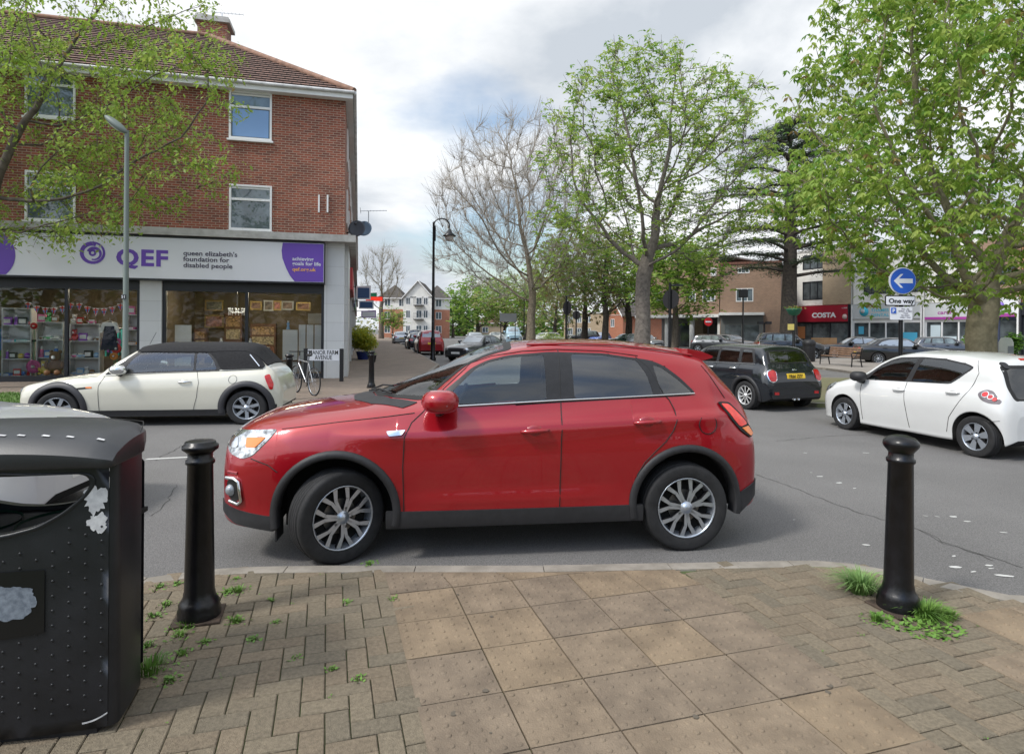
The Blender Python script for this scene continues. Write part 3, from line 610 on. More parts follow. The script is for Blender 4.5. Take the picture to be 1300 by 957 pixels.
DARK = dict(keys=[(-.75,.3,.5,.6,.45,.62,.35,.64),(-.7,.22,.68,.74,.6,.78,.45,.79),(-.5,.19,.80,.82,.69,.86,.5,.88),(-.1,.18,.855,.88,.74,.93,.55,.95),(.45,.18,.864,.93,.75,.98,.6,1.0),
    (.65,.18,.864,.95,.745,1.1,.66,1.13),(.95,.18,.864,.965,.74,1.31,.62,1.34),(1.2,.18,.864,.975,.735,1.36,.6,1.4),(1.7,.18,.864,.985,.73,1.375,.59,1.425),(2.4,.19,.864,1.0,.72,1.36,.58,1.415),
    (2.75,.19,.86,1.0,.71,1.33,.58,1.39),(2.87,.2,.85,.99,.70,1.25,.60,1.31),(3.0,.21,.84,.95,.70,1.02,.62,1.05),(3.07,.22,.83,.90,.70,.93,.62,.95),(3.12,.24,.80,.84,.70,.86,.6,.88),(3.17,.27,.76,.74,.68,.76,.55,.78),(3.2,.3,.68,.62,.6,.63,.5,.64)],
    axles=(0,2.567), arch=.385, zw=.31, rad=.315, track=.85, tw=.2, style='thin', nsp=10, clad=.05, handle_m=M_CHROME, rim_m=mat('silver_alloy',(.7,.7,.7),.3,.5),
    windows=[[[(.85,.99),(1.08,1.28),(1.2,1.31),(1.52,1.325),(1.52,1.0)],.03],[[(1.6,1.005),(1.6,1.325),(2.18,1.315),(2.24,1.02)],.03],[[(2.32,1.02),(2.28,1.31),(2.55,1.29),(2.68,1.03)],.04]],
    sideglass=M_CARGLASS2, chromeline=[[(.7,.955),(1.6,.975),(2.75,1.0)]],
    trimband=[(.7,.97),(1.05,1.32),(1.2,1.345),(1.8,1.355),(2.6,1.325),(2.75,1.02)], seams=[[(.6,.25),(.62,.9)],[(1.55,.25),(1.56,.97)],[(2.1,.35),(2.3,.7),(2.3,.98)]],
    handles=[(1.4,.87),(2.15,.88)], sill=(.36,2.2,.17,.26),
    rearmid=[([(-.255,.70),(-.255,.81),(.255,.81),(.255,.70)],M_YPLATE,'number_plate',.01),([(-.76,.50),(-.76,.515),(.76,.515),(.76,.50)],M_TRIM,'bumper_line',.01),([(-.66,.28),(-.7,.36),(.7,.36),(.66,.28)],M_TRIM,'rear_valance',.02),
             ([(-.04,.87),(-.06,.885),(-.04,.90),(.04,.90),(.06,.885),(.04,.87)],M_CHROME,'badge',.01)],
    rearpatches=[([(.55,.66),(.52,.86),(.6,.91),(.72,.88),(.76,.78),(.74,.66),(.66,.62)],M_CHROME,'tail_light_ring',.06),([(.5,.37),(.5,.43),(.62,.43),(.62,.37)],M_REDLENS,'reflector',.01)],
    rearscreen=[(-.6,1.02),(-.54,1.3),(.54,1.3),(.6,1.02)], screen=[(.58,-.5),(.53,0),(.58,.5),(1.05,.52),(1.08,0),(1.05,-.52)], open=True, privacy=True, seat_x=1.3, seat_z=.35)
SALOON = dict(keys=[(-.85,.3,.5,.58,.45,.6,.35,.62),(-.8,.22,.7,.68,.62,.71,.45,.73),(-.5,.2,.83,.78,.73,.82,.5,.84),(0,.2,.875,.85,.76,.89,.55,.91),(.6,.2,.88,.91,.76,.95,.62,.97),(.8,.2,.88,.93,.75,1.06,.66,1.08),(1.2,.2,.88,.945,.74,1.31,.6,1.34),(1.5,.2,.88,.955,.735,1.37,.57,1.41),
    (2.1,.2,.88,.97,.73,1.37,.56,1.42),(2.6,.2,.88,.985,.72,1.27,.58,1.33),(3.0,.21,.87,.99,.72,1.07,.62,1.1),(3.25,.22,.86,.98,.71,1.01,.62,1.03),(3.5,.24,.83,.95,.7,.98,.6,1.0),(3.6,.28,.78,.86,.68,.88,.56,.9),(3.65,.35,.68,.7,.6,.72,.5,.73)],
    axles=(0,2.72), arch=.37, zw=.31, rad=.315, track=.86, style='thin', nsp=9,
    windows=[[[(.92,.965),(1.2,1.24),(1.35,1.31),(1.68,1.33),(1.68,.985)],.03],[[(1.74,.985),(1.74,1.33),(2.2,1.29),(2.5,1.2),(2.7,1.04),(2.66,1.0)],.03]],
    trimband=[(.8,.95),(1.2,1.275),(1.4,1.345),(2.1,1.345),(2.5,1.26),(2.82,1.02),(2.8,.985)], seams=[[(.6,.3),(.62,.9)],[(1.71,.3),(1.71,.96)],[(2.4,.7),(2.5,.96)]], handles=[(1.6,.85),(2.4,.87)], sill=(.36,2.3,.19,.26),
    screen=[(.7,-.55),(.65,0),(.7,.55),(1.28,.5),(1.34,0),(1.28,-.5)], rearscreen=[(-.5,1.07),(-.45,1.27),(.45,1.27),(.5,1.07)],
    frontpatches=[([(.5,.58),(.48,.7),(.68,.72),(.74,.62)],M_LENS,'headlight',.03)], rearpatches=[([(.4,.76),(.4,.88),(.72,.9),(.76,.78)],M_REDLENS,'tail_light',.03)], 
    rearmid=[([(-.26,.6),(-.26,.71),(.26,.71),(.26,.6)],M_YPLATE,'number_plate',.01)], frontmid=[([(-.26,.4),(-.26,.51),(.26,.51),(.26,.4)],M_WPLATE,'number_plate',.01),([(-.4,.54),(-.42,.66),(.42,.66),(.4,.54)],M_TRIM,'grille',.02)],
    mirror=(.95,1.02))
def variant(base, **k):
    d = dict(base); d.update(k); return d
def stretch(base, kz=1., roof=0., **k):
    """taller body: heights above the sill scaled"""
    d = dict(base); f = lambda z: .2+(z-.2)*kz if z > .2 else z
    d['keys'] = [(a, b, c, f(e), g_, f(h), i, f(j)) for (a, b, c, e, g_, h, i, j) in base['keys']]
    def fp(pl): return [(p[0], f(p[1])) for p in pl]
    d['windows'] = [[fp(w_[0]), w_[1]] for w_ in base['windows']]; d['trimband'] = fp(base['trimband'])
    for q in ('frontpatches', 'rearpatches', 'frontmid', 'rearmid', 'sidepatches'):
        if q in base: d[q] = [(fp(a), b, c, e) for a, b, c, e in base[q]]
    d['seams'] = [fp(l) for l in base.get('seams', [])]; d['handles'] = [(a, f(b)) for a, b in base.get('handles', [])]; d['chromeline'] = [fp(l) for l in base.get('chromeline', [])]
    if 'rearscreen' in base: d['rearscreen'] = fp(base['rearscreen'])
    if 'mirror' in base: d['mirror'] = (base['mirror'][0], f(base['mirror'][1]), *base['mirror'][2:])
    if 'frontpatches' not in d: d['frontpatches'] = []
    d.update(k); return d
HATCH = variant({k: v for k, v in DARK.items() if k not in ('rim_m',)}, handle_m=M_TRIM, clad=.0, rearpatches=[([(.5,.74),(.5,.9),(.74,.92),(.77,.76)],M_REDLENS,'tail_light',.04)],
    frontpatches=[([(.42,.58),(.45,.7),(.66,.72),(.72,.6)],M_LENS,'headlight',.04)], frontmid=[([(-.26,.38),(-.26,.49),(.26,.49),(.26,.38)],M_WPLATE,'number_plate',.01),([(-.4,.52),(-.42,.62),(.42,.62),(.4,.52)],M_TRIM,'grille',.02)],
    mirror=(.8,1.05), open=False, rearmid=[([(-.255,.62),(-.255,.73),(.255,.73),(.255,.62)],M_YPLATE,'number_plate',.01)], style='five', nsp=5)
SUV = stretch(HATCH, 1.18, rad=.35, zw=.35, arch=.42, track=.86)
VAN = stretch(HATCH, 1.5, rad=.33)

P_RED = paint('red', (.30, .002, .009), .25, .28); P_CREAM = paint('cream', (.60, .58, .49), 0, .3); P_WHITE = paint('white', (.56, .565, .56), 0, .3)
P_NAVY = paint('dark_navy', (.008, .011, .016), .3, .25); P_BLACK = paint('black', (.008, .008, .009), .2, .25); P_GREY = paint('graphite', (.07, .075, .085), .7, .3)
P_SILVER = paint('silver', (.42, .44, .47), .7, .3); P_DKRED = paint('dark_red', (.28, .01, .015), .3, .3); P_BLUE = paint('blue', (.02, .06, .25), .3, .3); P_PALEBLUE = paint('pale_blue', (.35, .5, .6), .3, .3)
GRIDK = .55
# ------------------------------------------------------------ the near cars
def extra_red():
    t, s = make_car('red_suv', 'bright red compact SUV parked side-on at the kerb with its front wheel turned', 'car', RED, P_RED, 2)
    # amber in the headlight, fog lamp with chrome ring, parking sensor, wipers, roof ribs, mud flaps
    for ch in list(t.children):
        if ch.name.startswith('headlight'):
            sg = -1 if ch.data.vertices[0].co.y < 0 else 1
            ch['_mid'] = (1.2, 0., .75)
            patch('indicator', M_AMBER, ch, s.side(sg, .012), [(-.66,.905),(-.51,.915),(-.58,.845),(-.655,.84)], .01, .006, .04)
            patch('lamp_bulb', M_CHROME, ch, s.side(sg, .013), [(-.81,.90),(-.73,.905),(-.72,.83),(-.8,.83)], .03, .006, .04); del ch['_mid']
    t['_mid'] = (1.2, 0., .75)
    for sg in (-1, 1):
        fo = patch('fog_lamp', M_BLACK, t, s.side(sg, .006), [(-.80,.60),(-.72,.61),(-.70,.46),(-.75,.445),(-.80,.5)], .03, .01, .04)
        ribbon('fog_lamp_ring', M_CHROME, fo, s.side(sg, .012), [(-.80,.615),(-.73,.62),(-.695,.60),(-.675,.46),(-.70,.435),(-.77,.45)], .028)
        b = MB(); b.sphere((-.765, sg*(s.hw(-.765, .53)-.005), .53), .045, 12); b.build('fog_lamp_bulb', M_CARGLASS, fo)
        b = MB(); b.box((-.43, sg*.72-.1, .17), (-.418, sg*.72+.1, .36)); b.build('mud_flap', M_TRIM, t)
        b = MB(); b.tube([s.top(.012)(x, sg*.50) for x in (1.45, 1.8, 2.2, 2.6, 2.85)], .009, 6); b.build('roof_moulding', P_RED, t)
        b = MB(); b.tube([s.top(.02)(.14, sg*.1+.25), s.top(.035)(.27, sg*.1-.1), s.top(.035)(.38, sg*.1-.4)], .008, 6); b.build('wiper', M_TRIM, t)
        ribbon('mirror_light', M_LENS, t, lambda a, b: (a, sg*(s.hw(.8, 1.1)+.235), b), [(.76,1.165),(.80,1.166)], .02)
        b = MB(); b.tube([(-.795, sg*(s.hw(-.795,.66)+.002), .66), (-.71, sg*(s.hw(-.71,.66)+.002), .66)], .01, 6); b.build('bumper_crease', P_RED, t)
    b = MB(); b.prism([(2.82,1.5),(2.82,1.566),(2.93,1.55),(3.045,1.505),(3.04,1.49),(2.93,1.46)],-.5,.5,0,Matrix(((1,0,0,0),(0,0,1,0),(0,1,0,0),(0,0,0,1)))); b.build('roof_spoiler', P_RED, t, bevel=.01)
    b = MB()
    for sg in (-1, 1):
        b.box((1.5, sg*.35-.24, .6), (1.9, sg*.35+.24, 1.0))
    b.build('under_tray', M_UNDER, t) if False else None
    del t['_mid']
    return t, s
red, red_s = extra_red(); place_car(red, G(425, 718), G(872, 700), -1, RED['track'])
cream, cs = make_car('convertible', 'cream two-door convertible with closed black fabric roof parked in front of the charity shop', 'car', CREAM, P_CREAM, 2)
M_SOFT = mat('soft_top_fabric', (.014, .014, .016), .85, noise=.3, scale=30, bump=.3, bscale=150)
cream['_mid'] = (1.6, 0., .75)
for sg in (-1, 1):
    patch('soft_top', M_SOFT, cream, cs.side(sg, .014), [(2.33,1.30),(2.40,1.345),(2.9,1.34),(3.04,1.30),(3.18,1.2),(3.33,1.03),(3.30,.99),(2.60,.965),(2.5,1.14)], .03, .012, .05)
    patch('soft_top', M_SOFT, cream, cs.side(sg, .014), [(1.17,1.275),(1.26,1.36),(2.38,1.355),(2.33,1.295),(1.27,1.285)], .01, .012, .05)
    b = MB(); b.tube([cs.side(sg, .02)(3.06,1.22), cs.side(sg, .02)(3.24,1.02)], .014, 6); b.build('rear_window_edge', M_CHROME, cream)
patch('soft_top', M_SOFT, cream, cs.top(.02), [(1.22,-.6),(1.22,.6),(2.4,.6),(3.0,.58),(3.35,.6),(3.35,-.6),(3.0,-.58),(2.4,-.6)], .03, .02, .09)
b = MB(); b.tube([(1.25, -.3, 1.40), (1.36, -.3, 1.62)], .004, 5); b.build('aerial', M_TRIM, cream)
b = MB(); b.lathe([(.27,0),(.27,.01)], 20, 0, Matrix.Translation((0,0,.9))); 
del cream['_mid']
cr_a, cr_b = P(75, 0, 10.4), P(316, 0, 10.85); place_car(cream, cr_a, cr_b, -1, CREAM['track'])
white, ws = make_car('white_hatchback', 'small white five-door hatchback parked at right beyond the bollard', 'car', WHITE, P_WHITE, 2)
place_car(white, G(1071, 545), G(1237, 580), -1, WHITE['track'])
white['_mid'] = (1.1, 0., .75)
patch('rear_wiper_hub', M_TRIM, white, ws.end(False, .02), [(-.5,1.22),(-.5,1.3),(-.42,1.3),(-.42,1.22)], .03, .02, .04); del white['_mid']
dark, ds = make_car('black_hatchback', 'small black five-door hatchback with yellow rear plate behind the red SUV, seen from its tail', 'car', DARK, P_NAVY, 2)
phi = R(22); dr = G(945, 519.5); place_car(dark, dr+np.array([-math.sin(phi), math.cos(phi), 0])*2.567, dr, -1, DARK['track'])
dark['_mid'] = (1.3, 0., .75)
for ch in [c for c in dark.children if c.name.startswith('tail_light_ring')]:
    sg = 1 if ch.data.vertices[0].co.y > 0 else -1; ch['_mid'] = (1.3, 0., .75)
    patch('tail_light', M_REDLENS, ch, ds.end(False, .013), [(sg*.565,.675),(sg*.54,.855),(sg*.6,.893),(sg*.71,.865),(sg*.74,.78),(sg*.72,.675),(sg*.655,.637)], .05, -.006, .04); del ch['_mid']
for ch in [c for c in dark.children if c.name.startswith('number_plate')]:
    x = ds.end(False, .02)(0, .755)[0]
    text('plate_characters', 'YR66 ZZY', .095, M_BLACK, ch, frameM((x, -.235, .722), (0, 1, 0)), bold=.003, scx=.95)
b = MB()
for sy in (-.06, .06): b.lathe([(.03, 0), (.036, .06), (.03, .06), (.0001, .0)], 16, 0, Matrix.Translation((3.14, sy, .27)) @ Matrix.Rotation(math.pi/2, 4, 'Y'), True, False)
b.build('exhaust_pipe', M_CHROME, dark); del dark['_mid']
GRIDK = 1.
# silver-white car whose nose shows behind the litter bin
FL = variant(HATCH, keys=[(a, b, c, d_*.98, e, f, g_, h) for a, b, c, d_, e, f, g_, h in HATCH['keys']], sidepatches=[([(-.66,.76),(-.3,.86),(-.25,.80),(-.42,.68),(-.62,.62)],M_LENS,'headlight',.06)], frontpatches=[])
FL.pop('trimband', None) if False else None
wl, wls = make_car('pale_silver_hatchback', 'pale silver hatchback behind the litter bin, only its bonnet and headlamp showing', 'car', FL, paint('pale_silver', (.62, .63, .65), .3, .3), 1)
place_car(wl, (-4.55, 4.75), (-7.1, 4.45), 1, FL['track'])
# ------------------------------------------------------------ ground, roads, pavements
def asphalt(name, base, var=.5):
    if name in MATS: return MATS[name]
    m = bpy.data.materials.new(name); m.use_nodes = True; t = m.node_tree; b = t.nodes['Principled BSDF']; b.inputs['Roughness'].default_value = .85
    c = t.nodes.new('ShaderNodeTexCoord'); L = t.links.new
    def ns(sc, det, r=.6):
        n = t.nodes.new('ShaderNodeTexNoise'); n.inputs['Scale'].default_value = sc; n.inputs['Detail'].default_value = det; n.inputs['Roughness'].default_value = r; L(c.outputs['Object'], n.inputs[0]); return n
    def mr(n, a, b_, c_, d): q = t.nodes.new('ShaderNodeMapRange'); q.inputs[1].default_value = a; q.inputs[2].default_value = b_; q.inputs[3].default_value = c_; q.inputs[4].default_value = d; L(n.outputs[0], q.inputs[0]); return q
    f = mr(ns(95, 3), .3, .7, 1-var, 1+var*1.3); g = mr(ns(.35, 5), .35, .65, .82, 1.12); h = mr(ns(28, 5, .75), .32, .68, 1.16, .84)
    m1 = t.nodes.new('ShaderNodeMath'); m1.operation = 'MULTIPLY'; L(f.outputs[0], m1.inputs[0]); L(g.outputs[0], m1.inputs[1])
    m2 = t.nodes.new('ShaderNodeMath'); m2.operation = 'MULTIPLY'; L(m1.outputs[0], m2.inputs[0]); L(h.outputs[0], m2.inputs[1])
    s = t.nodes.new('ShaderNodeVectorMath'); s.operation = 'SCALE'; s.inputs[0].default_value = base; L(m2.outputs[0], s.inputs['Scale']); L(s.outputs[0], b.inputs['Base Color'])
    bp = t.nodes.new('ShaderNodeBump'); bp.inputs['Strength'].default_value = .5; bp.inputs['Distance'].default_value = .006; L(ns(90, 2).outputs[0], bp.inputs['Height']); L(bp.outputs[0], b.inputs['Normal'])
    MATS[name] = m; return m
M_ROAD = asphalt('asphalt', (.122, .118, .115))
M_FARPAVE = brick_mat('far_block_paving', (.24, .185, .145), (.19, .15, .12), (.12, .10, .08), .2, .1, .008, rot=R(14), var=.25, bump=.1)
M_PAVEGREY = asphalt('paving_slabs', (.24, .215, .19), .12)
M_GRASS = mat('grass_ground', (.045, .085, .018), .9, col2=(.09, .15, .03), scale=6)
M_KERB = mat('kerb_stone', (.19, .172, .145), .85, col2=(.28, .255, .22), scale=5, bump=.4, bscale=80)
b = MB(); b.add([(-700,-60,0),(700,-60,0),(700,900,0),(-700,900,0)], [(0,1,2,3)]); struct(b.build('road', M_ROAD))
kp = [G(*q, .04)[:2] for q in ((185,733),(240,725),(300,719),(400,717),(495,717),(600,717),(700,717),(800,715),(900,713),(1000,711),(1050,711),(1100,717),(1150,728),(1200,738),(1300,758))]
kp = [(-30,1.5),(-12,2.6),(-7,3.3),(-4.5,3.95),(-3.2,4.45)] + [tuple(k) for k in kp] + [(3.75,4.0),(4.5,3.2),(5.5,1.8),(6.4,0),(7,-4),(7,-25)]
def resample(pts, d):
    out = [Vector(pts[0])]; acc = 0
    for i in range(len(pts)-1):
        a, c = Vector(pts[i]), Vector(pts[i+1]); L = (c-a).length; s = d-acc
        while s < L: out.append(a.lerp(c, s/L)); s += d
        acc = (acc+L) % d
    out.append(Vector(pts[-1])); return out
def kerb(name, pts, h=.12, w=.13, stone=.9, gap=.006, m=M_KERB, side=1, closed=False):
    """a row of kerb stones; the pavement lies on the right hand of the direction of travel when side=1"""
    pts = [Vector(p) for p in pts]; mb = MB(); rs = resample(pts, stone/4); 
    nr = []
    for i in range(len(rs)):
        d = (rs[min(i+1, len(rs)-1)]-rs[max(i-1, 0)]).normalized(); nr.append(Vector((d.y, -d.x))*side)
    for k in range(0, len(rs)-1, 4):
        seg = list(range(k, min(k+5, len(rs))))
        if len(seg) < 2: continue
        P_ = [rs[i].copy() for i in seg]; d0 = (P_[1]-P_[0]).normalized(); P_[0] += d0*gap/2; d1 = (P_[-1]-P_[-2]).normalized(); P_[-1] -= d1*gap/2
        V = []; dz = rng.uniform(-.002, .002)
        for p, i in zip(P_, seg):
            q = p+nr[i]*w; p2 = p+nr[i]*.012
            V += [(p.x, p.y, -.02), (p.x, p.y, h-.012+dz), (p2.x, p2.y, h+dz), (q.x, q.y, h+dz), (q.x, q.y, -.02)]
        n = len(P_); F_ = [(5*i+j, 5*i+j+1, 5*i+j+6, 5*i+j+5) for i in range(n-1) for j in range(4)]
        F_ += [(0,1,2,3,4), tuple(5*(n-1)+j for j in (4,3,2,1,0))]; mb.add(V, F_)
    return struct(mb.build(name, m))
kerb('kerb', kp, .043, .13)
base = MB(); poly = [tuple(p) for p in kp] + [(-30,-25)]
poly_in = [(p[0], p[1]-.06) for p in kp[:-3]] + [(6.3,0),(6.9,-4),(6.9,-25),(-30,-25)]
base.prism(poly_in[::-1], -.01, .028); 
M_JOINT = mat('mossy_joint', (.055, .05, .03), .95, col2=(.07, .105, .03), scale=2.5)
struct(base.build('pavement', M_JOINT))
th = R(16.7)
def slab_frame():
    a = G(495, 724, .04); bq = G(512, 868, .04); return a, bq
sa, sb = slab_frame()
cT, sT = math.cos(th), math.sin(th)
def rot(p): return (p[0]*cT-p[1]*sT, p[0]*sT+p[1]*cT)
def unrot(p): return (p[0]*cT+p[1]*sT, -p[0]*sT+p[1]*cT)
corner = unrot(G(591.4, 780.6, .04)[:2])     # a known slab corner
S = .4
# slab columns start where the left edge of the buff strip lies
ul = unrot(sa[:2])[0]; col0 = math.floor((ul-corner[0])/S+.5)
def kerb_y(x):
    for i in range(len(kp)-1):
        if kp[i][0] <= x <= kp[i+1][0]: return kp[i][1]+(kp[i+1][1]-kp[i][1])*(x-kp[i][0])/(kp[i+1][0]-kp[i][0])
    return -99
def right_edge(y):   # world x of the buff strip's right edge at world y
    p, q = G(868, 722, .04), G(1072, 868, .04); return p[0]+(q[0]-p[0])*(y-p[1])/(q[1]-p[1])
M_TACT = mat('buff_tactile_slab', (.145, .111, .077), .85, col2=(.22, .17, .118), scale=6.0, bump=.5, bscale=120, detail=8)
M_TACS = [M_TACT, mat('buff_tactile_slab_b', (.135, .105, .076), .85, col2=(.205, .16, .114), scale=6, bump=.5, bscale=120, detail=8), mat('buff_tactile_slab_c', (.15, .113, .075), .85, col2=(.235, .178, .117), scale=4, bump=.5, bscale=120, detail=8)]
tac = MB()
def add_slab(u0, v0, m):
    """clipped where it would run over the kerb"""
    g = .004; q = [(u0+g, v0+g), (u0+S-g, v0+g), (u0+S-g, v0+S-g), (u0+g, v0+S-g)]
    W_ = [rot(p) for p in q]; lim = lambda x: kerb_y(x)-.135
    V = []
    for x, y in W_: V.append((x, min(y, lim(x))))
    if V[3][1] <= V[0][1]+.02 and V[2][1] <= V[1][1]+.02: return
    if min(p[1] for p in W_) > lim(W_[0][0]): return
    mi_ = int(rng.integers(0, 3)); dz_ = rng.uniform(-.0012, .0012); m.prism(V, .02, .043+dz_, mi_)
    for i in range(6):
        for j in range(6):
            x, y = rot((u0+S*(i+.5)/6, v0+S*(j+.5)/6))
            if y > lim(x)-.03: continue
            wr = .0062*rng.uniform(.55, 1.0)
            m.lathe([(.0145, 0), (.012, wr*.85), (.008, wr), (.0001, wr)], 10, mi_, Matrix.Translation((x, y, .043+dz_)), True, False)
cells = set()
for i in range(-4, 14):
    for j in range(-12, 6):
        u0 = corner[0]+i*S; v0 = corner[1]+j*S; cx, cy = rot((u0+S/2, v0+S/2))
        if i < col0 or cy < 1.0: continue
        if cy > kerb_y(cx)+.1: continue
        if cx > right_edge(min(cy, 5.1))+.02: continue
        add_slab(u0, v0, tac); cells.add((i, j))
for i in range(6, 26):     # second buff strip at far right
    for j in range(-16, 8):
        u0 = corner[0]+i*S; v0 = corner[1]+j*S; cx, cy = rot((u0+S/2, v0+S/2)); e = G(1225, 868, .04); f = G(1285, 775, .04)
        xe = e[0]+(f[0]-e[0])*(cy-e[1])/(f[1]-e[1])
        if cx < xe or cx > xe+2.4 or cy > kerb_y(cx)-.1 or cy < 1 or (i, j) in cells: continue
        add_slab(u0, v0, tac); cells.add((i, j))
struct(tac.build('tactile_paving', M_TACS, bevel=.003))
gm_ = MB()
for _ in range(22):
    x, y = rng.uniform(-1.2, 2.6), rng.uniform(2.2, 4.9)
    if (math.floor((unrot((x, y))[0]-corner[0])/S), math.floor((unrot((x, y))[1]-corner[1])/S)) not in cells or y > kerb_y(x)-.2: continue
    r0_ = rng.uniform(.006, .018); gm_.add([(x+r0_*rng.uniform(.7, 1.2)*math.cos(a*.785), y+r0_*rng.uniform(.7, 1.2)*math.sin(a*.785), .0462) for a in range(8)], [tuple(range(8))])
struct(gm_.build('paving_stains', mat('gum_stain', (.10, .085, .065), .9)))
# block paving in herringbone: every block a real brick in one sheet
M_BLOCKS = []
for k, c in enumerate([(.15,.125,.088),(.165,.137,.096),(.138,.117,.084),(.175,.14,.097),(.155,.124,.086)]):
    M_BLOCKS.append(mat('paving_block_%s' % 'abcde'[k], tuple(x*.82 for x in c), .9, col2=tuple(x*1.18 for x in c), scale=55, bump=.7, bscale=150, detail=3))
blk = MB(); W_ = .104
def add_block(u0, v0, du, dv):
    cx, cy = rot((u0+du/2, v0+dv/2))
    if not (-4.6 < cx < 6.2 and 1.1 < cy < 5.5): return
    if cy > kerb_y(cx)-.07: return
    ii = math.floor((u0+du/2-corner[0])/S); jj = math.floor((v0+dv/2-corner[1])/S)
    if (ii, jj) in cells and all((math.floor((u0+a-corner[0])/S), math.floor((v0+b_-corner[1])/S)) in cells for a in (.01, du-.01) for b_ in (.01, dv-.01)): return
    if False and any((math.floor((u0+a-corner[0])/S), math.floor((v0+b_-corner[1])/S)) in cells for a in (.012, du-.012) for b_ in (.012, dv-.012)):
        # trim the block at the slab edge
        c_in = [(a, b_) for a in (.012, du-.012) for b_ in (.012, dv-.012) if (math.floor((u0+a-corner[0])/S), math.floor((v0+b_-corner[1])/S)) in cells]
        if du > dv:
            e = corner[0]+S*round((u0+du/2-corner[0])/S)
            if u0 < e < u0+du:
                if all(a > du/2 for a, _ in c_in): du = e-u0
                elif all(a < du/2 for a, _ in c_in): du = u0+du-e; u0 = e
        if du < .03: return
    g = .0024; tz = rng.uniform(-.0022, .0022); tilt = rng.uniform(-.002, .002, 2); tw = rng.uniform(-.012, .012)
    q = [(g, g), (du-g, g), (du-g, dv-g), (g, dv-g)]; c_, s_ = math.cos(tw), math.sin(tw); V = []
    for z, ins in ((.02, 0), (.036, 0), (.0405, .0045)):
        for a, b_ in q:
            a2 = a+(ins if a < du/2 else -ins)-du/2; b2 = b_+(ins if b_ < dv/2 else -ins)-dv/2
            x, y = rot((u0+du/2+a2*c_-b2*s_, v0+dv/2+a2*s_+b2*c_)); V.append((x, y, z+tz+(tilt[0]*a2/du+tilt[1]*b2/dv if z > .03 else 0)))
    F_ = [(8,9,10,11)] + [(r*4+i, r*4+(i+1) % 4, (r+1)*4+(i+1) % 4, (r+1)*4+i) for r in (0, 1) for i in range(4)]
    blk.add(V, F_, int(rng.integers(0, 5)))
for n_ in range(-110, 110):
    for m_ in range(-50, 60):
        ox, oy = n_+2*m_, n_-2*m_
        if abs(ox*W_) > 9 or abs(oy*W_) > 8: continue
        add_block(ox*W_, oy*W_, 2*W_, W_); add_block((ox-1)*W_, oy*W_, W_, 2*W_)
struct(blk.build('block_paving', M_BLOCKS))
# weeds in the joints and round the bollards
M_WEED = mat('weed_leaf', (.07, .16, .02), .6, col2=(.13, .24, .04), scale=9)
M_WEED2 = mat('grass_blade', (.09, .19, .045), .6, col2=(.17, .28, .08), scale=9)
def tuft(mb, x, y, r, h, n, z=.038, wid=.004, lean=.8):
    for _ in range(n):
        a = rng.uniform(0, 6.283); rr = r*math.sqrt(rng.uniform(0, 1)); bx, by = x+rr*.5*math.cos(a), y+rr*.5*math.sin(a); L = h*rng.uniform(.5, 1.1)
        out_ = lean*rng.uniform(.3, 1.2)*rr/r if r else 0; w_ = wid*rng.uniform(.7, 1.3); px, py = -math.sin(a)*w_, math.cos(a)*w_
        mx_, my = bx+math.cos(a)*L*out_*.45, by+math.sin(a)*L*out_*.45; ex, ey = bx+math.cos(a)*L*out_*1.1, by+math.sin(a)*L*out_*1.1
        mb.add([(bx-px, by-py, z), (bx+px, by+py, z), (mx_+px*.8, my+py*.8, z+L*.6), (mx_-px*.8, my-py*.8, z+L*.6), (ex, ey, z+L*(.95-.35*out_))], [(0,1,2,3), (3,2,4)], 0, True)
def leafy(mb, x, y, r, n, z=.04, s=.012):
    for _ in range(n):
        a, rr = rng.uniform(0, 6.283), r*rng.uniform(0, 1)**.6; c = Vector((x+rr*math.cos(a), y+rr*math.sin(a), z+rng.uniform(0, .02)*(1-rr/r)+.002)); d = rng.uniform(0, 6.283); q = s*rng.uniform(.5, 1.3)
        u_ = Vector((math.cos(d), math.sin(d), rng.uniform(-.1, .6)))*q; v_ = Vector((-math.sin(d), math.cos(d), rng.uniform(-.2, .3)))*q*.5
        mb.add([c-u_*.3, c+u_*.5+v_, c+u_*1.4, c+u_*.5-v_], [(0,1,2,3)])
wb = MB()
for q in ((290,752,.05),(302,750,.07),(300,788,.07),(236,795,.08),(240,779,.05),(190,850,.14),(187,820,.05),(215,865,.05),(232,830,.05),(228,806,.06),(212,768,.05),(195,782,.05),(345,762,.03),(440,765,.03),(443,705,.03),(470,716,.05),(350,790,.03),(322,812,.04),(262,815,.04),(375,835,.03),(420,850,.03),(500,760,.03),(455,862,.03),(300,735,.03),(225,742,.04),(203,745,.05)):
    p = G(q[0], q[1], .04); tuft(wb, p[0], p[1], q[2], q[2]*.55, int(q[2]*700), wid=.0035); leafy(wb, p[0], p[1], q[2]*1.3, int(q[2]*500))
o = wb.build('joint_weeds', M_WEED); o['kind'] = 'stuff'
wb = MB()
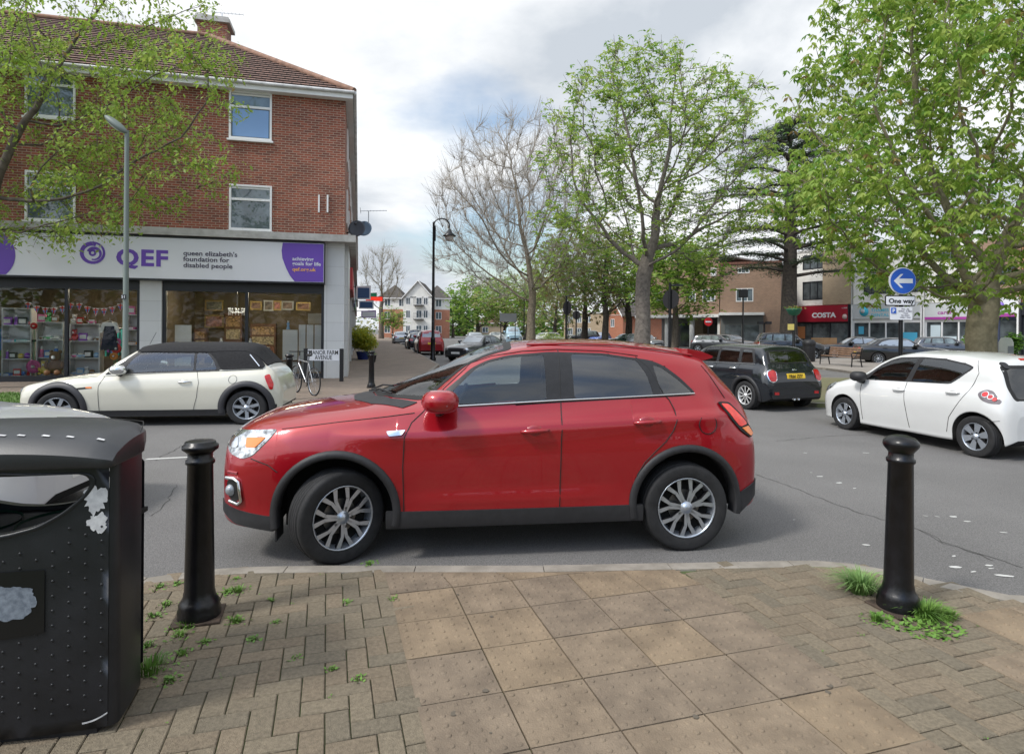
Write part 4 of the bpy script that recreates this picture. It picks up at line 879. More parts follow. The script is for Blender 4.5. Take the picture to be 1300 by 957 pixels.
# moss and seedlings following the joints, thicker on the left
for _ in range(1900):
    n_, m_ = int(rng.integers(-60, 60)), int(rng.integers(-30, 30)); ox, oy = (n_+2*m_)*W_, (n_-2*m_)*W_; t = rng.uniform(0, 2*W_)
    x, y = rot((ox+t, oy)) if rng.random() < .5 else rot((ox, oy+t))
    if not (-3.6 < x < 4.6 and 2.0 < y < kerb_y(x)-.15): continue
    if (math.floor((unrot((x, y))[0]-corner[0])/S), math.floor((unrot((x, y))[1]-corner[1])/S)) in cells: continue
    if rng.random() > (.9 if x < -1.2 else .25 if x < 1.5 else .5): continue
    leafy(wb, x, y, rng.uniform(.008, .03), int(rng.integers(3, 10)), z=.0405, s=.0055)
o = wb.build('moss', M_WEED); o['kind'] = 'stuff'
gp = G(1093, 752, .04); gt = MB(); tuft(gt, gp[0], gp[1], .12, .17, 420, wid=.003, lean=1.4)
tag(gt.build('grass_tuft', M_WEED2), 'thick bluish green grass tuft at left foot of the right bollard', 'plant')
wp = G(1172, 780, .04); wt = MB(); tuft(wt, wp[0], wp[1], .17, .10, 420, wid=.004, lean=1.2); leafy(wt, wp[0]-.1, wp[1]-.1, .22, 380, s=.02); tuft(wt, wp[0]+.1, wp[1]-.04, .12, .06, 150)
tag(wt.build('weed_patch', M_WEED), 'patch of grass and broad weeds right of the right bollard', 'plant')
wp = G(1112, 787, .04); wt = MB(); tuft(wt, wp[0], wp[1], .05, .05, 90); leafy(wt, wp[0], wp[1], .09, 60)
tag(wt.build('weed_patch', M_WEED), 'small low weed clump in front of the right bollard', 'plant')
# far pavement on the left, its kerb and the grass verge
kl = [(-60,9.2),(-20,11.6),(-9,12.3),(-5.6,12.9),(-4.0,13.8),(-3.05,16),(-2.9,20),(-3.3,28),(-7.15,45),(-14,75),(-24,118),(-35,165)]
b = MB(); b.prism(([(p[0]+.0, p[1]+.05) for p in kl]+[(-140,165),(-140,9)]), -.01, .098); struct(b.build('pavement', M_FARPAVE))
kerb('kerb', kl, .105, .13, side=-1)
b = MB(); b.prism([(-60,10.6),(-20,12.0),(-9,12.7),(-8.1,13.1),(-8.6,15.3),(-14,14.2),(-60,6+6)], .09, .125); struct(b.build('verge', M_GRASS))
gb = MB()
for _ in range(4200):
    x = rng.uniform(-14.5, -8.2); y = rng.uniform(12.2, 15.2)
    if inpoly(x, y, [(-20,12.0),(-9,12.7),(-8.1,13.1),(-8.6,15.3),(-14,14.2),(-60,6+6)]): tuft(gb, x, y, .03, .06, 3, .12, wid=.006)
o = gb.build('grass', M_WEED); o['kind'] = 'stuff'
# right-hand verge with the chestnut, island with the bench
M_DIRT = mat('worn_grass', (.16, .135, .085), .95, col2=(.13, .14, .06), scale=2.5, bump=.3, bscale=30)
vr = [(5.7,14.5),(7.1,13.8),(9.3,12.9),(13,11),(22,6),(30,4),(34,12),(17,20.5),(12,21.6),(8,21.9),(6.3,20),(5.6,16.5)]
b = MB(); b.prism(vr[::1], -.01, .098); struct(b.build('verge', M_DIRT)); kerb('kerb', vr+[vr[0]], .104, .13, side=-1)
il = [(13.2,30.2),(14.0,27.5),(13.9,24.5),(15.5,21.8),(22,17.5),(34,14),(60,8),(60,24),(30,33),(20,38.5),(16,40),(13.2,37)]
b = MB(); b.prism(il, -.01, .098); struct(b.build('traffic_island', M_PAVEGREY)); kerb('kerb', il+[il[0]], .104, .13, side=-1)
# marks, cracks and litter on the road
M_CHALK = mat('worn_white_paint', (.48, .48, .46), .8)
mk = MB()
for q in ((1041,605,9),(1065,613,11),(1085,620,6),(1099,575,9),(1128,630,9),(1175,655,7),(1190,656,6),(1210,656,12),(1228,662,10),(1274,676,12),(1211,706,8),(1212,720,16),(1256,718,12),(1236,726,9),(1258,722,8),(1275,731,22),(1100,692,12),(1008,660,5),(1030,600,4),(1022,575,6)):
    p = G(q[0], q[1]); s_ = q[2]/780*p[1]*.5; a = rng.uniform(-.4, .4); k = 7
    V = [(p[0]+s_*math.cos(t*6.283/k)*rng.uniform(.7, 1.2), p[1]+s_*.45*math.sin(t*6.283/k)*rng.uniform(.6, 1.3)+a*s_*math.cos(t*6.283/k), .004) for t in range(k)]; mk.add(V, [tuple(range(k))])
p0, p1 = G(183, 584), G(262, 580); mk.add([(p0[0], p0[1], .004), (p1[0], p1[1], .004), (p1[0], p1[1]+.08, .004), (p0[0], p0[1]+.08, .004)], [(0,1,2,3)])
p0, p1 = G(440, 519.5), G(280, 531)
struct(mk.build('road_markings', M_CHALK))
ck = MB()
def crack(pts, w=.0042):
    L = [Vector(G(*p)[:2]) for p in pts]; rs = resample([tuple(v) for v in L], .09); prev = None; V = []
    for i, p in enumerate(rs):
        d = (rs[min(i+1, len(rs)-1)]-rs[max(i-1, 0)]); d = d.normalized() if d.length > 0 else Vector((1, 0)); n = Vector((-d.y, d.x)); o_ = rng.normal(0, .014); ww = w*rng.uniform(.35, 1.3)
        q = p+n*o_; V += [(q.x-n.x*ww, q.y-n.y*ww, .003), (q.x+n.x*ww, q.y+n.y*ww, .003)]
    ck.add(V, [(2*i, 2*i+1, 2*i+3, 2*i+2) for i in range(len(rs)-1)])
crack([(960,602),(1010,620),(1060,640),(1120,660),(1165,672),(1230,700),(1300,720)]); crack([(1165,672),(1200,690),(1262,712)])
crack([(985,560),(1060,553),(1120,551)], .006); crack([(195,585),(215,575),(250,556)], .005); crack([(190,655),(210,640),(225,615)], .004)
struct(ck.build('road_cracks', mat('crack_dark', (.055, .053, .05), .95)))
# ------------------------------------------------------------ the corner building with the charity shop
BA = R(14); BX = Vector((math.cos(BA), math.sin(BA), 0)); BY = Vector((-math.sin(BA), math.cos(BA), 0)); BO = Vector((-6.05, 19.85, .1))
def fa(px, py, inset=0.):
    """photo pixel on the facade plane -> local (u, z)"""
    r = Vector(ray(px, py)); o = Vector((0, 0, EYE)); q = BO+BY*inset; k = (q-o).dot(BY)/r.dot(BY); p = o+r*k-BO
    return p.dot(BX), p.z
def fx(px, inset=0.): return fa(px, 400, inset)[0]
M_BRICK = brick_mat('red_brick', (.285, .072, .04), (.14, .04, .028), (.33, .24, .18), .225, .075, .011, var=.35)
M_BRICKDK = brick_mat('red_brick_header', (.3, .1, .06), (.2, .06, .04), (.34, .27, .22), .225, .075, .011)
M_WHITE = mat('white_paint', (.74, .74, .73), .55, noise=.06, scale=2.5)
M_TILEW = brick_mat('white_tile_cladding', (.62, .63, .63), (.58, .59, .60), (.42, .42, .42), .6, .6, .006, offset=0, rough=.3, var=.08, bump=.1)
M_DKFRAME = mat('dark_frame', (.02, .022, .028), .4)
M_CONC = mat('weathered_concrete', (.34, .33, .31), .85, col2=(.5, .49, .47), scale=3, detail=8)
M_PVC = mat('white_pvc', (.78, .78, .78), .35)
M_PANE = mat('window_pane', (.13, .165, .19), .02, .22, noise=.3, scale=1.1, ior=1.7)
M_ROOM = mat('dark_room', (.03, .032, .035), .9)
M_SHOPGLASS = glass_mat('shop_glass', (.92, .95, .95), 1.0)
def roof_mat():
    m = brick_mat('brown_roof_tile', (.17, .10, .08), (.12, .075, .065), (.05, .035, .03), .3, .26, .03, rough=.9, var=.3, bump=.8); return m
M_ROOF = roof_mat()
bld = thing('shop_building', 'red brick three-storey corner building with a charity shop below and flats above', 'building', tuple(BO), BA)
U0, UR, ZE = -34., fx(437), 9.1
zs_b, zs_t = 3.03, 4.28
def wall_with_holes(mb, u0, u1, z0, z1, holes, y, t=.3, mi=0):
    us = sorted({u0, u1, *[h[0] for h in holes], *[h[1] for h in holes]}); zs = sorted({z0, z1, *[h[2] for h in holes], *[h[3] for h in holes]})
    for i in range(len(us)-1):
        for j in range(len(zs)-1):
            cu, cz = (us[i]+us[i+1])/2, (zs[j]+zs[j+1])/2
            if any(h[0] < cu < h[1] and h[2] < cz < h[3] for h in holes): continue
            a, b_, c, d = us[i], us[i+1], zs[j], zs[j+1]
            mb.add([(a, y, c), (b_, y, c), (b_, y, d), (a, y, d)], [(0,1,2,3)], mi)
    for h in holes:
        a, b_, c, d = h; mb.add([(a,y,c),(b_,y,c),(b_,y,d),(a,y,d),(a,y+t,c),(b_,y+t,c),(b_,y+t,d),(a,y+t,d)], [(0,4,5,1),(1,5,6,2),(2,6,7,3),(3,7,4,0)], mi)
def window(parent, u0, u1, z0, z1, y=0., split=None, mull=None, m=M_PVC, fw=.06, name='window', pane=None, curtain=False, sill=True):
    """frame proud of the wall face, pane recessed"""
    f = MB(); d0, d1 = y-.03, y+.07
    f.box((u0,d0,z0),(u0+fw,d1,z1)); f.box((u1-fw,d0,z0),(u1,d1,z1)); f.box((u0+fw,d0,z1-fw),(u1-fw,d1,z1)); f.box((u0+fw,d0,z0),(u1-fw,d1,z0+fw*1.2))
    zz = [z0+fw, z1-fw]; uu = [u0+fw, u1-fw]
    if split: zs = z0+(z1-z0)*split; f.box((u0+fw,d0+.012,zs-fw*.6),(u1-fw,d1-.01,zs+fw*.6))
    for k in (mull or []): um = u0+(u1-u0)*k; f.box((um-fw*.5,d0+.008,z0+fw),(um+fw*.5,d1-.012,z1-fw))
    if sill: f.box((u0-.05,d0-.06,z0-.06),(u1+.05,d0+.04,z0-.002))
    fo = f.build(name, m, parent)
    g = MB(); g.add([(u0+fw,y+.03,z0+fw),(u1-fw,y+.03,z0+fw),(u1-fw,y+.03,z1-fw),(u0+fw,y+.03,z1-fw)], [(0,1,2,3)]); g.build('pane', pane or M_PANE, fo)
    return fo
# upper wall
wins = []
for px0, px1, prs in ((291,345,((117,178),(235,293))), (32,96,((88,150),(218,281)))):
    for a, b_ in prs:
        u0, zt = fa(px0, a); u1, zb_ = fa(px1, b_+ (0 if px0 > 200 else 0)); um = (u0+u1)/2
        zt = fa((px0+px1)/2, a)[1]; zb_ = fa((px0+px1)/2, b_)[1]; wins.append((u0, u1, zb_, zt))
for s_ in (-9.3, -13.6, -17.9): wins += [(wins[0][0]+s_*1.0-4.2, wins[0][1]+s_-4.2, wins[0][2], wins[0][3]), (wins[1][0]+s_-4.2, wins[1][1]+s_-4.2, wins[1][2], wins[1][3])]
wm = MB(); wall_with_holes(wm, U0, UR, zs_t+.3, ZE, wins, 0.)
DEP = 62.
SW = []   # side wall windows along the street
for k in range(14):
    y0 = 2.2+k*4.1
    SW += [(y0, y0+1.5, 5.4, 6.6), (y0, y0+1.5, 7.6, 8.8)]
def side_quad(mb, y0, y1, z0, z1, mi=0): mb.add([(UR,y0,z0),(UR,y1,z0),(UR,y1,z1),(UR,y0,z1)], [(0,1,2,3)], mi)
ys = sorted({0., DEP, *[h[0] for h in SW], *[h[1] for h in SW]}); zz = sorted({zs_t+.3, ZE, 5.4, 6.6, 7.6, 8.8})
for i in range(len(ys)-1):
    for j in range(len(zz)-1):
        if any(h[0] < (ys[i]+ys[i+1])/2 < h[1] and h[2] < (zz[j]+zz[j+1])/2 < h[3] for h in SW): continue
        side_quad(wm, ys[i], ys[i+1], zz[j], zz[j+1])
wm.build('brick_wall', M_BRICK, bld)
for wi, w_ in enumerate(wins):
    fo = window(bld, *w_, split=.68)
    if wi == 0: g = MB(); zz0, zz1 = w_[2]+.1, w_[2]+(w_[3]-w_[2])*.64; g.add([(w_[0]+.1,.012,zz0),(w_[1]-.1,.012,zz0),(w_[1]-.1,.012,zz1),(w_[0]+.1,.012,zz1)], [(0,1,2,3)]); g.build('blue_blind', mat('pale_blue_blind', (.22,.36,.62), .12), fo)
    g = MB(); zt_ = w_[3]-.07; g.add([(w_[0]+.07,.013,zt_-.06),(w_[1]-.07,.013,zt_-.06),(w_[1]-.07,.013,zt_),(w_[0]+.07,.013,zt_)], [(0,1,2,3)]); g.build('vent_strip', M_PVC, fo)
for k, h in enumerate(SW):
    f = MB(); x = UR
    for a, b_, c, d in ((h[0],h[0]+.07,h[2],h[3]),(h[1]-.07,h[1],h[2],h[3]),(h[0]+.07,h[1]-.07,h[3]-.07,h[3]),(h[0]+.07,h[1]-.07,h[2],h[2]+.07),((h[0]+h[1])/2-.03,(h[0]+h[1])/2+.03,h[2]+.07,h[3]-.07)): f.box((x-.06,a,c),(x+.045,b_,d))
    fo = f.build('window', M_PVC, bld); g = MB(); g.add([(x-.02,h[0]+.07,h[2]+.07),(x-.02,h[1]-.07,h[2]+.07),(x-.02,h[1]-.07,h[3]-.07),(x-.02,h[0]+.07,h[3]-.07)], [(0,1,2,3)]); g.build('pane', M_PANE, fo)
# concrete band over the shop, eaves, gutter
b = MB(); b.box((U0,-.5,zs_t+.08),(UR+.35,.02,zs_t+.3)); b.box((UR-.02,.022,zs_t+.08),(UR+.35,DEP,zs_t+.3)); b.build('concrete_band', M_CONC, bld)
b = MB(); b.box((U0,-.25,ZE-.1),(UR+.2,.0,ZE-.04)); b.box((UR,.0,ZE-.1),(UR+.2,DEP,ZE-.04)); b.box((U0,-.28,ZE-.1),(UR+.23,-.252,ZE+.1)); b.box((UR+.202,-.25,ZE-.1),(UR+.23,DEP,ZE+.1)); b.build('eaves', M_WHITE, bld)
b = MB(); b.tube([(U0,-.33,ZE+.09),(UR+.27,-.33,ZE+.09)], .055, 8); b.tube([(UR+.29,-.3,ZE+.09),(UR+.29,DEP,ZE+.09)], .055, 8); b.build('gutter', mat('grey_white_gutter', (.6,.6,.6), .5, noise=.2, scale=3), bld)
# hipped roof: ridge 5 m back, then running down the street
rz, rd = 12.95, 5.4; e0 = ZE+.09; ov = .27
def rf(parent, quad, name='roof_slope'):
    """roof slope with its tile courses along the eaves"""
    o_ = Vector(quad[0]); xa = (Vector(quad[1])-o_).normalized(); n = xa.cross(Vector(quad[-1])-o_).normalized(); ya = n.cross(xa)
    Mx = Matrix((xa, ya, n)).transposed().to_4x4(); Mx.translation = o_; inv_ = Mx.inverted(); me = MB()
    loc = [inv_ @ Vector(q) for q in quad]; k = len(loc)
    # courses as real steps
    ymax = max(p.y for p in loc); rows = int(ymax/.3)+1
    def span(y):
        xs_ = []
        for i in range(k):
            a, c = loc[i], loc[(i+1) % k]
            if (a.y-y)*(c.y-y) <= 0 and abs(a.y-c.y) > 1e-6: xs_.append(a.x+(c.x-a.x)*(y-a.y)/(c.y-a.y))
        return (min(xs_), max(xs_)) if len(xs_) > 1 else None
    for r in range(rows):
        y0, y1 = max(r*.3, 1e-3), min((r+1)*.3, ymax-1e-3)
        s0, s1 = span(y0), span(y1)
        if not s0 or not s1 or y1 <= y0: continue
        me.add([(s0[0],y0,.045),(s0[1],y0,.045),(s1[1],y1,.01),(s1[0],y1,.01)], [(0,1,2,3)]); me.add([(s0[0],y0,.045),(s0[1],y0,.045),(s0[1],y0,-.02),(s0[0],y0,-.02)], [(3,2,1,0)])
    ob = me.build(name, M_TILES, parent); ob.matrix_local = Mx; return ob
def tiles_mat(name, c1, c2, jt):
    m = brick_mat(name, c1, c2, jt, .27, .3, .018, rough=.9, rot=0., var=.3, bump=.8, offset=.5); return m
M_TILES = tiles_mat('brown_roof_tile_courses', (.20, .115, .09), (.135, .08, .065), (.05, .035, .03))
XR = UR+ov
rf(bld, [(U0,-ov,e0),(XR,-ov,e0),(XR-rd-ov,rd,rz),(U0,rd,rz)]); rf(bld, [(XR,-ov,e0),(XR,DEP,e0),(XR-rd-ov,DEP,rz),(XR-rd-ov,rd,rz)])
rf(bld, [(XR-2*(rd+ov),2*rd+ov,e0),(U0,2*rd+ov,e0),(U0,rd,rz),(XR-rd-ov,rd,rz)])
b = MB(); b.tube([(XR,-ov,e0+.07),(XR-rd-ov,rd,rz+.05)], .1, 8); b.tube([(U0,rd,rz+.04),(XR-rd-ov,rd,rz+.04)], .1, 8); b.tube([(XR-rd-ov,rd,rz+.04),(XR-rd-ov,DEP,rz+.04)], .1, 8); b.build('ridge_tiles', mat('ridge_tile', (.24,.14,.10), .9, noise=.3, scale=4), bld)
# body behind: keeps the block solid
b = MB(); b.box((U0,5.2,.02),(UR-.32,DEP,ZE-.05)); b.box((U0,.35,zs_t+.4),(UR-.35,5.2,ZE-.1)); b.build('inner_walls', M_ROOM, bld)
# chimney
cu, cd_ = fx(270, 7.), 7.
czt = fa(270, 27, 7.)[1]
ch = MB(); ch.box((cu-.55,cd_-.45,rz-1.4),(cu+.55,cd_+.45,czt-.25)); co = ch.build('chimney', M_BRICK, bld)
c2 = MB(); c2.box((cu-.68,cd_-.58,czt-.25),(cu+.68,cd_+.58,czt-.1)); c2.box((cu-.62,cd_-.52,czt-.1),(cu+.62,cd_+.52,czt)); c2.build('chimney_cap', M_CONC, co)
# white pillars
pil = [(fx(178), fx(206)), (fx(411.5), UR)]
for a, b_ in pil+[(fx(206)-13.2, fx(206)-12.2)]:
    q = MB(); q.box((a,-.06,0),(b_,.5,zs_b if a < -2 else zs_t+.08)); q.build('pillar', M_TILEW, bld)
q = MB(); q.box((UR-.001,.502,0),(UR+.12,3.0,zs_t+.08)); q.build('side_pier', M_TILEW, bld)
# shop front frames
def shopfront(ua, ub, mulls, zb=.16, zt=2.72, y=.05):
    f = MB(); f.box((ua,y-.04,0),(ub,y+.06,zb)); f.box((ua,y-.04,zt),(ub,y+.08,zs_b)); f.box((ua,y-.04,zb),(ua+.09,y+.06,zt)); f.box((ub-.09,y-.04,zb),(ub,y+.06,zt))
    for m_ in mulls: f.box((m_-.045,y-.05,zb),(m_+.045,y+.06,zt))
    fo = f.build('shop_window', M_DKFRAME, bld); us = [ua+.09, *mulls, ub-.09]
    for i in range(len(us)-1):
        g = MB(); a, c = us[i]+(.045 if i else 0), us[i+1]-(.045 if i < len(us)-2 else 0)
        g.add([(a,y,zb),(c,y,zb),(c,y,zt),(a,y,zt)], [(0,1,2,3)]); g.build('pane', M_SHOPGLASS, fo)
    return fo
shopfront(fx(206), fx(411.5), [fx(313)]); uL = fx(206)-12.2
shopfront(uL, fx(178), [fx(84), fx(-20), fx(84)-4.6])
b = MB(); b.box((U0,-.01,0),(uL-1,.4,zs_b)); b.build('side_shopfront', M_DKFRAME, bld)
# interior shell
M_INW = mat('shop_inner_wall', (.16, .125, .08), .9, col2=(.22, .17, .11), scale=.8); M_INF = mat('shop_floor', (.2, .16, .12), .7); M_INC = mat('shop_ceiling', (.42, .40, .33), .9)
def room(u0, u1):
    r = MB(); D = 5.1
    r.add([(u0,.12,.06),(u1,.12,.06),(u1,D,.06),(u0,D,.06)], [(0,1,2,3)], 1); r.add([(u0,.12,2.95),(u1,.12,2.95),(u1,D,2.95),(u0,D,2.95)], [(3,2,1,0)], 2)
    r.add([(u0,D,.06),(u1,D,.06),(u1,D,2.95),(u0,D,2.95)], [(0,1,2,3)], 0); r.add([(u0,.12,.06),(u0,D,.06),(u0,D,2.95),(u0,.12,2.95)], [(0,1,2,3)], 0); r.add([(u1,.12,.06),(u1,D,.06),(u1,D,2.95),(u1,.12,2.95)], [(3,2,1,0)], 0)
    r.build('shop_interior', [M_INW, M_INF, M_INC], bld)
room(fx(192), UR-.1); room(uL, fx(192)-.05)
M_STRIP = mat('strip_light', (1, .9, .7), .5, emit=(1, .88, .66, 22.))
for i, (u, y) in enumerate([(fx(260),1.6),(fx(350),2.6),(fx(40),1.3),(fx(130),2.4)]):
    s_ = MB(); s_.box((u-.75,y-.06,2.86),(u+.75,y+.06,2.93)); s_.build('strip_light', M_STRIP, bld)
# the fascia sign: a top-level thing that hangs on the building
M_SIGNW = mat('sign_white', (.72, .73, .77), .35); M_PURPLE = mat('sign_purple', (.145, .065, .42), .4); M_AMBERTXT = mat('sign_amber', (.85, .42, .08), .5); M_INK = mat('sign_ink', (.06, .05, .09), .5)
sg_ = thing('shop_sign', 'long white fascia sign reading QEF in purple above the charity shop windows', 'sign', tuple(BO), BA)
us0, us1 = fx(206)-12.4, fx(411.5)
b = MB(); b.box((us0,-.38,zs_b+.03),(us1,-.26,zs_t+.0)); b.build('sign_board', M_SIGNW, sg_)
b = MB(); b.box((us0-.03,-.385,zs_b-.02),(us1+.03,-.0,zs_b+.028)); b.box((us0-.03,-.385,zs_t+.003),(us1+.03,-.05,zs_t+.05)); b.box((us1+.002,-.38,zs_b+.03),(us1+.03,-.0,zs_t)); b.build('sign_trim', M_DKFRAME, sg_)
def yS(px, py): return fa(px, py, -.385)
def disc(cu, cz, r, y, m, clip=None, seg=48, nm='sign_roundel'):
    pts = [(cu+r*math.cos(2*math.pi*i/seg), cz+r*math.sin(2*math.pi*i/seg)) for i in range(seg)]
    if clip: pts = [(min(max(u, clip[0]), clip[1]), min(max(z, clip[2]), clip[3])) for u, z in pts]
    q = MB(); q.add([(u, y, z) for u, z in pts], [tuple(range(seg))]); return q.build(nm, m, sg_)
zA, zB = zs_b+.04, zs_t-.01
cuR, czR = yS(411, 330); curve = [yS(357.5, 318), yS(358.5, 328), yS(363, 340), yS(368, 350), yS(373, 358)]
q = MB(); pts = [(yS(359, 310)[0], zB)] + curve[:-1] + [(yS(374,360)[0], zA), (us1-.01, zA), (us1-.01, zB)]; q.add([(u, -.386, z) for u, z in pts], [tuple(range(len(pts)))]); q.build('sign_purple_panel', M_PURPLE, sg_)
disc(fx(-22, -.38), (zA+zB)/2-.05, .78, -.386, M_PURPLE, (us0, us1, zA, zB))
lu, lz = yS(117.5, 321); lr = .33
ring = MB(); n_ = 40
def arcstroke(mb, cu_, cz_, r, a0, a1, w0, w1, y=-.387, n=24):
    V = []
    for i in range(n+1):
        a = a0+(a1-a0)*i/n; w_ = w0+(w1-w0)*i/n; V += [(cu_+(r-w_)*math.cos(a), y, cz_+(r-w_)*math.sin(a)), (cu_+r*math.cos(a), y, cz_+r*math.sin(a))]
    mb.add(V, [(2*i, 2*i+1, 2*i+3, 2*i+2) for i in range(n)])
arcstroke(ring, lu, lz, lr, R(70), R(430), .13, .05); arcstroke(ring, lu+.04, lz-.02, .20, R(-110), R(160), .04, .11); arcstroke(ring, lu, lz, .1, 0, R(360), .06, .06); ring.build('sign_emblem', M_PURPLE, sg_)
def tx(s, px, py, size, m, bold=0, scx=1., name='sign_text', inset=-.387, par=None, sp=1.):
    u, z = fa(px, py, inset); return text(name, s, size, m, par or sg_, Matrix.Translation((u, inset, z)) @ Matrix.Rotation(math.pi/2, 4, 'X'), bold=bold, scx=scx, space=sp)
tx('QEF', 147, 336, .66, M_PURPLE, .022, 1.12, sp=1.08)
for s_, y in (("queen elizabeth's", 324), ("foundation for", 331.5), ("disabled people", 339.3)): tx(s_, 232.5, y, .2, M_INK, .003, 1.1)
for s_, y, m_ in (("achieving", 330.5, M_SIGNW), ("goals for life", 336.5, M_SIGNW), ("qef.org.uk", 343.8, M_AMBERTXT)): tx(s_, 371, y, .155, m_, .003, 1.12, inset=-.389)
# small fittings on the brickwork
for px in (405, 416):
    u0, zt = fa(px, 248); z0 = fa(px, 270)[1]; b = MB(); b.box((u0-.025,-.06,z0),(u0+.025,-.002,zt)); b.build('wall_bracket', M_PVC, bld)
# far shops down the side of the building
cols = [(.45,.05,.06),(.5,.5,.52),(.06,.1,.3),(.05,.25,.1),(.4,.38,.3),(.2,.2,.22),(.5,.1,.1),(.1,.2,.35)]
for k in range(8):
    y0 = 3.2+k*7.2; b = MB(); b.box((UR+.002,y0,0),(UR+.12,y0+.5,zs_t)); b.build('side_pier', M_TILEW, bld)
    b = MB(); b.box((UR+.05,y0+.5,3.1),(UR+.22,y0+7.15,3.95)); b.build('side_fascia', mat('fascia_colour_'+'abcdefgh'[k], cols[k], .5), bld)
    b = MB(); b.box((UR-.2,y0+.5,0),(UR-.02,y0+7.15,3.1)); b.build('side_shopfront', M_DKFRAME, bld)
def projecting(name, px, py, w_, h_, m_, label, d, m2=None):
    """blade sign sticking out of the side wall, seen face on"""
    p = P(px, py, d); r_ = thing(name, label, 'sign', tuple(p), BA); b = MB(); b.box((-w_/2,-.05,-h_/2),(w_/2,.05,h_/2)); b.build('sign_board', m_, r_)
    b = MB(); b.box((-w_/2+.06,-.056,-h_/2+.06),(w_/2-.06,-.052,h_/2-.06)); b.build('sign_face', m2 or m_, r_)
    b = MB(); b.tube([(-w_/2-.5,0,h_/2-.05),(w_/2,0,h_/2+.02)], .02, 6); b.build('sign_bracket', M_DKFRAME, r_); return r_
M_SBLUE = mat('sign_blue', (.03, .08, .2), .4); M_SGREEN = mat('sign_green', (.02, .35, .16), .4); M_SRED = mat('sign_red', (.5, .02, .02), .5, emit=(1,.05,.02,.6)); M_LILAC = mat('sign_lilac', (.45,.3,.6), .5)
projecting('projecting_sign', 461.5, 372, .62, .58, M_SIGNW, 'square blue shop sign in a white frame jutting from the corner building', 27, M_SBLUE)
projecting('projecting_sign', 465, 387, .8, .45, M_SIGNW, 'blue and green shop sign hanging below the square blue sign', 34, M_SBLUE)
projecting('led_sign', 475, 379.5, .95, .24, M_SRED, 'thin red lit lettering sign down the side street', 36)
projecting('projecting_sign', 473, 375.5, .55, .35, M_SGREEN, 'small green sign just above the red lit sign', 41, M_SGREEN)
projecting('projecting_sign', 468, 399, .85, .42, M_LILAC, 'pale lilac sign low down the side street', 36, M_SIGNW)
# satellite dishes
def dish(px, py, d, r, m_, label, tilt=0):
    p = P(px, py, d); t = thing('satellite_dish', label, 'dish', tuple(p), 0); b = MB(); X = Matrix.Rotation(R(78), 4, 'X') @ Matrix.Rotation(tilt, 4, 'Y')
    b.lathe([(.0001,.0),(r*.4,r*.035),(r*.75,r*.12),(r,r*.22),(r,r*.24),(r*.75,r*.15),(.0001,.03)], 28, 0, X, True, False); b.build('dish', m_, t)
    b = MB(); b.tube([X @ Vector((0,r*.95,r*.2)), X @ Vector((0,r*.3,r*.9))], .015, 6); b.sphere(X @ Vector((0,r*.28,r*.95)), .05, 8); b.build('feed_arm', M_DKFRAME, t)
    b = MB(); b.tube([(0,.05,0),(-.45,.2,-.12)], .025, 6); b.build('mount', M_DKFRAME, t)
dish(453.5, 291, 22.5, .31, mat('dish_grey', (.1,.115,.14), .5), 'dark grey satellite dish at the corner of the brick building')
dish(462.5, 291, 26., .33, mat('dish_blue', (.2,.3,.42), .5), 'blue-grey satellite dish just behind the dark grey dish')
def tv_aerial(px, py, d, label, w_=1.1, pole=1.2):
    t = thing('tv_aerial', label, 'aerial', tuple(P(px, py, d)), .3); b = MB(); b.tube([(0,0,-pole),(0,0,0)], .018, 6); b.build('mast', M_ALLOY, t)
    b = MB(); b.tube([(-w_*.3,0,-.02),(w_*.7,0,.06)], .012, 5)
    for k in range(9): x = -w_*.3+w_*k/8; b.tube([(x,-.12,.0+x*.08),(x,.12,.0+x*.08)], .006, 4)
    b.tube([(-w_*.3,0,-.12),(-w_*.33,0,.12)], .01, 4); b.build('boom', M_ALLOY, t)
tv_aerial(282, 17, 26.5, 'thin television aerial on the brick chimney', 1.2, .6)
tv_aerial(468, 268, 24.5, 'television aerial sticking out above the satellite dishes', 1.0, .5)
# ------------------------------------------------------------ trees (space colonisation)
def leaf_mat(name, c, c2=None, trans=.55):
    if name in MATS: return MATS[name]
    m = bpy.data.materials.new(name); m.use_nodes = True; t = m.node_tree; t.nodes.clear(); L = t.links.new
    o = t.nodes.new('ShaderNodeOutputMaterial'); d = t.nodes.new('ShaderNodeBsdfPrincipled'); d.inputs['Roughness'].default_value = .5
    tr = t.nodes.new('ShaderNodeBsdfTranslucent'); mi = t.nodes.new('ShaderNodeMixShader'); mi.inputs[0].default_value = trans
    co = t.nodes.new('ShaderNodeTexCoord'); n = t.nodes.new('ShaderNodeTexNoise'); n.inputs['Scale'].default_value = .9; n.inputs['Detail'].default_value = 4; L(co.outputs['Object'], n.inputs[0])
    r = t.nodes.new('ShaderNodeValToRGB'); r.color_ramp.elements[0].position = .35; r.color_ramp.elements[1].position = .68; r.color_ramp.elements[0].color = (*c, 1); r.color_ramp.elements[1].color = (*(c2 or tuple(x*1.4 for x in c)), 1)
    L(n.outputs[0], r.inputs[0]); L(r.outputs[0], d.inputs['Base Color']); L(r.outputs[0], tr.inputs[0]); L(d.outputs[0], mi.inputs[1]); L(tr.outputs[0], mi.inputs[2]); L(mi.outputs[0], o.inputs[0])
    MATS[name] = m; return m
def bark_mat(name, c1, c2, sc=6):
    m = mat(name, c1, .92, col2=c2, scale=sc, bump=1., bscale=18, detail=8); return m
def ell(r_, n, c, rad, shell=.35):
    v = r_.normal(size=(n, 3)); v /= np.linalg.norm(v, axis=1)[:, None]; q = shell+(1-shell)*r_.random(n)**.6
    return np.array(c)+v*q[:, None]*np.array(rad)
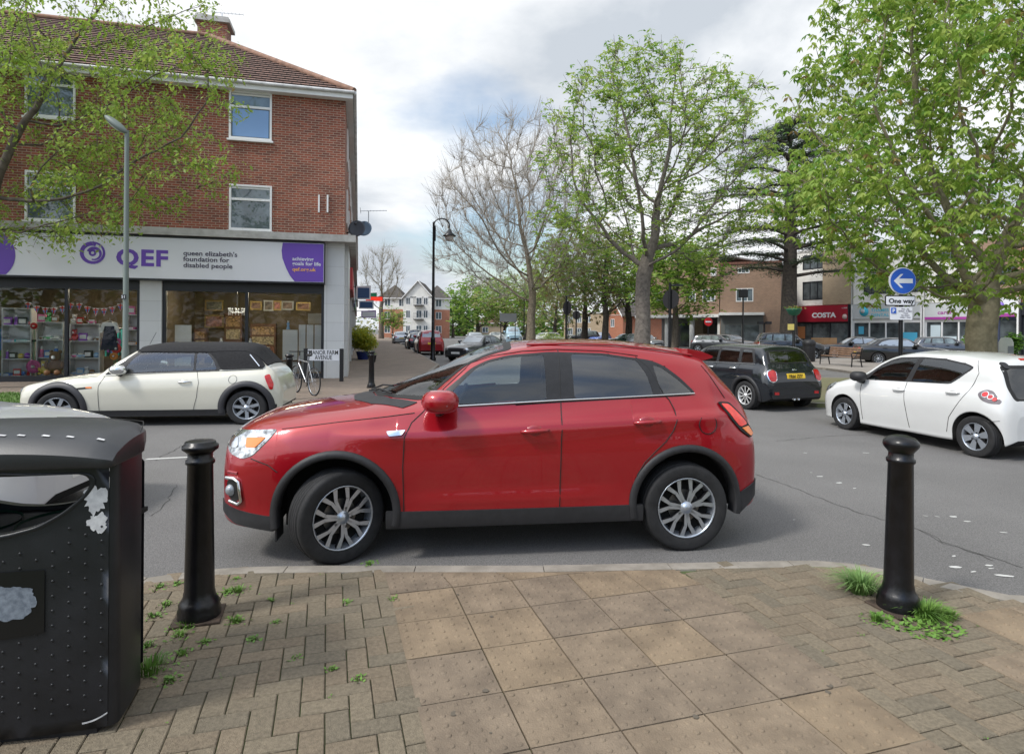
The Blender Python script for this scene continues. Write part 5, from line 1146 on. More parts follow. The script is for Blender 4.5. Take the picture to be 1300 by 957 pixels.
def colonise(seed, trunk, att, D, kill, infl=6., trop=(0, 0, .05), iters=120, jit=.12):
    r_ = np.random.default_rng(seed); nodes = [np.array(p, float) for p in trunk]; par = [-1]+list(range(len(trunk)-1)); kids = {i: 1 for i in range(len(trunk)-1)}
    att = np.array(att, float); near = np.zeros(len(att), int); dist = np.full(len(att), 1e9)
    N_ = np.array(nodes)
    for k in range(0, len(att), 400):
        dd = np.linalg.norm(att[k:k+400, None]-N_[None], axis=2); near[k:k+400] = dd.argmin(1); dist[k:k+400] = dd.min(1)
    alive = np.ones(len(att), bool); last = {}
    for it in range(iters):
        act = alive & (dist < infl) if it > 15 else alive
        if not act.any(): break
        idx = near[act]; vec = att[act]-np.array(nodes)[idx]; vec /= np.linalg.norm(vec, axis=1)[:, None]+1e-9
        u = np.unique(idx); S_ = np.zeros((len(nodes), 3)); np.add.at(S_, idx, vec); new = []
        for i in u:
            if kids.get(i, 0) >= 4: continue
            d = S_[i]; L = np.linalg.norm(d)
            if L < 1e-6: continue
            d = d/L+np.array(trop)+r_.normal(0, jit, 3)
            if par[i] >= 0: q = nodes[i]-nodes[par[i]]; d = d+.35*q/(np.linalg.norm(q)+1e-9)
            d /= np.linalg.norm(d); p = nodes[i]+d*D
            if i in last and min(np.linalg.norm(p-l) for l in last[i]) < D*.35: continue
            last.setdefault(i, []).append(p); kids[i] = kids.get(i, 0)+1; new.append((p, i))
        if not new: break
        b0 = len(nodes)
        for p, i in new: nodes.append(p); par.append(i)
        NN = np.array([p for p, _ in new]); ai = np.where(alive)[0]
        for k in range(0, len(ai), 800):
            a = ai[k:k+800]; dd = np.sqrt(((att[a, None]-NN[None])**2).sum(2)); m_ = dd.argmin(1); dm = dd[np.arange(len(a)), m_]
            up = dm < dist[a]; near[a[up]] = b0+m_[up]; dist[a[up]] = dm[up]
        alive &= dist > kill
    return np.array(nodes), np.array(par)
def radii(par, r0, rt, pw=2.3):
    n = len(par); s = np.zeros(n); ch = np.zeros(n, int)
    for i in range(n-1, 0, -1):
        if ch[i] == 0: s[i] = r0**pw
        s[par[i]] += s[i]; ch[par[i]] += 1
    if ch[0] == 0: s[0] = r0**pw
    r = s**(1/pw); k = math.log(rt/r0)/max(math.log(r[0]/r0), .01)
    return r0*(r/r0)**k, ch
def branch_mesh(nodes, par, r, parent, m, name='branches', trunk_n=0, rough=.0):
    n = len(nodes); kids = [[] for _ in range(n)]
    for i in range(1, n): kids[par[i]].append(i)
    mb = MB(); tb = MB(); st = [(0, None)]
    while st:
        i, pre = st.pop(); pts = [] if pre is None else [nodes[pre]]; rr = [] if pre is None else [min(r[pre], r[i]*1.25)]
        j = i
        while True:
            pts.append(nodes[j]); rr.append(r[j])
            if not kids[j]: break
            ks = sorted(kids[j], key=lambda q: -r[q])
            for q in ks[1:]: st.append((q, j))
            j = ks[0]
        if len(pts) < 2: continue
        R_ = max(rr); sides = 10 if R_ > .15 else 6 if R_ > .04 else 4 if R_ > .015 else 3
        (tb if pre is None else mb).tube(pts, rr, sides, cap=False)
    tb.build('trunk', m, parent); mb.build(name, m, parent)
def leaves(r_, pos, direc, size, droop, parent, mats, name='crown', palm=0, wid=.45, spread=.15, weights=None):
    """pos (N,3): palm>0 gives a hand of leaflets at each point"""
    N_ = len(pos); k = max(1, palm); M_ = N_*k
    base = np.repeat(pos+r_.normal(0, spread, (N_, 3)), k, 0)
    if palm:
        ang = np.tile(np.linspace(-1.9, 1.9, k), N_)+r_.normal(0, .15, M_); yaw = np.repeat(r_.uniform(0, 6.283, N_), k); a = yaw+ang
        d = np.stack([np.cos(a), np.sin(a), -droop+r_.normal(0, .25, M_)], 1)
    else:
        a = r_.uniform(0, 6.283, M_); d = np.stack([np.cos(a), np.sin(a), -droop+r_.normal(0, .45, M_)], 1)
    d /= np.linalg.norm(d, axis=1)[:, None]; s = size*r_.uniform(.6, 1.2, M_)[:, None]
    sd = np.cross(d, np.array([0, 0, 1.])+r_.normal(0, .5, (M_, 3))); sd /= np.linalg.norm(sd, axis=1)[:, None]+1e-9
    w_ = s*wid*.5; tip = base+d*s; tip[:, 2] -= s[:, 0]*.25*droop; mid = base+d*s*.55
    V = np.stack([base, mid+sd*w_, tip, mid-sd*w_], 1).reshape(-1, 3); Q = np.arange(M_*4).reshape(-1, 4)
    mi = np.repeat(r_.choice(len(mats), N_, p=weights), k); return np_mesh(name, V, Q, mats, parent, False, mi)
def tree(name, label, seed, base, trunk, att, D, kill, rt, r0, bark, leaf=None, group=None, cat='tree', **k):
    """base: world foot; trunk: list of local points"""
    t = thing(name, label, cat, tuple(base), group=group); r_ = np.random.default_rng(seed)
    nodes, par = colonise(seed, trunk, att, D, kill, infl=k.get('infl', 8), trop=k.get('trop', (0, 0, .05)), jit=k.get('jit', .12), iters=k.get('iters', 120))
    r, ch = radii(par, r0, rt, k.get('pw', 2.3)); r[:3] *= np.array([1.45, 1.12, 1.0])[:len(r[:3])]
    branch_mesh(nodes, par, r, t, bark)
    thin = np.where(r < k.get('leaf_r', r0*2.2))[0]
    if k.get('twigs'):
        n_, L = k['twigs']; sel = r_.choice(thin, n_); mb = MB(); ends = []
        for i in sel:
            d = nodes[i]-nodes[par[i]]; d /= np.linalg.norm(d)+1e-9; d = d+r_.normal(0, .55, 3)+np.array(k.get('twig_trop', (0, 0, .15))); d /= np.linalg.norm(d); l = L*r_.uniform(.4, 1.1)
            p1 = nodes[i]+d*l*.5+r_.normal(0, .03*L, 3); p2 = p1+(d+np.array(k.get('twig_trop', (0, 0, .15))))*l*.5; mb.tube([nodes[i], p1, p2], [r0*.9, r0*.7, r0*.4], 3, cap=False); ends += [p1, p2, (p1+p2)/2]
        mb.build('twigs', k.get('twig_m', bark), t)
    if leaf:
        src = nodes[thin]
        if k.get('twigs'): src = np.concatenate([src, np.array(ends)])
        n_ = leaf['n']
        if 'mask' in leaf: src = src[[leaf['mask'](p) for p in src]]
        pos = src[r_.integers(0, len(src), n_)]
        if leaf.get('clump'):   # uneven: some twigs carry more
            wts = r_.random(len(src))**leaf['clump']; pos = src[r_.choice(len(src), n_, p=wts/wts.sum())]
        leaves(r_, pos, None, leaf['size'], leaf.get('droop', .3), t, leaf['mats'], palm=leaf.get('palm', 0), wid=leaf.get('wid', .45), spread=leaf.get('spread', .15), weights=leaf.get('w'))
    return t
B_GREY = bark_mat('bark_grey_brown', (.075, .06, .048), (.15, .125, .10)); B_PALE = bark_mat('bark_pale', (.14, .115, .08), (.27, .225, .16)); B_DARK = bark_mat('bark_dark', (.035, .03, .026), (.08, .065, .052))
B_TWIG = mat('twig_olive', (.22, .19, .12), .9); B_PINK = mat('twig_pinkish', (.38, .345, .30), .9)
LG1 = leaf_mat('leaf_spring', (.24, .37, .05), (.32, .45, .09)); LG2 = leaf_mat('leaf_mid', (.12, .25, .035), (.17, .32, .05)); LG3 = leaf_mat('leaf_yellow', (.34, .44, .08), (.4, .48, .12)); LG4 = leaf_mat('leaf_bud', (.30, .2, .08), (.28, .22, .07))
LD = leaf_mat('leaf_dark', (.05, .11, .03), (.08, .15, .04)); LO = leaf_mat('leaf_olive', (.30, .30, .13), (.38, .36, .18)); LC = leaf_mat('cedar_needle', (.012, .028, .014), (.03, .05, .022), .15)
def T_att(seed, parts): r_ = np.random.default_rng(seed); return np.concatenate([ell(r_, n, c, rad, sh) for n, c, rad, sh in parts])
# 1 right-hand chestnut
B1 = P(1246, 500, 15.6); B1[2] = .09; X0 = B1[0]
att = T_att(11, [(1300, (1.5, 0, 7.1), (6.3, 5.0, 6.2), .35), (230, (-2.4, -.5, 4.9), (3.3, 2.6, 2.0), .2), (160, (2.5, 0, 3.8), (4., 3, 1.3), .2)])
att = att[(att[:, 2] > 2.35)]
tree('horse_chestnut', 'large leafy horse chestnut at right with thick forking trunk and bright green crown', 11, B1, [(0,0,0),(.02,0,.5),(0,0,1.0),(-.02,.02,1.5),(0,0,1.9),(.05,0,2.3)], att, .33, .55, .345, .011, bark_mat('bark_chestnut', (.15, .13, .085), (.27, .235, .155)),
     dict(n=16500, size=.17, droop=.75, palm=5, wid=.42, spread=.22, mats=[LG1, LG2, LG3, LG4], w=[.60, .14, .24, .02], clump=1.5), twigs=(2600, .5), leaf_r=.03, infl=5)
# 2 left tree with drooping sprays
B2 = np.array([P(-80, 0, 15.4)[0], 15.6, .1])
att = T_att(5, [(1050, (1.6, -.2, 8.0), (6.3, 2.3, 4.6), .15), (170, (4.6, -.3, 5.9), (3.3, 1.4, 1.7), .1), (60, (2.6, -.2, 4.3), (3.0, 1.2, .8), .2)])
att = att[(att[:, 2] > 3.4) & (att[:, 0] < 7.5)]
tree('lime_tree', 'light green lime tree with drooping sprays overhanging the charity shop at left', 5, B2, [(0,0,0),(.1,0,1.0),(.3,0,2.0),(.6,0,3.0),(.9,0,4.0),(1.2,.05,4.9)], att, .36, .6, .175, .0075, B_GREY,
     dict(n=34000, size=.125, droop=.6, palm=0, wid=.5, spread=.10, mats=[LG1, LG3, LG4], w=[.7, .24, .06], clump=1.0), twigs=(2300, .55), twig_trop=(.05, 0, -.28), leaf_r=.016, infl=4.5, trop=(.03, 0, -.02))
# 3 central chestnut
B3 = P(815, 460, 36.); B3[2] = 0
att = T_att(3, [(1300, (.8, 0, 11.7), (7.0, 5.6, 6.7), .3), (120, (5.4, 0, 7.9), (3.9, 1.6, 1.1), .1), (90, (-4., 0, 8.6), (3.2, 2.2, 1.5), .1)])
tree('chestnut_tree', 'tall half-leafed chestnut behind the red car with a thick grey trunk', 3, B3, [(0,0,0),(0,0,1.2),(.05,0,2.5),(0,0,3.7),(.05,0,4.9)], att, .55, .95, .43, .016, bark_mat('bark_chestnut_grey', (.10,.085,.075), (.2,.175,.15)),
     dict(n=5600, size=.27, droop=.35, palm=4, wid=.42, spread=.2, mats=[LG1, LG2, LG3], w=[.5, .2, .3], clump=2.2), twigs=(2900, 1.0), twig_trop=(0, 0, .25), leaf_r=.05, infl=9)
# 4 bare plane
B4 = P(674, 440, 55.); B4[2] = 0
att = T_att(8, [(1500, (-1.1, 0, 12.4), (8.1, 6.5, 8.6), .2), (200, (-4.5, 0, 8), (5, 3, 2.5), .1)])
tree('bare_plane_tree', 'tall bare tree with pale pinkish twigs left of the central chestnut', 8, B4, [(0,0,0),(0,0,1.5),(0,0,3.0),(.1,0,4.2),(.1,0,5.2)], att, .65, 1.1, .36, .017, B_PALE,
     dict(n=350, size=.5, droop=.2, palm=3, wid=.4, spread=.3, mats=[LG1], mask=lambda p: p[2] < 11 and p[0] > 0), twigs=(7500, 1.7), twig_trop=(0, 0, .3), twig_m=B_PINK, leaf_r=.07, infl=12)
# 5 cedar
def cedar():
    d = 50.; b = P(1001, 440, d); b[2] = 0; t = thing('cedar_tree', 'dark cedar with flat tiers of branches rising behind the right-hand shops', 'tree', tuple(b)); r_ = np.random.default_rng(4)
    tb = MB(); tb.tube([(0,0,0),(0,0,3),(.1,0,8),(0,0,13),(.1,0,18.5)], [.78,.62,.5,.32,.06], 12, cap=False); tb.build('trunk', B_DARK, t); bm_ = MB(); pos = []
    for i in range(46):
        z = 6.3+12*(i/45)**.95+r_.normal(0, .25); a = i*2.4+r_.normal(0, .3); L = (8.6 if z < 13 else 8.6-(z-13)*1.15)*r_.uniform(.7, 1.05); L *= 1.0 if abs(math.cos(a)) > .3 else .8
        pts = [(0,0,z)]; 
        for s_ in (.25, .5, .75, 1.): pts.append((math.cos(a)*L*s_, math.sin(a)*L*s_, z+.9*math.sin(s_*1.9)*1.1-s_*s_*1.1))
        bm_.tube(pts, [.16, .12, .08, .05, .02], 5, cap=False)
        for _ in range(95):
            s_ = r_.uniform(.22, 1.02); side_ = r_.normal(0, .13*L*(.35+s_)*.8); q = np.array([math.cos(a)*L*s_-math.sin(a)*side_, math.sin(a)*L*s_+math.cos(a)*side_, np.interp(s_, [0,.25,.5,.75,1], [p[2] for p in pts])+r_.normal(0, .1)]); pos.append(q)
            if r_.random() < .16: bm_.tube([(math.cos(a)*L*s_*.9, math.sin(a)*L*s_*.9, q[2]), tuple(q)], [.03, .012], 3, cap=False)
    bm_.build('branches', B_DARK, t); pos = np.repeat(np.array(pos), 13, 0)+r_.normal(0, 1, (len(pos)*13, 3))*np.array([.34, .34, .07]); leaves(r_, pos, None, .26, .05, t, [LC, LD], wid=.22, spread=.03, weights=[.8, .2])
cedar()
# 6 the rest, farther off
def bg_tree(name, label, seed, px, d, h, w_, leafn, mats, size, zc=None, bark=B_GREY, rt=.25, z0=None, bare=False, group=None, w=None, natt=380, twigs=(700, .9), drop=.3, ttrop=(0, 0, .1), dep=.8):
    b = P(px, 430, d); b[2] = 0; z0 = z0 if z0 is not None else h*.28; zc = (h+z0)/2; rz = (h-z0)/2
    att = T_att(seed, [(natt, (0, 0, zc), (w_/2, w_/2*dep, rz), .2)]); att = att[att[:, 2] > z0]; D = max(.45, h/26)
    return tree(name, label, seed, b, [(0,0,0),(0,0,z0*.4),(.05,0,z0*.8)], att, D, D*1.7, rt, .012, bark, None if bare else dict(n=int(leafn*.5), size=size, droop=drop, palm=3, wid=.5, spread=.35, mats=mats, w=w, clump=.8), group=group, twigs=twigs, leaf_r=.05, infl=14, twig_trop=ttrop, twig_m=B_TWIG)
bg_tree('street_tree', 'small round green street tree in front of the white gabled flats', 21, 498, 92, 4.6, 3.6, 700, [LG1, LG2], .35, rt=.09, z0=1.4)
bg_tree('bare_tree', 'tall bare tree rising beside the left end of the white gabled flats', 22, 484, 98, 15.5, 7.5, 0, [LG1], .3, bare=True, rt=.33, bark=B_GREY, twigs=(1600, 1.5), ttrop=(0, 0, .4))
bg_tree('green_tree', 'bushy mid green tree just right of the white gabled flats', 23, 606, 86, 9.2, 9.5, 2600, [LG1, LG2], .5, rt=.3, z0=1.8, bark=B_DARK)
bg_tree('hawthorn_tree', 'green white-flecked tree between the lamp post and the bare tree', 24, 640, 70, 7.8, 8.0, 2600, [LG2, LO, LG1], .38, rt=.2, z0=1.8, bark=B_DARK)
bg_tree('willow_tree', 'tall olive brown tree with hanging twigs right of the bare tree trunk', 25, 742, 62, 13.5, 10.5, 3600, [LO, LO, LG4], .34, rt=.3, z0=3.0, bark=B_DARK, drop=1.1, ttrop=(0, 0, -.5), twigs=(1800, 1.5))
bg_tree('willow_tree', 'olive tree with a thin haze of leaf directly behind the bare trunk', 26, 704, 84, 12.0, 10, 2600, [LO, LG1], .42, rt=.25, z0=2.0, bark=B_DARK, drop=1., ttrop=(0, 0, -.4), twigs=(1400, 1.3))
bg_tree('dark_trunk_tree', 'tree with forked dark trunk in front of the orange brick house', 27, 768, 55, 9.5, 8.0, 1900, [LO, LG1, LG2], .34, rt=.27, z0=3.0, bark=B_DARK)
bg_tree('dark_trunk_tree', 'leaning dark tree close behind the left side of the chestnut trunk', 28, 798, 58, 11.5, 9.0, 1900, [LO, LG1], .36, rt=.3, z0=3.2, bark=B_DARK)
bg_tree('leafy_tree', 'full bright green tree between the chestnut trunk and the brown brick building', 29, 857, 52, 10.2, 8.6, 4200, [LG1, LG2, LG3], .42, rt=.24, z0=2.6, w=[.5,.35,.15])
bg_tree('olive_tree', 'soft olive tree behind the parked cars left of the lamp with the black disc', 30, 668, 100, 11, 11, 2400, [LO, LG2], .5, rt=.24, z0=2, bark=B_DARK)
bg_tree('far_tree', 'small dark green tree at the far left end of the car park', 31, 575, 118, 8, 9, 1600, [LG2, LD], .6, rt=.25, z0=1.5)
def shrub(name, label, px, d, z, w_, h, n, mats, seed, size=.12, w=None):
    b = P(px, 430, d); b[2] = z; t = thing(name, label, 'shrub', tuple(b)); r_ = np.random.default_rng(seed); v = r_.normal(size=(n, 3)); v /= np.linalg.norm(v, axis=1)[:, None]
    c = r_.integers(0, 9, n); cc = np.array([[r_.uniform(-.28, .28)*w_, r_.uniform(-.28, .28)*w_, h*r_.uniform(.3, .75)] for _ in range(9)]); pos = cc[c]+v*r_.random(n)[:, None]**.5*np.array([w_*.27, w_*.27, h*.27]); pos[:, 2] = np.maximum(pos[:, 2], .05)
    mb = MB()
    for k in range(9): mb.tube([(0,0,0), tuple(cc[k]*.5), tuple(cc[k])], [.03,.02,.01], 4, cap=False)
    mb.build('stems', B_DARK, t); leaves(r_, pos, None, size, .2, t, mats, name='foliage', wid=.5, spread=.02, weights=w); return t
# ------------------------------------------------------------ far buildings
M_TAN = brick_mat('tan_brown_brick', (.29, .175, .12), (.22, .135, .095), (.34, .27, .2), .225, .075, .01, var=.15)
M_ORANGE = brick_mat('orange_brick', (.42, .12, .055), (.34, .10, .05), (.4, .3, .22), .225, .075, .01, var=.12)
M_BUFF = brick_mat('buff_brick', (.36, .27, .17), (.3, .22, .14), (.4, .34, .26), .225, .075, .01, var=.15)
M_RENDER = mat('white_render', (.68, .67, .63), .8, noise=.08, scale=1.2)
M_SLATE = tiles_mat('grey_tiles', (.13, .115, .105), (.1, .09, .085), (.05, .045, .04)); M_REDT = tiles_mat('red_brown_tiles', (.2, .085, .06), (.16, .07, .05), (.06, .04, .03))
M_GLASSD = mat('dark_shop_glass', (.12, .14, .15), .05, .35, noise=.6, scale=.7)
def facade(name, label, p0, p1, H, depth, m, holes, cat='building', wm_=M_PVC, mull=(.5,), roof=None, hip=True, flat=.3, z0=0., splits=None, cap=M_CONC):
    """block whose front runs from p0 to p1 (left to right as seen); holes are (u0,u1,z0,z1) windows"""
    a, b_ = Vector((p0[0], p0[1], 0)), Vector((p1[0], p1[1], 0)); d = (b_-a); L = d.length; ang = math.atan2(d.y, d.x)
    t = thing(name, label, cat, (a.x, a.y, z0), ang); w_ = MB(); wall_with_holes(w_, 0, L, 0, H, [h[:4] for h in holes], 0.)
    w_.add([(0,0,0),(0,depth,0),(0,depth,H),(0,0,H)], [(0,1,2,3)]); w_.add([(L,0,0),(L,depth,0),(L,depth,H),(L,0,H)], [(3,2,1,0)]); w_.add([(0,depth,0),(L,depth,0),(L,depth,H),(0,depth,H)], [(3,2,1,0)])
    w_.build('wall', m, t)
    for h in holes: window(t, *h[:4], m=wm_, mull=(h[4] if len(h) > 4 else mull), sill=False, fw=.07)
    ib = MB(); ib.box((.4,.4,.05),(L-.4,depth-.1,H-.1)); ib.build('inner_walls', M_ROOM, t)
    if roof:
        rm, rh, kind = roof; ov = .35; g_ = globals(); sv = g_['M_TILES']; g_['M_TILES'] = rm
        if kind == 'hip':
            i_ = min(depth/2, L/2-.1); rf(t, [(-ov,-ov,H),(L+ov,-ov,H),(L-i_,depth/2,H+rh),(i_,depth/2,H+rh)]); rf(t, [(L+ov,depth+ov,H),(-ov,depth+ov,H),(i_,depth/2,H+rh),(L-i_,depth/2,H+rh)])
            rf(t, [(-ov,depth+ov,H),(-ov,-ov,H),(i_,depth/2,H+rh),(i_-.01,depth/2+.01,H+rh)]); rf(t, [(L+ov,-ov,H),(L+ov,depth+ov,H),(L-i_,depth/2+.01,H+rh),(L-i_-.01,depth/2,H+rh)])
        elif kind == 'gablefront':
            rf(t, [(-ov,depth,H-.2),(-ov,-ov,H-.2),(L/2,-ov,H+rh),(L/2,depth,H+rh)]); rf(t, [(L+ov,-ov,H-.2),(L+ov,depth,H-.2),(L/2,depth,H+rh),(L/2,-ov,H+rh)])
            gb_ = MB(); gb_.add([(0,0,H),(L,0,H),(L/2,0,H+rh-.05)], [(0,1,2)]); gb_.build('gable', m, t)
            bb = MB()
            for sx in (-1, 1):
                x0 = L/2+sx*(L/2+ov); V = [(x0,-ov-.03,H-.32),(x0,-ov-.03,H-.12),(L/2,-ov-.03,H+rh+.08),(L/2,-ov-.03,H+rh-.14)]; bb.add(V+[(x,y+.06,z) for x, y, z in V], [(0,1,2,3),(7,6,5,4),(0,4,5,1),(1,5,6,2),(2,6,7,3),(3,7,4,0)])
            bb.build('bargeboard', M_WHITE, t)
        g_['M_TILES'] = sv
        e_ = MB(); e_.box((-ov,-ov-.02,H-.12),(L+ov,-ov+.05,H+.02)) if kind != 'gablefront' else e_.box((-.05,-.04,H-.02),(L+.05,-.005,H+.02)); e_.build('fascia_board', M_WHITE, t)
    else:
        e_ = MB(); e_.box((-.08,-.1,H),(L+.08,depth+.1,H+.22)); e_.build('parapet', cap, t)
    return t
# white gabled flats with red brick ends
d_ = 110.; X = lambda px, d=d_: P(px, 400, d)[:2]
zz_ = lambda py, d=d_, px=520: P(px, py, d)[2]
fl = facade('block_of_flats', 'three-storey flats with tall white central gable and red brick wings', X(512), X(549), zz_(378), 9, M_RENDER,
    [(px_, px_+w_, z_, z_+1.4) for px_, w_ in ((.45, .8), (2.3, 1.0), (3.6, .8)) for z_ in (.9, 3.6, 6.0)], roof=(M_SLATE, 3.1, 'gablefront'))
for k, z_ in enumerate((3.3, 5.8)):
    b = MB(); b.box((1.9,-.9,z_),(3.7,-.002,z_+.12)); 
    for i in range(10): b.box((1.9+i*.195,-.9,z_+.12),(1.93+i*.195,-.87,z_+1.1))
    b.box((1.9,-.9,z_+1.1),(3.7,-.86,z_+1.16)); b.build('balcony', M_DKFRAME, fl)
def wing(label, pa, pb, d0, d1):
    return facade('flats_wing', label, P(pa, 400, d0)[:2], P(pb, 400, d1)[:2], zz_(378), 8, M_RENDER, [(u, u+1.1, z_, z_+1.35) for u in ((1.0, 3.6) if pb < 512 else (.5,)) for z_ in (.9, 3.4, 5.7)], roof=(M_SLATE, 2.6, 'hip'))
wl_ = wing('lower left wing of the flats, red brick below cream render', 481, 511.5, 111.5, 111.5); wr_ = wing('narrow right wing of the flats beside the white gable', 549.5, 571, 111.5, 112.5)
for t_, L_ in ((wl_, 4.36), (wr_, 3.1)):
    b = MB(); holes = [h for h in ((1.0,2.1,.9,2.25),(3.6,4.7,.9,2.25),(1.0,2.1,3.4,4.75),(3.6,4.7,3.4,4.75))] if L_ > 4 else [(.5,1.6,.9,2.25),(.5,1.6,3.4,4.75)]
    wall_with_holes(b, 0, min(L_, 99), 0, 5.2, [h for h in holes if h[1] < L_], -.06, .06); b.build('brick_facing', M_ORANGE, t_)
# tan building, orange house
facade('office_block', 'low buff brick office block far behind the parked vans', P(716, 400, 108)[:2], P(768, 400, 100)[:2], P(740, 398.5, 104)[2], 10, M_BUFF, [(u, u+1.5, z_, z_+1.2) for u in (.8, 3., 5.2, ) for z_ in (.8, 2.9)], mull=(.33,.66))
facade('brick_house', 'small orange brick house with white gable boards left of the chestnut trunk', P(773, 400, 84)[:2], P(791, 400, 80)[:2], P(780, 400, 82)[2], 9, M_ORANGE, [(.6,1.7,2.1,3.2)], roof=(M_SLATE, 1.9, 'gablefront'))
facade('brick_house', 'pale roofed house just right of the orange brick house', P(791.5, 400, 83)[:2], P(812, 400, 82)[:2], P(800, 402, 82)[2], 7, M_ORANGE, [(.6,1.5,2.0,3.)], roof=(M_SLATE, 1.8, 'hip'))
facade('brick_house', 'low red roofed house far behind the grey street board', P(606, 400, 122)[:2], P(640, 400, 122)[:2], P(620, 410, 122)[2], 8, M_BUFF, [(1,2.2,1,2.1)], roof=(M_REDT, 1.9, 'hip'))
# brown brick building with the colonnade
dl, dr_ = 68., 60.5
q0, q1 = P(812, 400, dl)[:2], P(913, 400, dr_)[:2]; Lb = np.linalg.norm(q1-q0); U = lambda px: None
def uon(px, a, b_):
    """distance along a-b where the pixel column meets it"""
    k = (px-650)/FPX; a = np.array(a); d = (np.array(b_)-a)/np.linalg.norm(np.array(b_)-a); return (k*a[1]-a[0])/(d[0]-k*d[1])
def zon(px, py, a, b_):
    u = uon(px, a, b_); a = np.array(a); d = (np.array(b_)-a)/np.linalg.norm(np.array(b_)-a); p = a+d*u; return P(px, py, p[1])[2]
Hf = 3.05; top1 = zon(880, 343, q0, q1)
hl = []
for pa, pb in ((830, 840), (872, 883), (891.5, 908)): hl.append((uon(pa, q0, q1), uon(pb, q0, q1), 4.3-.0, 5.65))
hl = [(a, b_, zon(900, 383, q0, q1), zon(900, 367, q0, q1)) for a, b_, _, _ in hl] + [(uon(pa, q0, q1), uon(pb, q0, q1), zon(900, 344, q0, q1)-.55, zon(900, 344, q0, q1)+.25) for pa, pb in ((902, 909),)]
bb_ = thing('colonnade_building', 'brown brick office building over an open ground floor with white columns', 'building', (q0[0], q0[1], 0), math.atan2(q1[1]-q0[1], q1[0]-q0[0]))
w_ = MB(); wall_with_holes(w_, 0, Lb, Hf+.3, top1+1.2, hl, 0.); w_.add([(0,0,Hf),(0,12,Hf),(0,12,top1+1.2),(0,0,top1+1.2)], [(0,1,2,3)]); w_.build('wall', M_TAN, bb_)
for h in hl: window(bb_, *h, mull=(.33,.66), sill=False, fw=.09)
b = MB(); b.box((-.3,-.45,Hf),(Lb+.2,-.002,Hf+.3)); b.box((-.3,.002,Hf),(Lb,6,Hf+.28)); b.build('slab_edge', M_WHITE, bb_)
b = MB(); b.box((0,4,0),(Lb,4.3,Hf)); b.build('recessed_wall', mat('recess_grey', (.16,.155,.15), .8), bb_)
b = MB(); b.box((uon(859,q0,q1),3.2,0),(uon(870,q0,q1),4,Hf)); b.build('brick_panel', M_BUFF, bb_)
for pa, pb in ((833, 845), (876, 885), (887, 893)):
    f_ = MB(); a_, c_ = uon(pa, q0, q1)+.4, uon(pb, q0, q1)+.4; f_.box((a_,3.9,.1),(c_,3.97,2.5)); f_.build('glazing', M_GLASSD, bb_); 
for px_ in (844.5, 876, 916):
    u = uon(px_, q0, q1); c_ = MB(); c_.lathe([(.26,0),(.26,Hf)], 18, 0, Matrix.Translation((min(u, Lb-.1), .35, 0))); c_.build('column', M_WHITE, bb_)
b = MB(); b.box((-.1,.01,top1+1.2),(Lb+.1,12,top1+1.35)); b.build('roof', M_CONC, bb_)
b = MB(); b.box((.3,6,.05),(Lb-.2,12,top1+1)); b.build('inner_walls', M_ROOM, bb_)
r0, r1 = P(914, 400, 60.3)[:2], P(991, 400, 58.)[:2]; Lr = np.linalg.norm(r1-r0); zt = zon(980, 334, r0, r1)
hr = [(uon(934, r0, r1), uon(956, r0, r1), zon(945, 383, r0, r1), zon(945, 366, r0, r1)), (uon(936, r0, r1), uon(951, r0, r1), zon(945, 347, r0, r1), zon(945, 340, r0, r1))]
rb_ = facade('brick_building', 'taller brown brick building with grey shopfront beside the cedar trunk', r0, r1, zt, 14, M_TAN, hr, mull=(.33,.66), cap=M_REDT)
u0_, u1_ = .1, uon(969, r0, r1); b = MB(); b.box((u0_,-.35,0),(u1_,-.002,zon(945, 397, r0, r1)-.25)); b.build('shopfront', mat('shopfront_grey', (.13,.135,.13), .6), rb_)
b = MB(); b.box((u0_-.1,-1.0,zon(945, 397, r0, r1)-.25),(u1_+.1,-.003,zon(945, 397, r0, r1))); b.build('canopy', M_WHITE, rb_)
for a_, c_ in ((.5, 2.0), (2.2, 3.6)):
    b = MB(); b.box((a_,-.38,.5),(c_,-.351,2.3)); b.build('shop_window', M_GLASSD, rb_)
# the parade with the cafe
c0 = np.array(P(1008, 400, 62)[:2]); cdir = np.array([.437, -.9]); cdir /= np.linalg.norm(cdir); c1_ = c0+cdir*34
cang = math.atan2(cdir[1], cdir[0]); uc = lambda px: uon(px, c0, c1_); zc_ = lambda px, py: zon(px, py, c0, c1_)
def unit(label, pa, pb, wallm, name='shop_unit', H=9.6, ups=None):
    ua, ub = uc(pa), uc(pb); o = c0+cdir*ua; t = thing(name, label, 'shop', (o[0], o[1], .1), cang); L = ub-ua-.02; return t, L, ua
def Mface(t_y=-.3): return Matrix.Rotation(math.pi/2, 4, 'X')
M_COSTA = mat('cafe_red', (.32, .012, .03), .45); M_TEAL = mat('sign_teal', (.05, .45, .6), .5); M_MAG = mat('sign_magenta', (.35, .05, .3), .5); M_GREYS = mat('sign_grey', (.5, .52, .53), .5); M_WARM = mat('cafe_lamp', (1, .7, .35), .5, emit=(1, .6, .25, 3.))
M_WOOD = mat('wood_board', (.35, .19, .08), .6, col2=(.45, .26, .12), scale=3); M_POST = mat('blue_poster', (.08, .4, .6), .5); M_PALE = mat('pale_poster', (.55, .65, .7), .5)
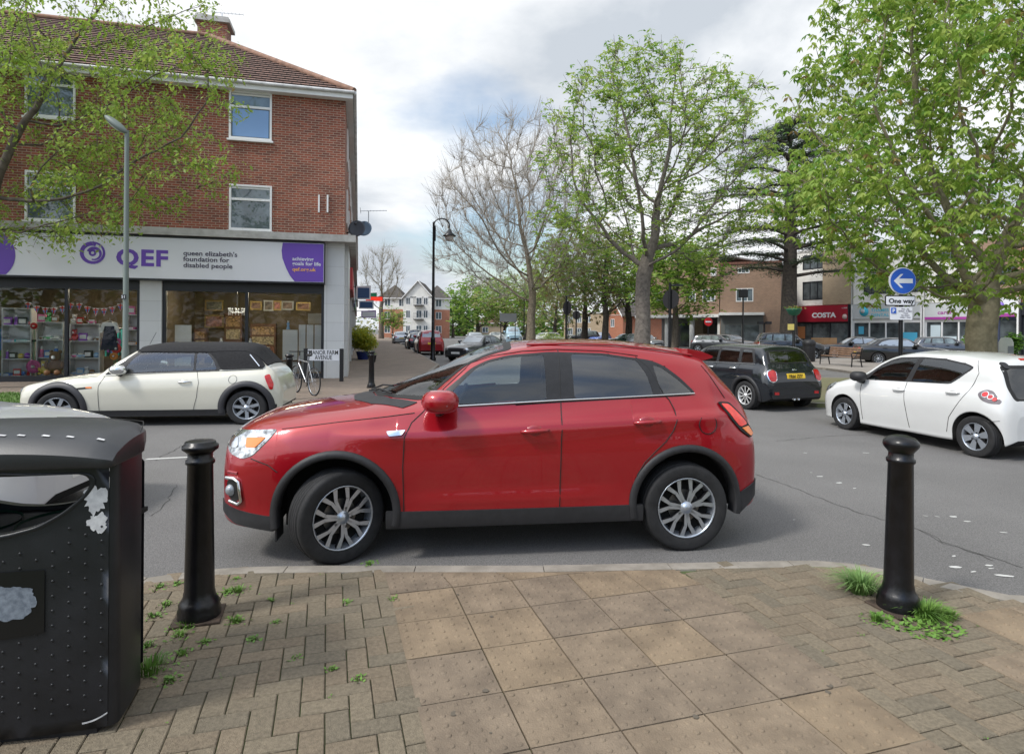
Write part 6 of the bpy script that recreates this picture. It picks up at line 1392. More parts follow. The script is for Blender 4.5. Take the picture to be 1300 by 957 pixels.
def shop_common(t, L, H, upper, holes, zt_=2.85, fas=(2.95, 4.0), fm=None, frame=M_PVC, nb=3, stall=.35):
    w_ = MB(); wall_with_holes(w_, 0, L, fas[1]+.05, H, holes, 0.); w_.add([(L,0,0),(L,9,0),(L,9,H),(L,0,H)], [(3,2,1,0)]); w_.add([(0,0,0),(0,9,0),(0,9,H),(0,0,H)], [(0,1,2,3)]); w_.build('wall', upper, t)
    for h in holes: window(t, *h, m=M_DKFRAME, mull=(.33,.66), sill=False, fw=.07, pane=M_GLASSD)
    b = MB(); b.box((0,.3,0),(L,9,H)); b.box((-.03,-.05,H),(L+.03,9,H+.2)); b.build('inner_walls', M_CONC, t)
    b = MB(); b.box((.12,-.28,fas[0]),(L-.12,-.003,fas[1])); b.build('fascia', fm, t)
    b = MB(); b.box((0,-.3,0),(.11,-.001,fas[1])); b.box((L-.11,-.3,0),(L,-.001,fas[1])); b.build('pilaster', M_DKFRAME if frame is M_DKFRAME else M_WHITE, t)
    f_ = MB(); f_.box((.12,-.1,zt_),(L-.12,.0,fas[0]-.003)); f_.box((.12,-.1,0),(L-.12,.0,stall))
    for k in range(nb+1): x = .12+(L-.24)*k/nb; f_.box((max(.12,x-.05),-.12,stall),(min(L-.12,x+.05),.0,zt_))
    fo = f_.build('shopfront', frame, t)
    for k in range(nb): a_, c_ = .12+(L-.24)*k/nb+.051, .12+(L-.24)*(k+1)/nb-.051; g = MB(); g.add([(a_,-.05,stall),(c_,-.05,stall),(c_,-.05,zt_),(a_,-.05,zt_)], [(0,1,2,3)]); g.build('pane', M_GLASSD, fo)
def T(t, s, x, z, size, m, bold=0., scx=1., y=-.285, nm='sign_text'): return text(nm, s, size, m, t, Matrix.Translation((x, y, z)) @ Matrix.Rotation(math.pi/2, 4, 'X'), bold=bold, scx=scx)
t, L, ua = unit('cafe shop with deep red fascia reading COSTA in white', 1009, 1080.5, M_RENDER)
hz = lambda pa, pb, ya, yb: (uc(pa)-ua, uc(pb)-ua, zc_((pa+pb)/2, yb), zc_((pa+pb)/2, ya))
z1_, z0_ = zc_(1045, 388)-.1, zc_(1045, 408.5)-.1
shop_common(t, L, 9.4, M_RENDER, [(.9, 3.4, z1_+.6, z1_+2.4), (.9, 3.4, z1_+3.6, z1_+5.0)], zt_=z0_-.15, fas=(z0_, z1_), fm=M_COSTA, frame=M_DKFRAME, nb=3)
b = MB(); b.box((L*.52,-.06,z1_+.06),(L,-.003,9.3)); b.build('brick_panel', M_BUFF, t)
T(t, 'COSTA', L*.36, z0_+.42, .62, M_SIGNW, .03, 1.25); T(t, 'COFFEE', L*.88, z1_-.35, .16, M_SIGNW)
b = MB(); b.lathe([(.0001,0),(.24,0),(.24,.02),(.0001,.02)], 20, 0, Matrix.Translation((L*.93,-.29,z0_+.45)) @ Matrix.Rotation(math.pi/2, 4, 'X')); b.build('sign_roundel', mat('roundel_pale', (.6,.45,.42), .5), t)
for i in range(7): b = MB(); b.sphere((.8+i*.75,-.02 if i % 2 else .05,z0_-.5-(i % 3)*.25), .09, 8); b.build('cafe_lamp', M_WARM, t) if i % 2 == 0 else None
b = MB(); b.box((.4,-.13,.9),(1.3,-.125,2.1)); b.build('window_poster', mat('orange_poster', (.6,.25,.1), .5), t)
t, L, ua = unit('shop with pale grey fascia, teal roundel and white-framed front', 1083, 1173, M_RENDER)
z1_, z0_ = zc_(1128, 385.5)-.1, zc_(1128, 404.5)-.1
shop_common(t, L, 9.2, M_RENDER, [(1., 3.2, z1_+.9, z1_+2.4), (4.2, 6.2, z1_+.9, z1_+2.4), (1., 3.2, z1_+3.5, z1_+4.8)], zt_=z0_-.35, fas=(z0_, z1_), fm=M_GREYS, nb=4)
b = MB(); b.lathe([(.0001,0),(.42,0),(.42,.02),(.0001,.02)], 24, 0, Matrix.Translation((L*.2,-.29,(z0_+z1_)/2)) @ Matrix.Rotation(math.pi/2, 4, 'X')); b.build('sign_roundel', M_TEAL, t)
b = MB(); b.lathe([(.0001,0),(.2,0),(.2,.012),(.0001,.012)], 18, 0, Matrix.Translation((L*.2-.12,-.315,(z0_+z1_)/2+.05)) @ Matrix.Rotation(math.pi/2, 4, 'X')); b.build('sign_roundel', M_GREYS, t)
T(t, 'THAMES', L*.3, z0_+.62, .36, M_TEAL, .005, 1.2); T(t, 'DENTAL', L*.3, z0_+.2, .36, M_TEAL, .005, 1.2)
b = MB(); b.box((L*.72,-.13,.4),(L*.93,-.125,1.6)); b.build('window_poster', M_POST, t); b = MB(); b.box((L*.1,-.13,1.4),(L*.18,-.125,2.1)); b.build('window_poster', M_POST, t)
t, L, ua = unit('shop with pale fascia reading carers above a magenta stripe', 1174.5, 1243, M_RENDER)
z1_, z0_ = zc_(1208, 384.5)-.1, zc_(1208, 405.5)-.1
shop_common(t, L, 9.0, M_RENDER, [(.8, 2.6, z1_+.9, z1_+2.3), (.8, 2.6, z1_+3.4, z1_+4.6)], zt_=z0_-.2, fas=(z0_, z1_), fm=M_GREYS, nb=3)
b = MB(); b.box((.12,-.3,z0_),(L-.12,-.281,z0_+.2)); b.build('sign_stripe', M_MAG, t); T(t, 'carers', L*.28, z0_+.42, .42, M_MAG, .008, 1.25, y=-.29); T(t, 'Support Centre', L*.70, z0_+.6, .14, M_INK, 0, 1., y=-.29)
b = MB(); b.box((.5,-.13,.5),(L*.32,-.125,2.2)); b.build('window_poster', M_PALE, t); b = MB(); b.box((L*.36,-.13,.5),(L*.62,-.125,1.3)); b.build('window_poster', M_PALE, t)
t, L, ua = unit('shop with white and magenta fascia and dark blue doorway behind the chestnut trunk', 1244, 1296, M_RENDER)
shop_common(t, L, 8.8, M_TAN, [(.8, 2.4, 5.2, 6.6)], zt_=2.6, fas=(2.8, 4.2), fm=M_SIGNW, nb=2, frame=mat('frame_navy', (.04,.05,.09), .5)); b = MB(); b.box((.12,-.3,2.8),(L-.12,-.281,3.05)); b.build('sign_stripe', M_MAG, t)
b = MB(); b.lathe([(.0001,0),(.3,0),(.3,.02),(.0001,.02)], 20, 0, Matrix.Translation((L*.55,-.29,3.6)) @ Matrix.Rotation(math.pi/2, 4, 'X')); b.build('sign_roundel', M_PURPLE, t)
t, L, ua = unit('brick shop with a grey doorway at the right edge of the parade', 1297, 1345, M_TAN)
shop_common(t, L, 8.8, M_ORANGE, [(1., 3.0, 5.2, 6.6)], fas=(2.9, 3.8), fm=M_DKFRAME, nb=3, frame=M_DKFRAME)
nv = np.array([-cdir[1], cdir[0]]); pav = [tuple(c0-cdir*6+0*nv), tuple(c0+cdir*60), tuple(c0+cdir*60-nv*-4), ]
side_ = -1 if (np.array([0, 0])-c0) @ nv < 0 else 1
b = MB(); pp = [tuple(c0-cdir*2), tuple(c0+cdir*44), tuple(c0+cdir*44+nv*side_*4), tuple(c0-cdir*2+nv*side_*4)]
if side_ > 0: pp = pp
b.add([(x, y, .1) for x, y in pp], [(0,1,2,3)]); b.add([(x, y, 0) for x, y in (pp[2], pp[3])]+[(x, y, .1) for x, y in (pp[2], pp[3])], [(0,1,3,2)]); struct(b.build('pavement', M_PAVEGREY))
# far ground cover closing the view
def wood(px0, px1, d, h, n, seed, mats):
    r_ = np.random.default_rng(seed); a, c = P(px0, 400, d), P(px1, 400, d); pos = np.stack([r_.uniform(a[0], c[0], n), d+r_.normal(0, 4, n), h*r_.random(n)**.8*(.6+.4*np.sin(r_.uniform(0, 9, n)))], 1)
    o = leaves(r_, pos, None, 1.5, .2, None, mats, name='far_wood', wid=.7, spread=.3); o['kind'] = 'stuff'; return o
wood(560, 1050, 150, 6.5, 7000, 1, [LD, LO, LG2]); wood(-800, 540, 260, 10, 5000, 2, [LD, LO]); wood(-1500, 2600, -38, 9, 9000, 4, [LD, LO]) if False else None
wood(1050, 2200, 190, 12, 7000, 3, [LD, LO])
# ------------------------------------------------------------ street furniture
M_IRON = mat('black_painted_iron', (.004, .004, .0055), .3, coat=.0, noise=.5, scale=9, bump=.15, bscale=38)
M_IRONM = mat('black_matt_metal', (.014, .014, .016), .5)
def bollard(label, px, py, flat=False, s=1., group=None, lean=0., small=False):
    b_ = G(px, py, .04 if not small else .1); t = thing('bollard', label, 'bollard', tuple(b_), group=group); t.rotation_euler = (0, lean, .3)
    m = MB(); pr = [(.138,.012),(.138,.05),(.13,.07),(.132,.085),(.118,.105),(.104,.125),(.1,.15),(.096,.165),(.081,.885),(.092,.892),(.094,.903),(.092,.914),(.081,.921),(.08,.95)]
    cap = [(.08,.95),(.09,.962),(.112,.985),(.117,1.0),(.114,1.018),(.088,1.04),(.045,1.053),(.0001,1.056)] if not flat else [(.08,.95),(.098,.965),(.115,.975),(.118,.99),(.113,1.0),(.1,1.004),(.098,1.018),(.085,1.022),(.0001,1.024)]
    m.lathe(pr, 40, 0, None, True, False); m.build('shaft', M_IRON, t); c = MB(); c.lathe(cap, 40, 0, None, True, False); c.build('cap', M_IRON, t)
    f = MB(); f.box((-.15,-.15,-.01),(.15,.15,.014)); f.build('base_plate', mat('rusty_plate', (.05,.035,.025), .8, noise=.4, scale=12), t, bevel=.004); t.scale = (s*.84, s*.84, s); return t
bollard('glossy black iron bollard with domed cap standing in weeds at right', 1140, 773, s=1.0, lean=.015)
bollard('black iron bollard with flat cap standing by the bin and the red bonnet', 253, 783, flat=True, s=1.0)
bollard('black bollard behind the cream convertible, beside the bicycle', 367, 507, flat=True, s=1.0, small=True); bollard('black bollard on the side-street pavement above the red bonnet', 471.5, 492, flat=True, s=.98, small=True)
# litter bin
M_BIN = mat('bin_plastic', (.014, .015, .018), .36, noise=.25, scale=4, bump=.07, bscale=220); M_BINL = mat('bin_lid_plastic', (.028, .03, .034), .42, noise=.2, scale=3, bump=.06, bscale=220)
def litter_bin():
    o = Vector((-1.63, 2.52, .035)); ang = R(9.0); t = thing('litter_bin', 'large black plastic litter bin with torn stickers and a curved opening', 'bin', tuple(o), ang)
    W2 = .98; xr = 0.; xl = -W2; dp = .50
    ap = [(-.115,1.072),(-.10,1.055),(-.10,1.03),(-.13,.985),(-.20,.925),(-.29,.875),(-.40,.85),(-.50,.843),(-.60,.85),(-.71,.875),(-.80,.925),(-.87,.985),(-.90,1.03),(-.90,1.055),(-.885,1.072),(-.86,1.08),(-.14,1.08)]
    def panel(y, flip, name):
        k_ = .125 if flip else .03
        out_ = densify([(xl+k_,.03),(xr-k_,.03),(xr-k_,1.115),(xl+k_,1.115)], .06); hole = densify(rpoly(ap, .03, 4), .03); pts = [Vector(p) for p in out_+hole]; a = xl+.08
        while a < xr-.05:
            b_ = .08
            while b_ < 1.1:
                if not inpoly(a, b_, hole) and min((a-p[0])**2+(b_-p[1])**2 for p in hole) > .0009: pts.append(Vector((a, b_)))
                b_ += .06
            a += .06
        n1, n2 = len(out_), len(hole); ed = [(i, (i+1) % n1) for i in range(n1)]+[(n1+i, n1+(i+1) % n2) for i in range(n2)]
        v, e, f, _, _, _ = delaunay_2d_cdt(pts, ed, [], 0, 1e-6)
        bow = lambda x: y+(.035*((x+W2/2)/(W2/2))**2*(-1 if flip else 1))
        F_ = [tuple(q) for q in f if not inpoly(sum(v[i].x for i in q)/3, sum(v[i].y for i in q)/3, hole)]
        m = MB(); m.add([(p.x, bow(p.x), p.y) for p in v], F_, 0, True)
        # thick rolled rim of the opening
        k = len(hole); s_ = 1 if not flip else -1
        V = []
        for (x, z) in hole:
            cx, cz = (x+.5), (z-.98); L = math.hypot(cx, cz); nx, nz = cx/L, cz/L
            V += [(x+nx*.022, bow(x)-.001*s_, z+nz*.022), (x+nx*.006, bow(x)-.009*s_, z+nz*.006), (x, bow(x)+.004*s_, z), (x, bow(x)+.035*s_, z)]
        m.add(V, [(4*i+j, 4*((i+1) % k)+j, 4*((i+1) % k)+j+1, 4*i+j+1) for i in range(k) for j in range(3)], 0, True)
        if not flip:
            for c in range(16):
                for r_ in range(16):
                    x = -.055-.058*c; z = .86-.06*r_-(.03 if c % 2 else 0)
                    if z < .08 or inpoly(x, z+.05, ap): continue
                    if z > .78-.0*c and -.8 < x < -.2: continue
                    m.lathe([(.006,0),(.0052,.0026),(.003,.004),(.0001,.0042)], 8, 0, Matrix.Translation((x, bow(x), z)) @ Matrix.Rotation(math.pi/2, 4, 'X'), True, False)
        m.build(name, M_BIN, t); return bow
    bow = panel(0, False, 'front_panel'); panel(dp-.03, True, 'back_panel')
    for sg in (0, 1):
        s_ = MB(); xo = xr if sg == 0 else xl; si = 1 if sg == 0 else -1; prof = [(xo-si*.03, .034),(xo-si*.012,.04),(xo-si*.002,.055),(xo,.08),(xo-si*.01,.2),(xo-si*.03,.34),(xo-si*.07,.43),(xo-si*.12,dp-.034)]
        V = [(x, y, z) for x, y in prof for z in (.03, 1.115)]; s_.add(V, [(2*i, 2*i+2, 2*i+3, 2*i+1) if si > 0 else (2*i, 2*i+1, 2*i+3, 2*i+2) for i in range(len(prof)-1)], 0, True); s_.build('side_panel', M_BIN, t)
    pl = MB(); pts = [(xl+.07,.03),(xr-.07,.03),(xr-.05,.3),(xr-.15,dp-.02),(xl+.15,dp-.02),(xl+.05,.3)]; pl.prism(pts, -.005, .05); pl.build('plinth', M_IRONM, t)
    # lid: domed, overhanging front lip
    L = MB(); xs = np.linspace(xl-.015, xr+.015, 22); ys = np.linspace(-.045, dp+.03, 16); V = []
    edge = lambda x, y: min(1, max(0, (x-xs[0])/.05), 9) 
    for x in xs:
        for y in ys:
            u = (x+W2/2)/(W2/2+.015); v = (y-dp/2)/(dp/2+.04); h = 1.275-.035*abs(u)**2.5-.055*abs(v)**2.2; e = max(abs(u)**16, abs(v)**14)*.03
            yy = y if u < 0 else y-(y-dp/2)*0; inset = max(0, (y-.25))/.3*.11*abs(u)**3; V.append((x-math.copysign(inset, u), yy, h-e))
    nx_, ny = len(xs), len(ys); L.add(V, [(i*ny+j, (i+1)*ny+j, (i+1)*ny+j+1, i*ny+j+1) for i in range(nx_-1) for j in range(ny-1)], 0, True)
    ring = [i*ny for i in range(nx_)] + [(nx_-1)*ny+j for j in range(1, ny)] + [i*ny+ny-1 for i in range(nx_-2, -1, -1)] + [j for j in range(ny-2, 0, -1)]
    R_ = [V[i] for i in ring]; cx, cy = -W2/2, dp/2; lo = [(x, y, 1.125) for x, y, z in R_]; lo2 = [(cx+(x-cx)*.97, cy+(y-cy)*.95, 1.112) for x, y, z in R_]; k = len(ring)
    L.add(R_+lo+lo2, [(i, i+k, (i+1) % k+k, (i+1) % k) for i in range(k)]+[(i+k, i+2*k, (i+1) % k+2*k, (i+1) % k+k) for i in range(k)], 0, True); L.add(lo2, [tuple(range(k))], 0); L.build('lid', M_BINL, t)
    topz = lambda x, y: 1.275-.035*abs((x+W2/2)/(W2/2+.015))**2.5-.055*abs((y-dp/2)/(dp/2+.04))**2.2
    g = MB(); g.tube([(x, .40, topz(x, .40)+.0005) for x in np.linspace(-.42, -.05, 9)]+[(.0, .28, topz(.0,.28)+.0005),(.012,.2,1.2),(.014,.2,1.13)], .0022, 5); g.build('lid_seam', M_BLACK, t)
    li = MB(); li.lathe([(.17,.02),(.19,.80),(.2,.83)], 24, 0, Matrix.Translation((-W2/2-.21, dp/2, 0)), True, False); li.lathe([(.17,.02),(.19,.80),(.2,.83)], 24, 0, Matrix.Translation((-W2/2+.21, dp/2, 0)), True, False); li.build('liner', mat('dark_green_liner', (.003,.025,.016), .3), t)
    fl_ = MB(); fl_.box((-.93,.04,.80),(-.05,.46,.82)); fl_.build('inner_shelf', M_UNDER, t)
    # label remains
    def blotch(name, cx, cz, rx, rz, m, seed, n=40, y=-.0025, spiky=.35):
        r_ = np.random.default_rng(seed); ph = r_.uniform(0, 6.28, 6); V = []
        for i in range(n):
            a = 2*math.pi*i/n; q = 1+spiky*(.4*math.sin(3*a+ph[0])+.3*math.sin(7*a+ph[1])+.25*math.sin(13*a+ph[2])+.2*r_.normal()); x = cx+rx*q*math.cos(a); z = cz+rz*q*math.sin(a); x = min(x, -.034); V.append((x, bow(x)+y, z))
        m_ = MB(); m_.add(V, [tuple(range(n))[::-1] if False else tuple(range(n))], 0); return m_.build(name, m, t)
    M_TORN = mat('torn_paper', (.42,.42,.43), .85, col2=(.62,.62,.62), scale=30)
    blotch('torn_sticker', -.075, .975, .042, .055, M_TORN, 3); blotch('torn_sticker', -.068, .875, .036, .04, M_TORN, 5)
    pq = MB(); pv = [(x, bow(x)-.0045, z) for x in np.linspace(-.62, -.255, 9) for z in (.415+.03*(x+.62)/.365, .70)]; pq.add(pv, [(2*i, 2*i+2, 2*i+3, 2*i+1) for i in range(8)]); pq.build('notice_panel', mat('notice_black', (.006,.006,.007), .3), t)
    blotch('worn_emblem', -.385, .575, .105, .068, mat('worn_grey', (.10,.12,.15), .7, col2=(.2,.23,.27), scale=40), 9, 60, -.006, .12)
    for i, x in enumerate((-.52,-.44,-.37,-.28,-.19,-.075)): b = MB(); z = topz(x, .03)+.001; b.add([(x,.02,topz(x,.02)+.0015),(x+.03,.016,topz(x+.03,.016)+.0015),(x+.032,.024,topz(x+.03,.024)+.0015),(x+.004,.03,topz(x,.03)+.0015)], [(0,1,2,3)]); b.build('scuff', M_TORN, t)
    b = MB(); b.add([(x, y, topz(x, y)+.002) for x, y in ((-.75,.30),(-.28,.30),(-.25,.38),(-.75,.38))], [(0,1,2,3)]); b.build('lid_label', mat('lid_label', (.3,.3,.32), .6, col2=(.5,.5,.5), scale=40), t)
    b = MB(); V = []
    for i, x in enumerate(np.linspace(-.12, -.03, 6)): V += [(x, bow(min(x,-.03))-.003+max(0, x+.03)*1.2, .055+.03*(i/5)**2), (x, bow(min(x,-.03))-.003+max(0, x+.03)*1.2, .062+.03*(i/5)**2)]
    b.add(V, [(2*i, 2*i+2, 2*i+3, 2*i+1) for i in range(5)]); b.build('base_stripe', M_TORN, t)
litter_bin()
# grey-green lamp post at left
def lamp_left():
    p = P(159, 480, 13.6); p[2] = .1; t = thing('street_lamp', 'plain grey-green lamp post with a flat tilted head in front of the charity shop', 'street lamp', tuple(p)); M_ = mat('lamp_grey_green', (.15,.18,.165), .5)
    h = P(159, 168, 13.6)[2]-.1; b = MB(); b.lathe([(.075,0),(.075,1.1),(.06,1.15),(.047,h)], 16, 0, None, True, False); b.build('pole', M_, t)
    X = Matrix.Translation((-.22, -.03, h+.16)) @ Matrix.Rotation(R(38), 4, 'Y'); b = MB(); b.sphere((0,0,0), .3, 20, 0, (1.05,.42,.28), X); b.build('lamp_head', M_, t)
    b = MB(); b.sphere((0,0,-.02), .24, 16, 0, (1.0,.4,.33), X); b.build('lens', mat('lamp_lens_grey', (.5,.52,.5), .2), t)
    b = MB(); b.tube([(0,0,h-.1),(0,0,h+.04)], .045, 10); b.build('bracket', M_, t)
    z = P(159, 377, 13.6)[2]-.1; b = MB(); b.box((-.055,-.078,z-.05),(.055,-.074,z+.05)); o = b.build('number_tag', M_DKFRAME, t); text('tag_number', '51', .09, M_SIGNW, o, Matrix.Translation((-.05,-.08,z-.03)) @ Matrix.Rotation(math.pi/2, 4, 'X'))
lamp_left()
def heritage():
    d = 33.; p = P(549.5, 450, d); p[2] = 0; t = thing('heritage_lamp', 'tall black swan-neck lamp post with hanging lantern beyond the red bonnet', 'street lamp', tuple(p)); z = lambda y: P(549, y, d)[2]; x = lambda q: (q-549.5)/780*d
    b = MB(); b.lathe([(.17,0),(.17,.15),(.13,.2),(.12,1.1),(.14,1.15),(.1,1.25),(.085,1.3),(.06,z(284)),(.075,z(283)),(.0001,z(281))], 14, 0, None, True, False); b.build('pole', M_IRON, t)
    pts = []; c = x(559.5); r_ = x(559.5)
    for i in range(13): a = math.pi-math.pi*i/12; pts.append((c+r_*math.cos(a), 0, z(286)+r_*.85*math.sin(a)))
    b = MB(); b.tube([(x(551.5),0,z(306)),(x(551.5),0,z(288))]+pts+[(2*c,0,z(291))], .035, 8); b.tube([(0,0,z(287)),(x(552),0,z(287))], .03, 6); b.tube([(0,0,z(303)),(x(552),0,z(303))], .03, 6); b.build('arm', M_IRON, t)
    X = Matrix.Translation((2*c,0,z(292.5))); b = MB(); b.lathe([(.05,.1),(.09,.0),(.12,-.02),(.16,-.12),(.36,-.28),(.36,-.31),(.3,-.31)], 20, 0, X, True, False); b.build('lantern_hood', M_IRON, t)
    b = MB(); b.lathe([(.24,-.3),(.23,-.42),(.15,-.56),(.0001,-.6)], 18, 0, X, True, False); b.build('lantern_glass', mat('lantern_glass', (.55,.5,.45), .25), t)
    b = MB(); b.lathe([(.075,z(413)),(.08,z(413)),(.08,z(407)),(.07,z(407))], 12, 0, None, True, False); b.build('pole_band', M_SIGNW, t)
heritage()
# signs
def disc_sign(name, label, px, py, d, r_, face, yaw=0., back=False, base=.1, polem=None, cat='sign', arm=False, extra=None):
    p = P(px, py, d); t = thing(name, label, cat, (p[0], p[1], base), yaw); zc = p[2]-base
    b = MB(); b.lathe([(.045,0),(.045,zc+r_*.9+(.25 if back else .0))], 14, 0, Matrix.Translation((0,.0,0))); b.build('pole', polem or M_IRON, t)
    b = MB(); b.lathe([(.0001,0),(r_,0),(r_+.004,-.01),(r_,-.02),(.0001,-.02)], 44, 0, Matrix.Translation((0,-.052,zc)) @ Matrix.Rotation(math.pi/2, 4, 'X'), False, False); so_ = b.build('sign_disc', face, t)
    if arm: b = MB(); b.tube([(0,0,zc+r_+.2),(.38,0,zc+r_+.22)], .035, 6); b.box((.2,-.05,zc+r_+.16),(.42,.05,zc+r_+.2)); b.build('lamp_arm', M_IRONM, t)
    return t, zc, so_
M_BLUE = mat('road_sign_blue', (.015, .10, .5), .35); M_RS = mat('road_sign_red', (.55, .01, .015), .35)
t, zc, so_ = disc_sign('one_way_sign', 'blue round arrow sign over a One way plate on a black pole', 1144, 357, 14.0, .305, M_SIGNW)
b = MB(); b.lathe([(.0001,0),(.285,0),(.285,.003),(.0001,.003)], 44, 0, Matrix.Translation((0,-.0735,zc)) @ Matrix.Rotation(math.pi/2, 4, 'X'), False, False); b.build('blue_face', M_BLUE, t)
b = MB(); a_ = [(-.215,0),(-.06,.155),(-.0,.155),(-.10,.052),(.215,.052),(.215,-.052),(-.10,-.052),(0,-.155),(-.06,-.155)]; b.add([(x,-.079,zc+z) for x, z in a_], [tuple(range(len(a_)))]); b.build('arrow', M_SIGNW, t)
def plate(t, x0, x1, z0, z1, m, y=-.075, nm='plate', r_=.03, border=None):
    b = MB(); P_ = rpoly([(x0,z0),(x1,z0),(x1,z1),(x0,z1)], r_, 5); b.prism([(x, z) for x, z in P_], 0, .012, 0, Matrix(((1,0,0,0),(0,0,-1,y),(0,1,0,0),(0,0,0,1)))); o = b.build(nm, m, t); return o
sc14 = 14/780; zz1 = lambda py: P(1144, py, 14.0)[2]-.1; xx1 = lambda px: (px-1144)*sc14
plate(t, xx1(1121.5), xx1(1159.5), zz1(388.5), zz1(375.5), M_BLACK, nm='one_way_plate', y=-.06); o = plate(t, xx1(1122.7), xx1(1158.3), zz1(387.3), zz1(376.7), M_SIGNW, y=-.073, nm='one_way_face', r_=.02)
text('sign_text', 'One way', .145, M_BLACK, t, Matrix.Translation((xx1(1125.5), -.087, zz1(385))) @ Matrix.Rotation(math.pi/2, 4, 'X'), bold=.004, scx=1.08)
plate(t, xx1(1128), xx1(1156), zz1(406), zz1(390), M_SIGNW, nm='parking_plate', y=-.06, r_=.01); plate(t, xx1(1129), xx1(1135), zz1(398), zz1(391), M_BLUE, y=-.073, nm='parking_symbol', r_=.005)
text('sign_text', 'P', .11, M_SIGNW, t, Matrix.Translation((xx1(1130.3), -.087, zz1(396.8))) @ Matrix.Rotation(math.pi/2, 4, 'X'), bold=.004)
for i, (s_, w_) in enumerate((('Mon - Sat', 0), ('8.30am - 6.30pm', 0), ('1 hour', 0), ('No return', 0), ('within 1 hour', 0))): text('sign_text', s_, .045, M_INK, t, Matrix.Translation((xx1(1147), -.075, zz1(393.3+i*2.6))) @ Matrix.Rotation(math.pi/2, 4, 'X'), align='CENTER')
disc_sign('road_sign', 'back of a round black road sign with small lamp arm before the brown building', 850.5, 380, 19.5, .31, M_IRONM, yaw=R(128), back=True, arm=False, base=0)
t, zc, so_ = disc_sign('road_sign', 'smaller round black sign back right of the bare tree trunk', 719, 391, 27, .31, M_IRONM, yaw=R(120), back=True, base=0)
disc_sign('road_sign', 'tiny far round sign on a thin pole right of the smaller black sign', 731.5, 400, 42, .3, M_IRONM, yaw=R(150), back=True, base=0)
for px_, py_, d in ((850.5, 364, 19.5), (719, 377, 27)):
    p = P(px_, py_, d); q = thing('sign_lamp', 'small black lamp arm on top of the %s sign pole' % ('nearer round' if d < 20 else 'farther round'), 'lamp', tuple(p)); b = MB(); b.tube([(0,0,-.1),(0,0,.04),(.3,0,.06)], .03, 6); b.build('arm', M_IRONM, q); b = MB(); b.box((.12,-.06,.02),(.4,.06,.075)); b.build('lamp_head', M_IRONM, q)
t, zc, so_ = disc_sign('no_entry_sign', 'red round no entry sign with white bar in front of the columns', 899, 408.5, 50, .34, M_RS, base=0, polem=M_ALLOYDK)
b = MB(); b.box((-.24,-.085,zc-.055),(.24,-.074,zc+.055)); b.build('white_bar', M_SIGNW, t)
def pole(name, label, px, ytop, d, r_=.05, base=0., m=M_IRON, cat='post'):
    p = P(px, ytop, d); t = thing(name, label, cat, (p[0], p[1], base)); h = p[2]-base; b = MB(); b.lathe([(r_*1.6,0),(r_*1.6,.9),(r_,1.0),(r_*.8,h)], 12, 0, None, True, False); b.build('pole', m, t); return t, h
t, h = pole('camera_post', 'slim black post with a small square box on top before the brown building', 943.5, 376, 42, .06); b = MB(); b.box((-.28,-.15,h-.1),(.28,.15,h+.45)); b.build('top_box', M_IRONM, t, bevel=.03)
t, h = pole('lamp_bollard', 'short black post with two side lamps near the grey shopfront', 970.5, 410, 42, .06); b = MB(); b.box((-.45,-.12,h-.08),(-.1,.12,h+.1)); b.box((.1,-.12,h-.08),(.45,.12,h+.1)); b.box((-.3,-.04,h-.02),(.3,.04,h+.03)); b.build('lamp_heads', M_IRONM, t)
t, h = pole('basket_post', 'black post carrying a green hanging basket left of the red cafe', 1008, 392, 29, .07, .1)
b = MB(); b.lathe([(.12,h-.32),(.24,h-.25),(.34,h-.05),(.36,h),(.3,h-.02)], 16, 0, None, True, False); b.build('basket', mat('basket_green', (.02,.12,.07), .6), t); r_ = np.random.default_rng(2); leaves(r_, r_.normal(0, 1, (160, 3))*[.16,.16,.05]+[0,0,h+.04], None, .1, .2, t, [LG2, LG4], name='flowers', wid=.6, spread=.02)
b = MB(); b.box((-.32,-.08,h-1.0),(-.02,-.06,h-.72)); b.build('notice', mat('notice_yellow', (.6,.5,.15), .5), t)
t, h = pole('far_lamp_post', 'thin far black lamp column right of the bare tree trunk', 665.5, 378, 60, .06)
t, h = pole('tall_thin_post', 'thin dark post in front of the small forked tree', 721.5, 385, 40, .035)
# grey street board
p = P(645, 408, 58); t = thing('notice_board', 'large grey board on two posts among the far parked cars', 'sign', (p[0], p[1], 0)); z = p[2]; b = MB(); b.box((-.8,-.04,z-.05),(.8,.04,z+.75)); b.build('board', mat('board_grey', (.22,.23,.23), .6), t)
b = MB(); b.box((-.72,-.045,0),(-.64,.05,z)); b.build('post', M_IRONM, t); b = MB(); b.box((.64,-.045,0),(.72,.05,z)); b.build('post', M_IRONM, t)
# street name plate
def nameplate():
    a, c = G(388, 484, .1), G(433.5, 484, .1); t = thing('street_name_sign', 'white street name plate MANOR FARM AVENUE between two short black posts', 'sign', tuple(a), math.atan2(c[1]-a[1], c[0]-a[0])); L = float(np.linalg.norm(c-a)); h = P(433, 442.5, c[1])[2]-.1
    for x in (0, L): b = MB(); b.box((x-.055,-.055,0),(x+.055,.055,h)); b.build('post', M_IRONM, t, bevel=.01)
    z0, z1 = P(411, 457.5, c[1])[2]-.1, P(411, 443.5, c[1])[2]-.1; b = MB(); b.box((.06,-.03,z0),(L-.06,-.005,z1)); b.build('name_plate', M_SIGNW, t)
    for s_, k in (('MANOR FARM', .54), ('AVENUE', .1)): text('street_name', s_, .185, M_BLACK, t, Matrix.Translation((L/2, -.033, z0+(z1-z0)*k)) @ Matrix.Rotation(math.pi/2, 4, 'X'), align='CENTER', bold=.001, scx=.74)
nameplate()
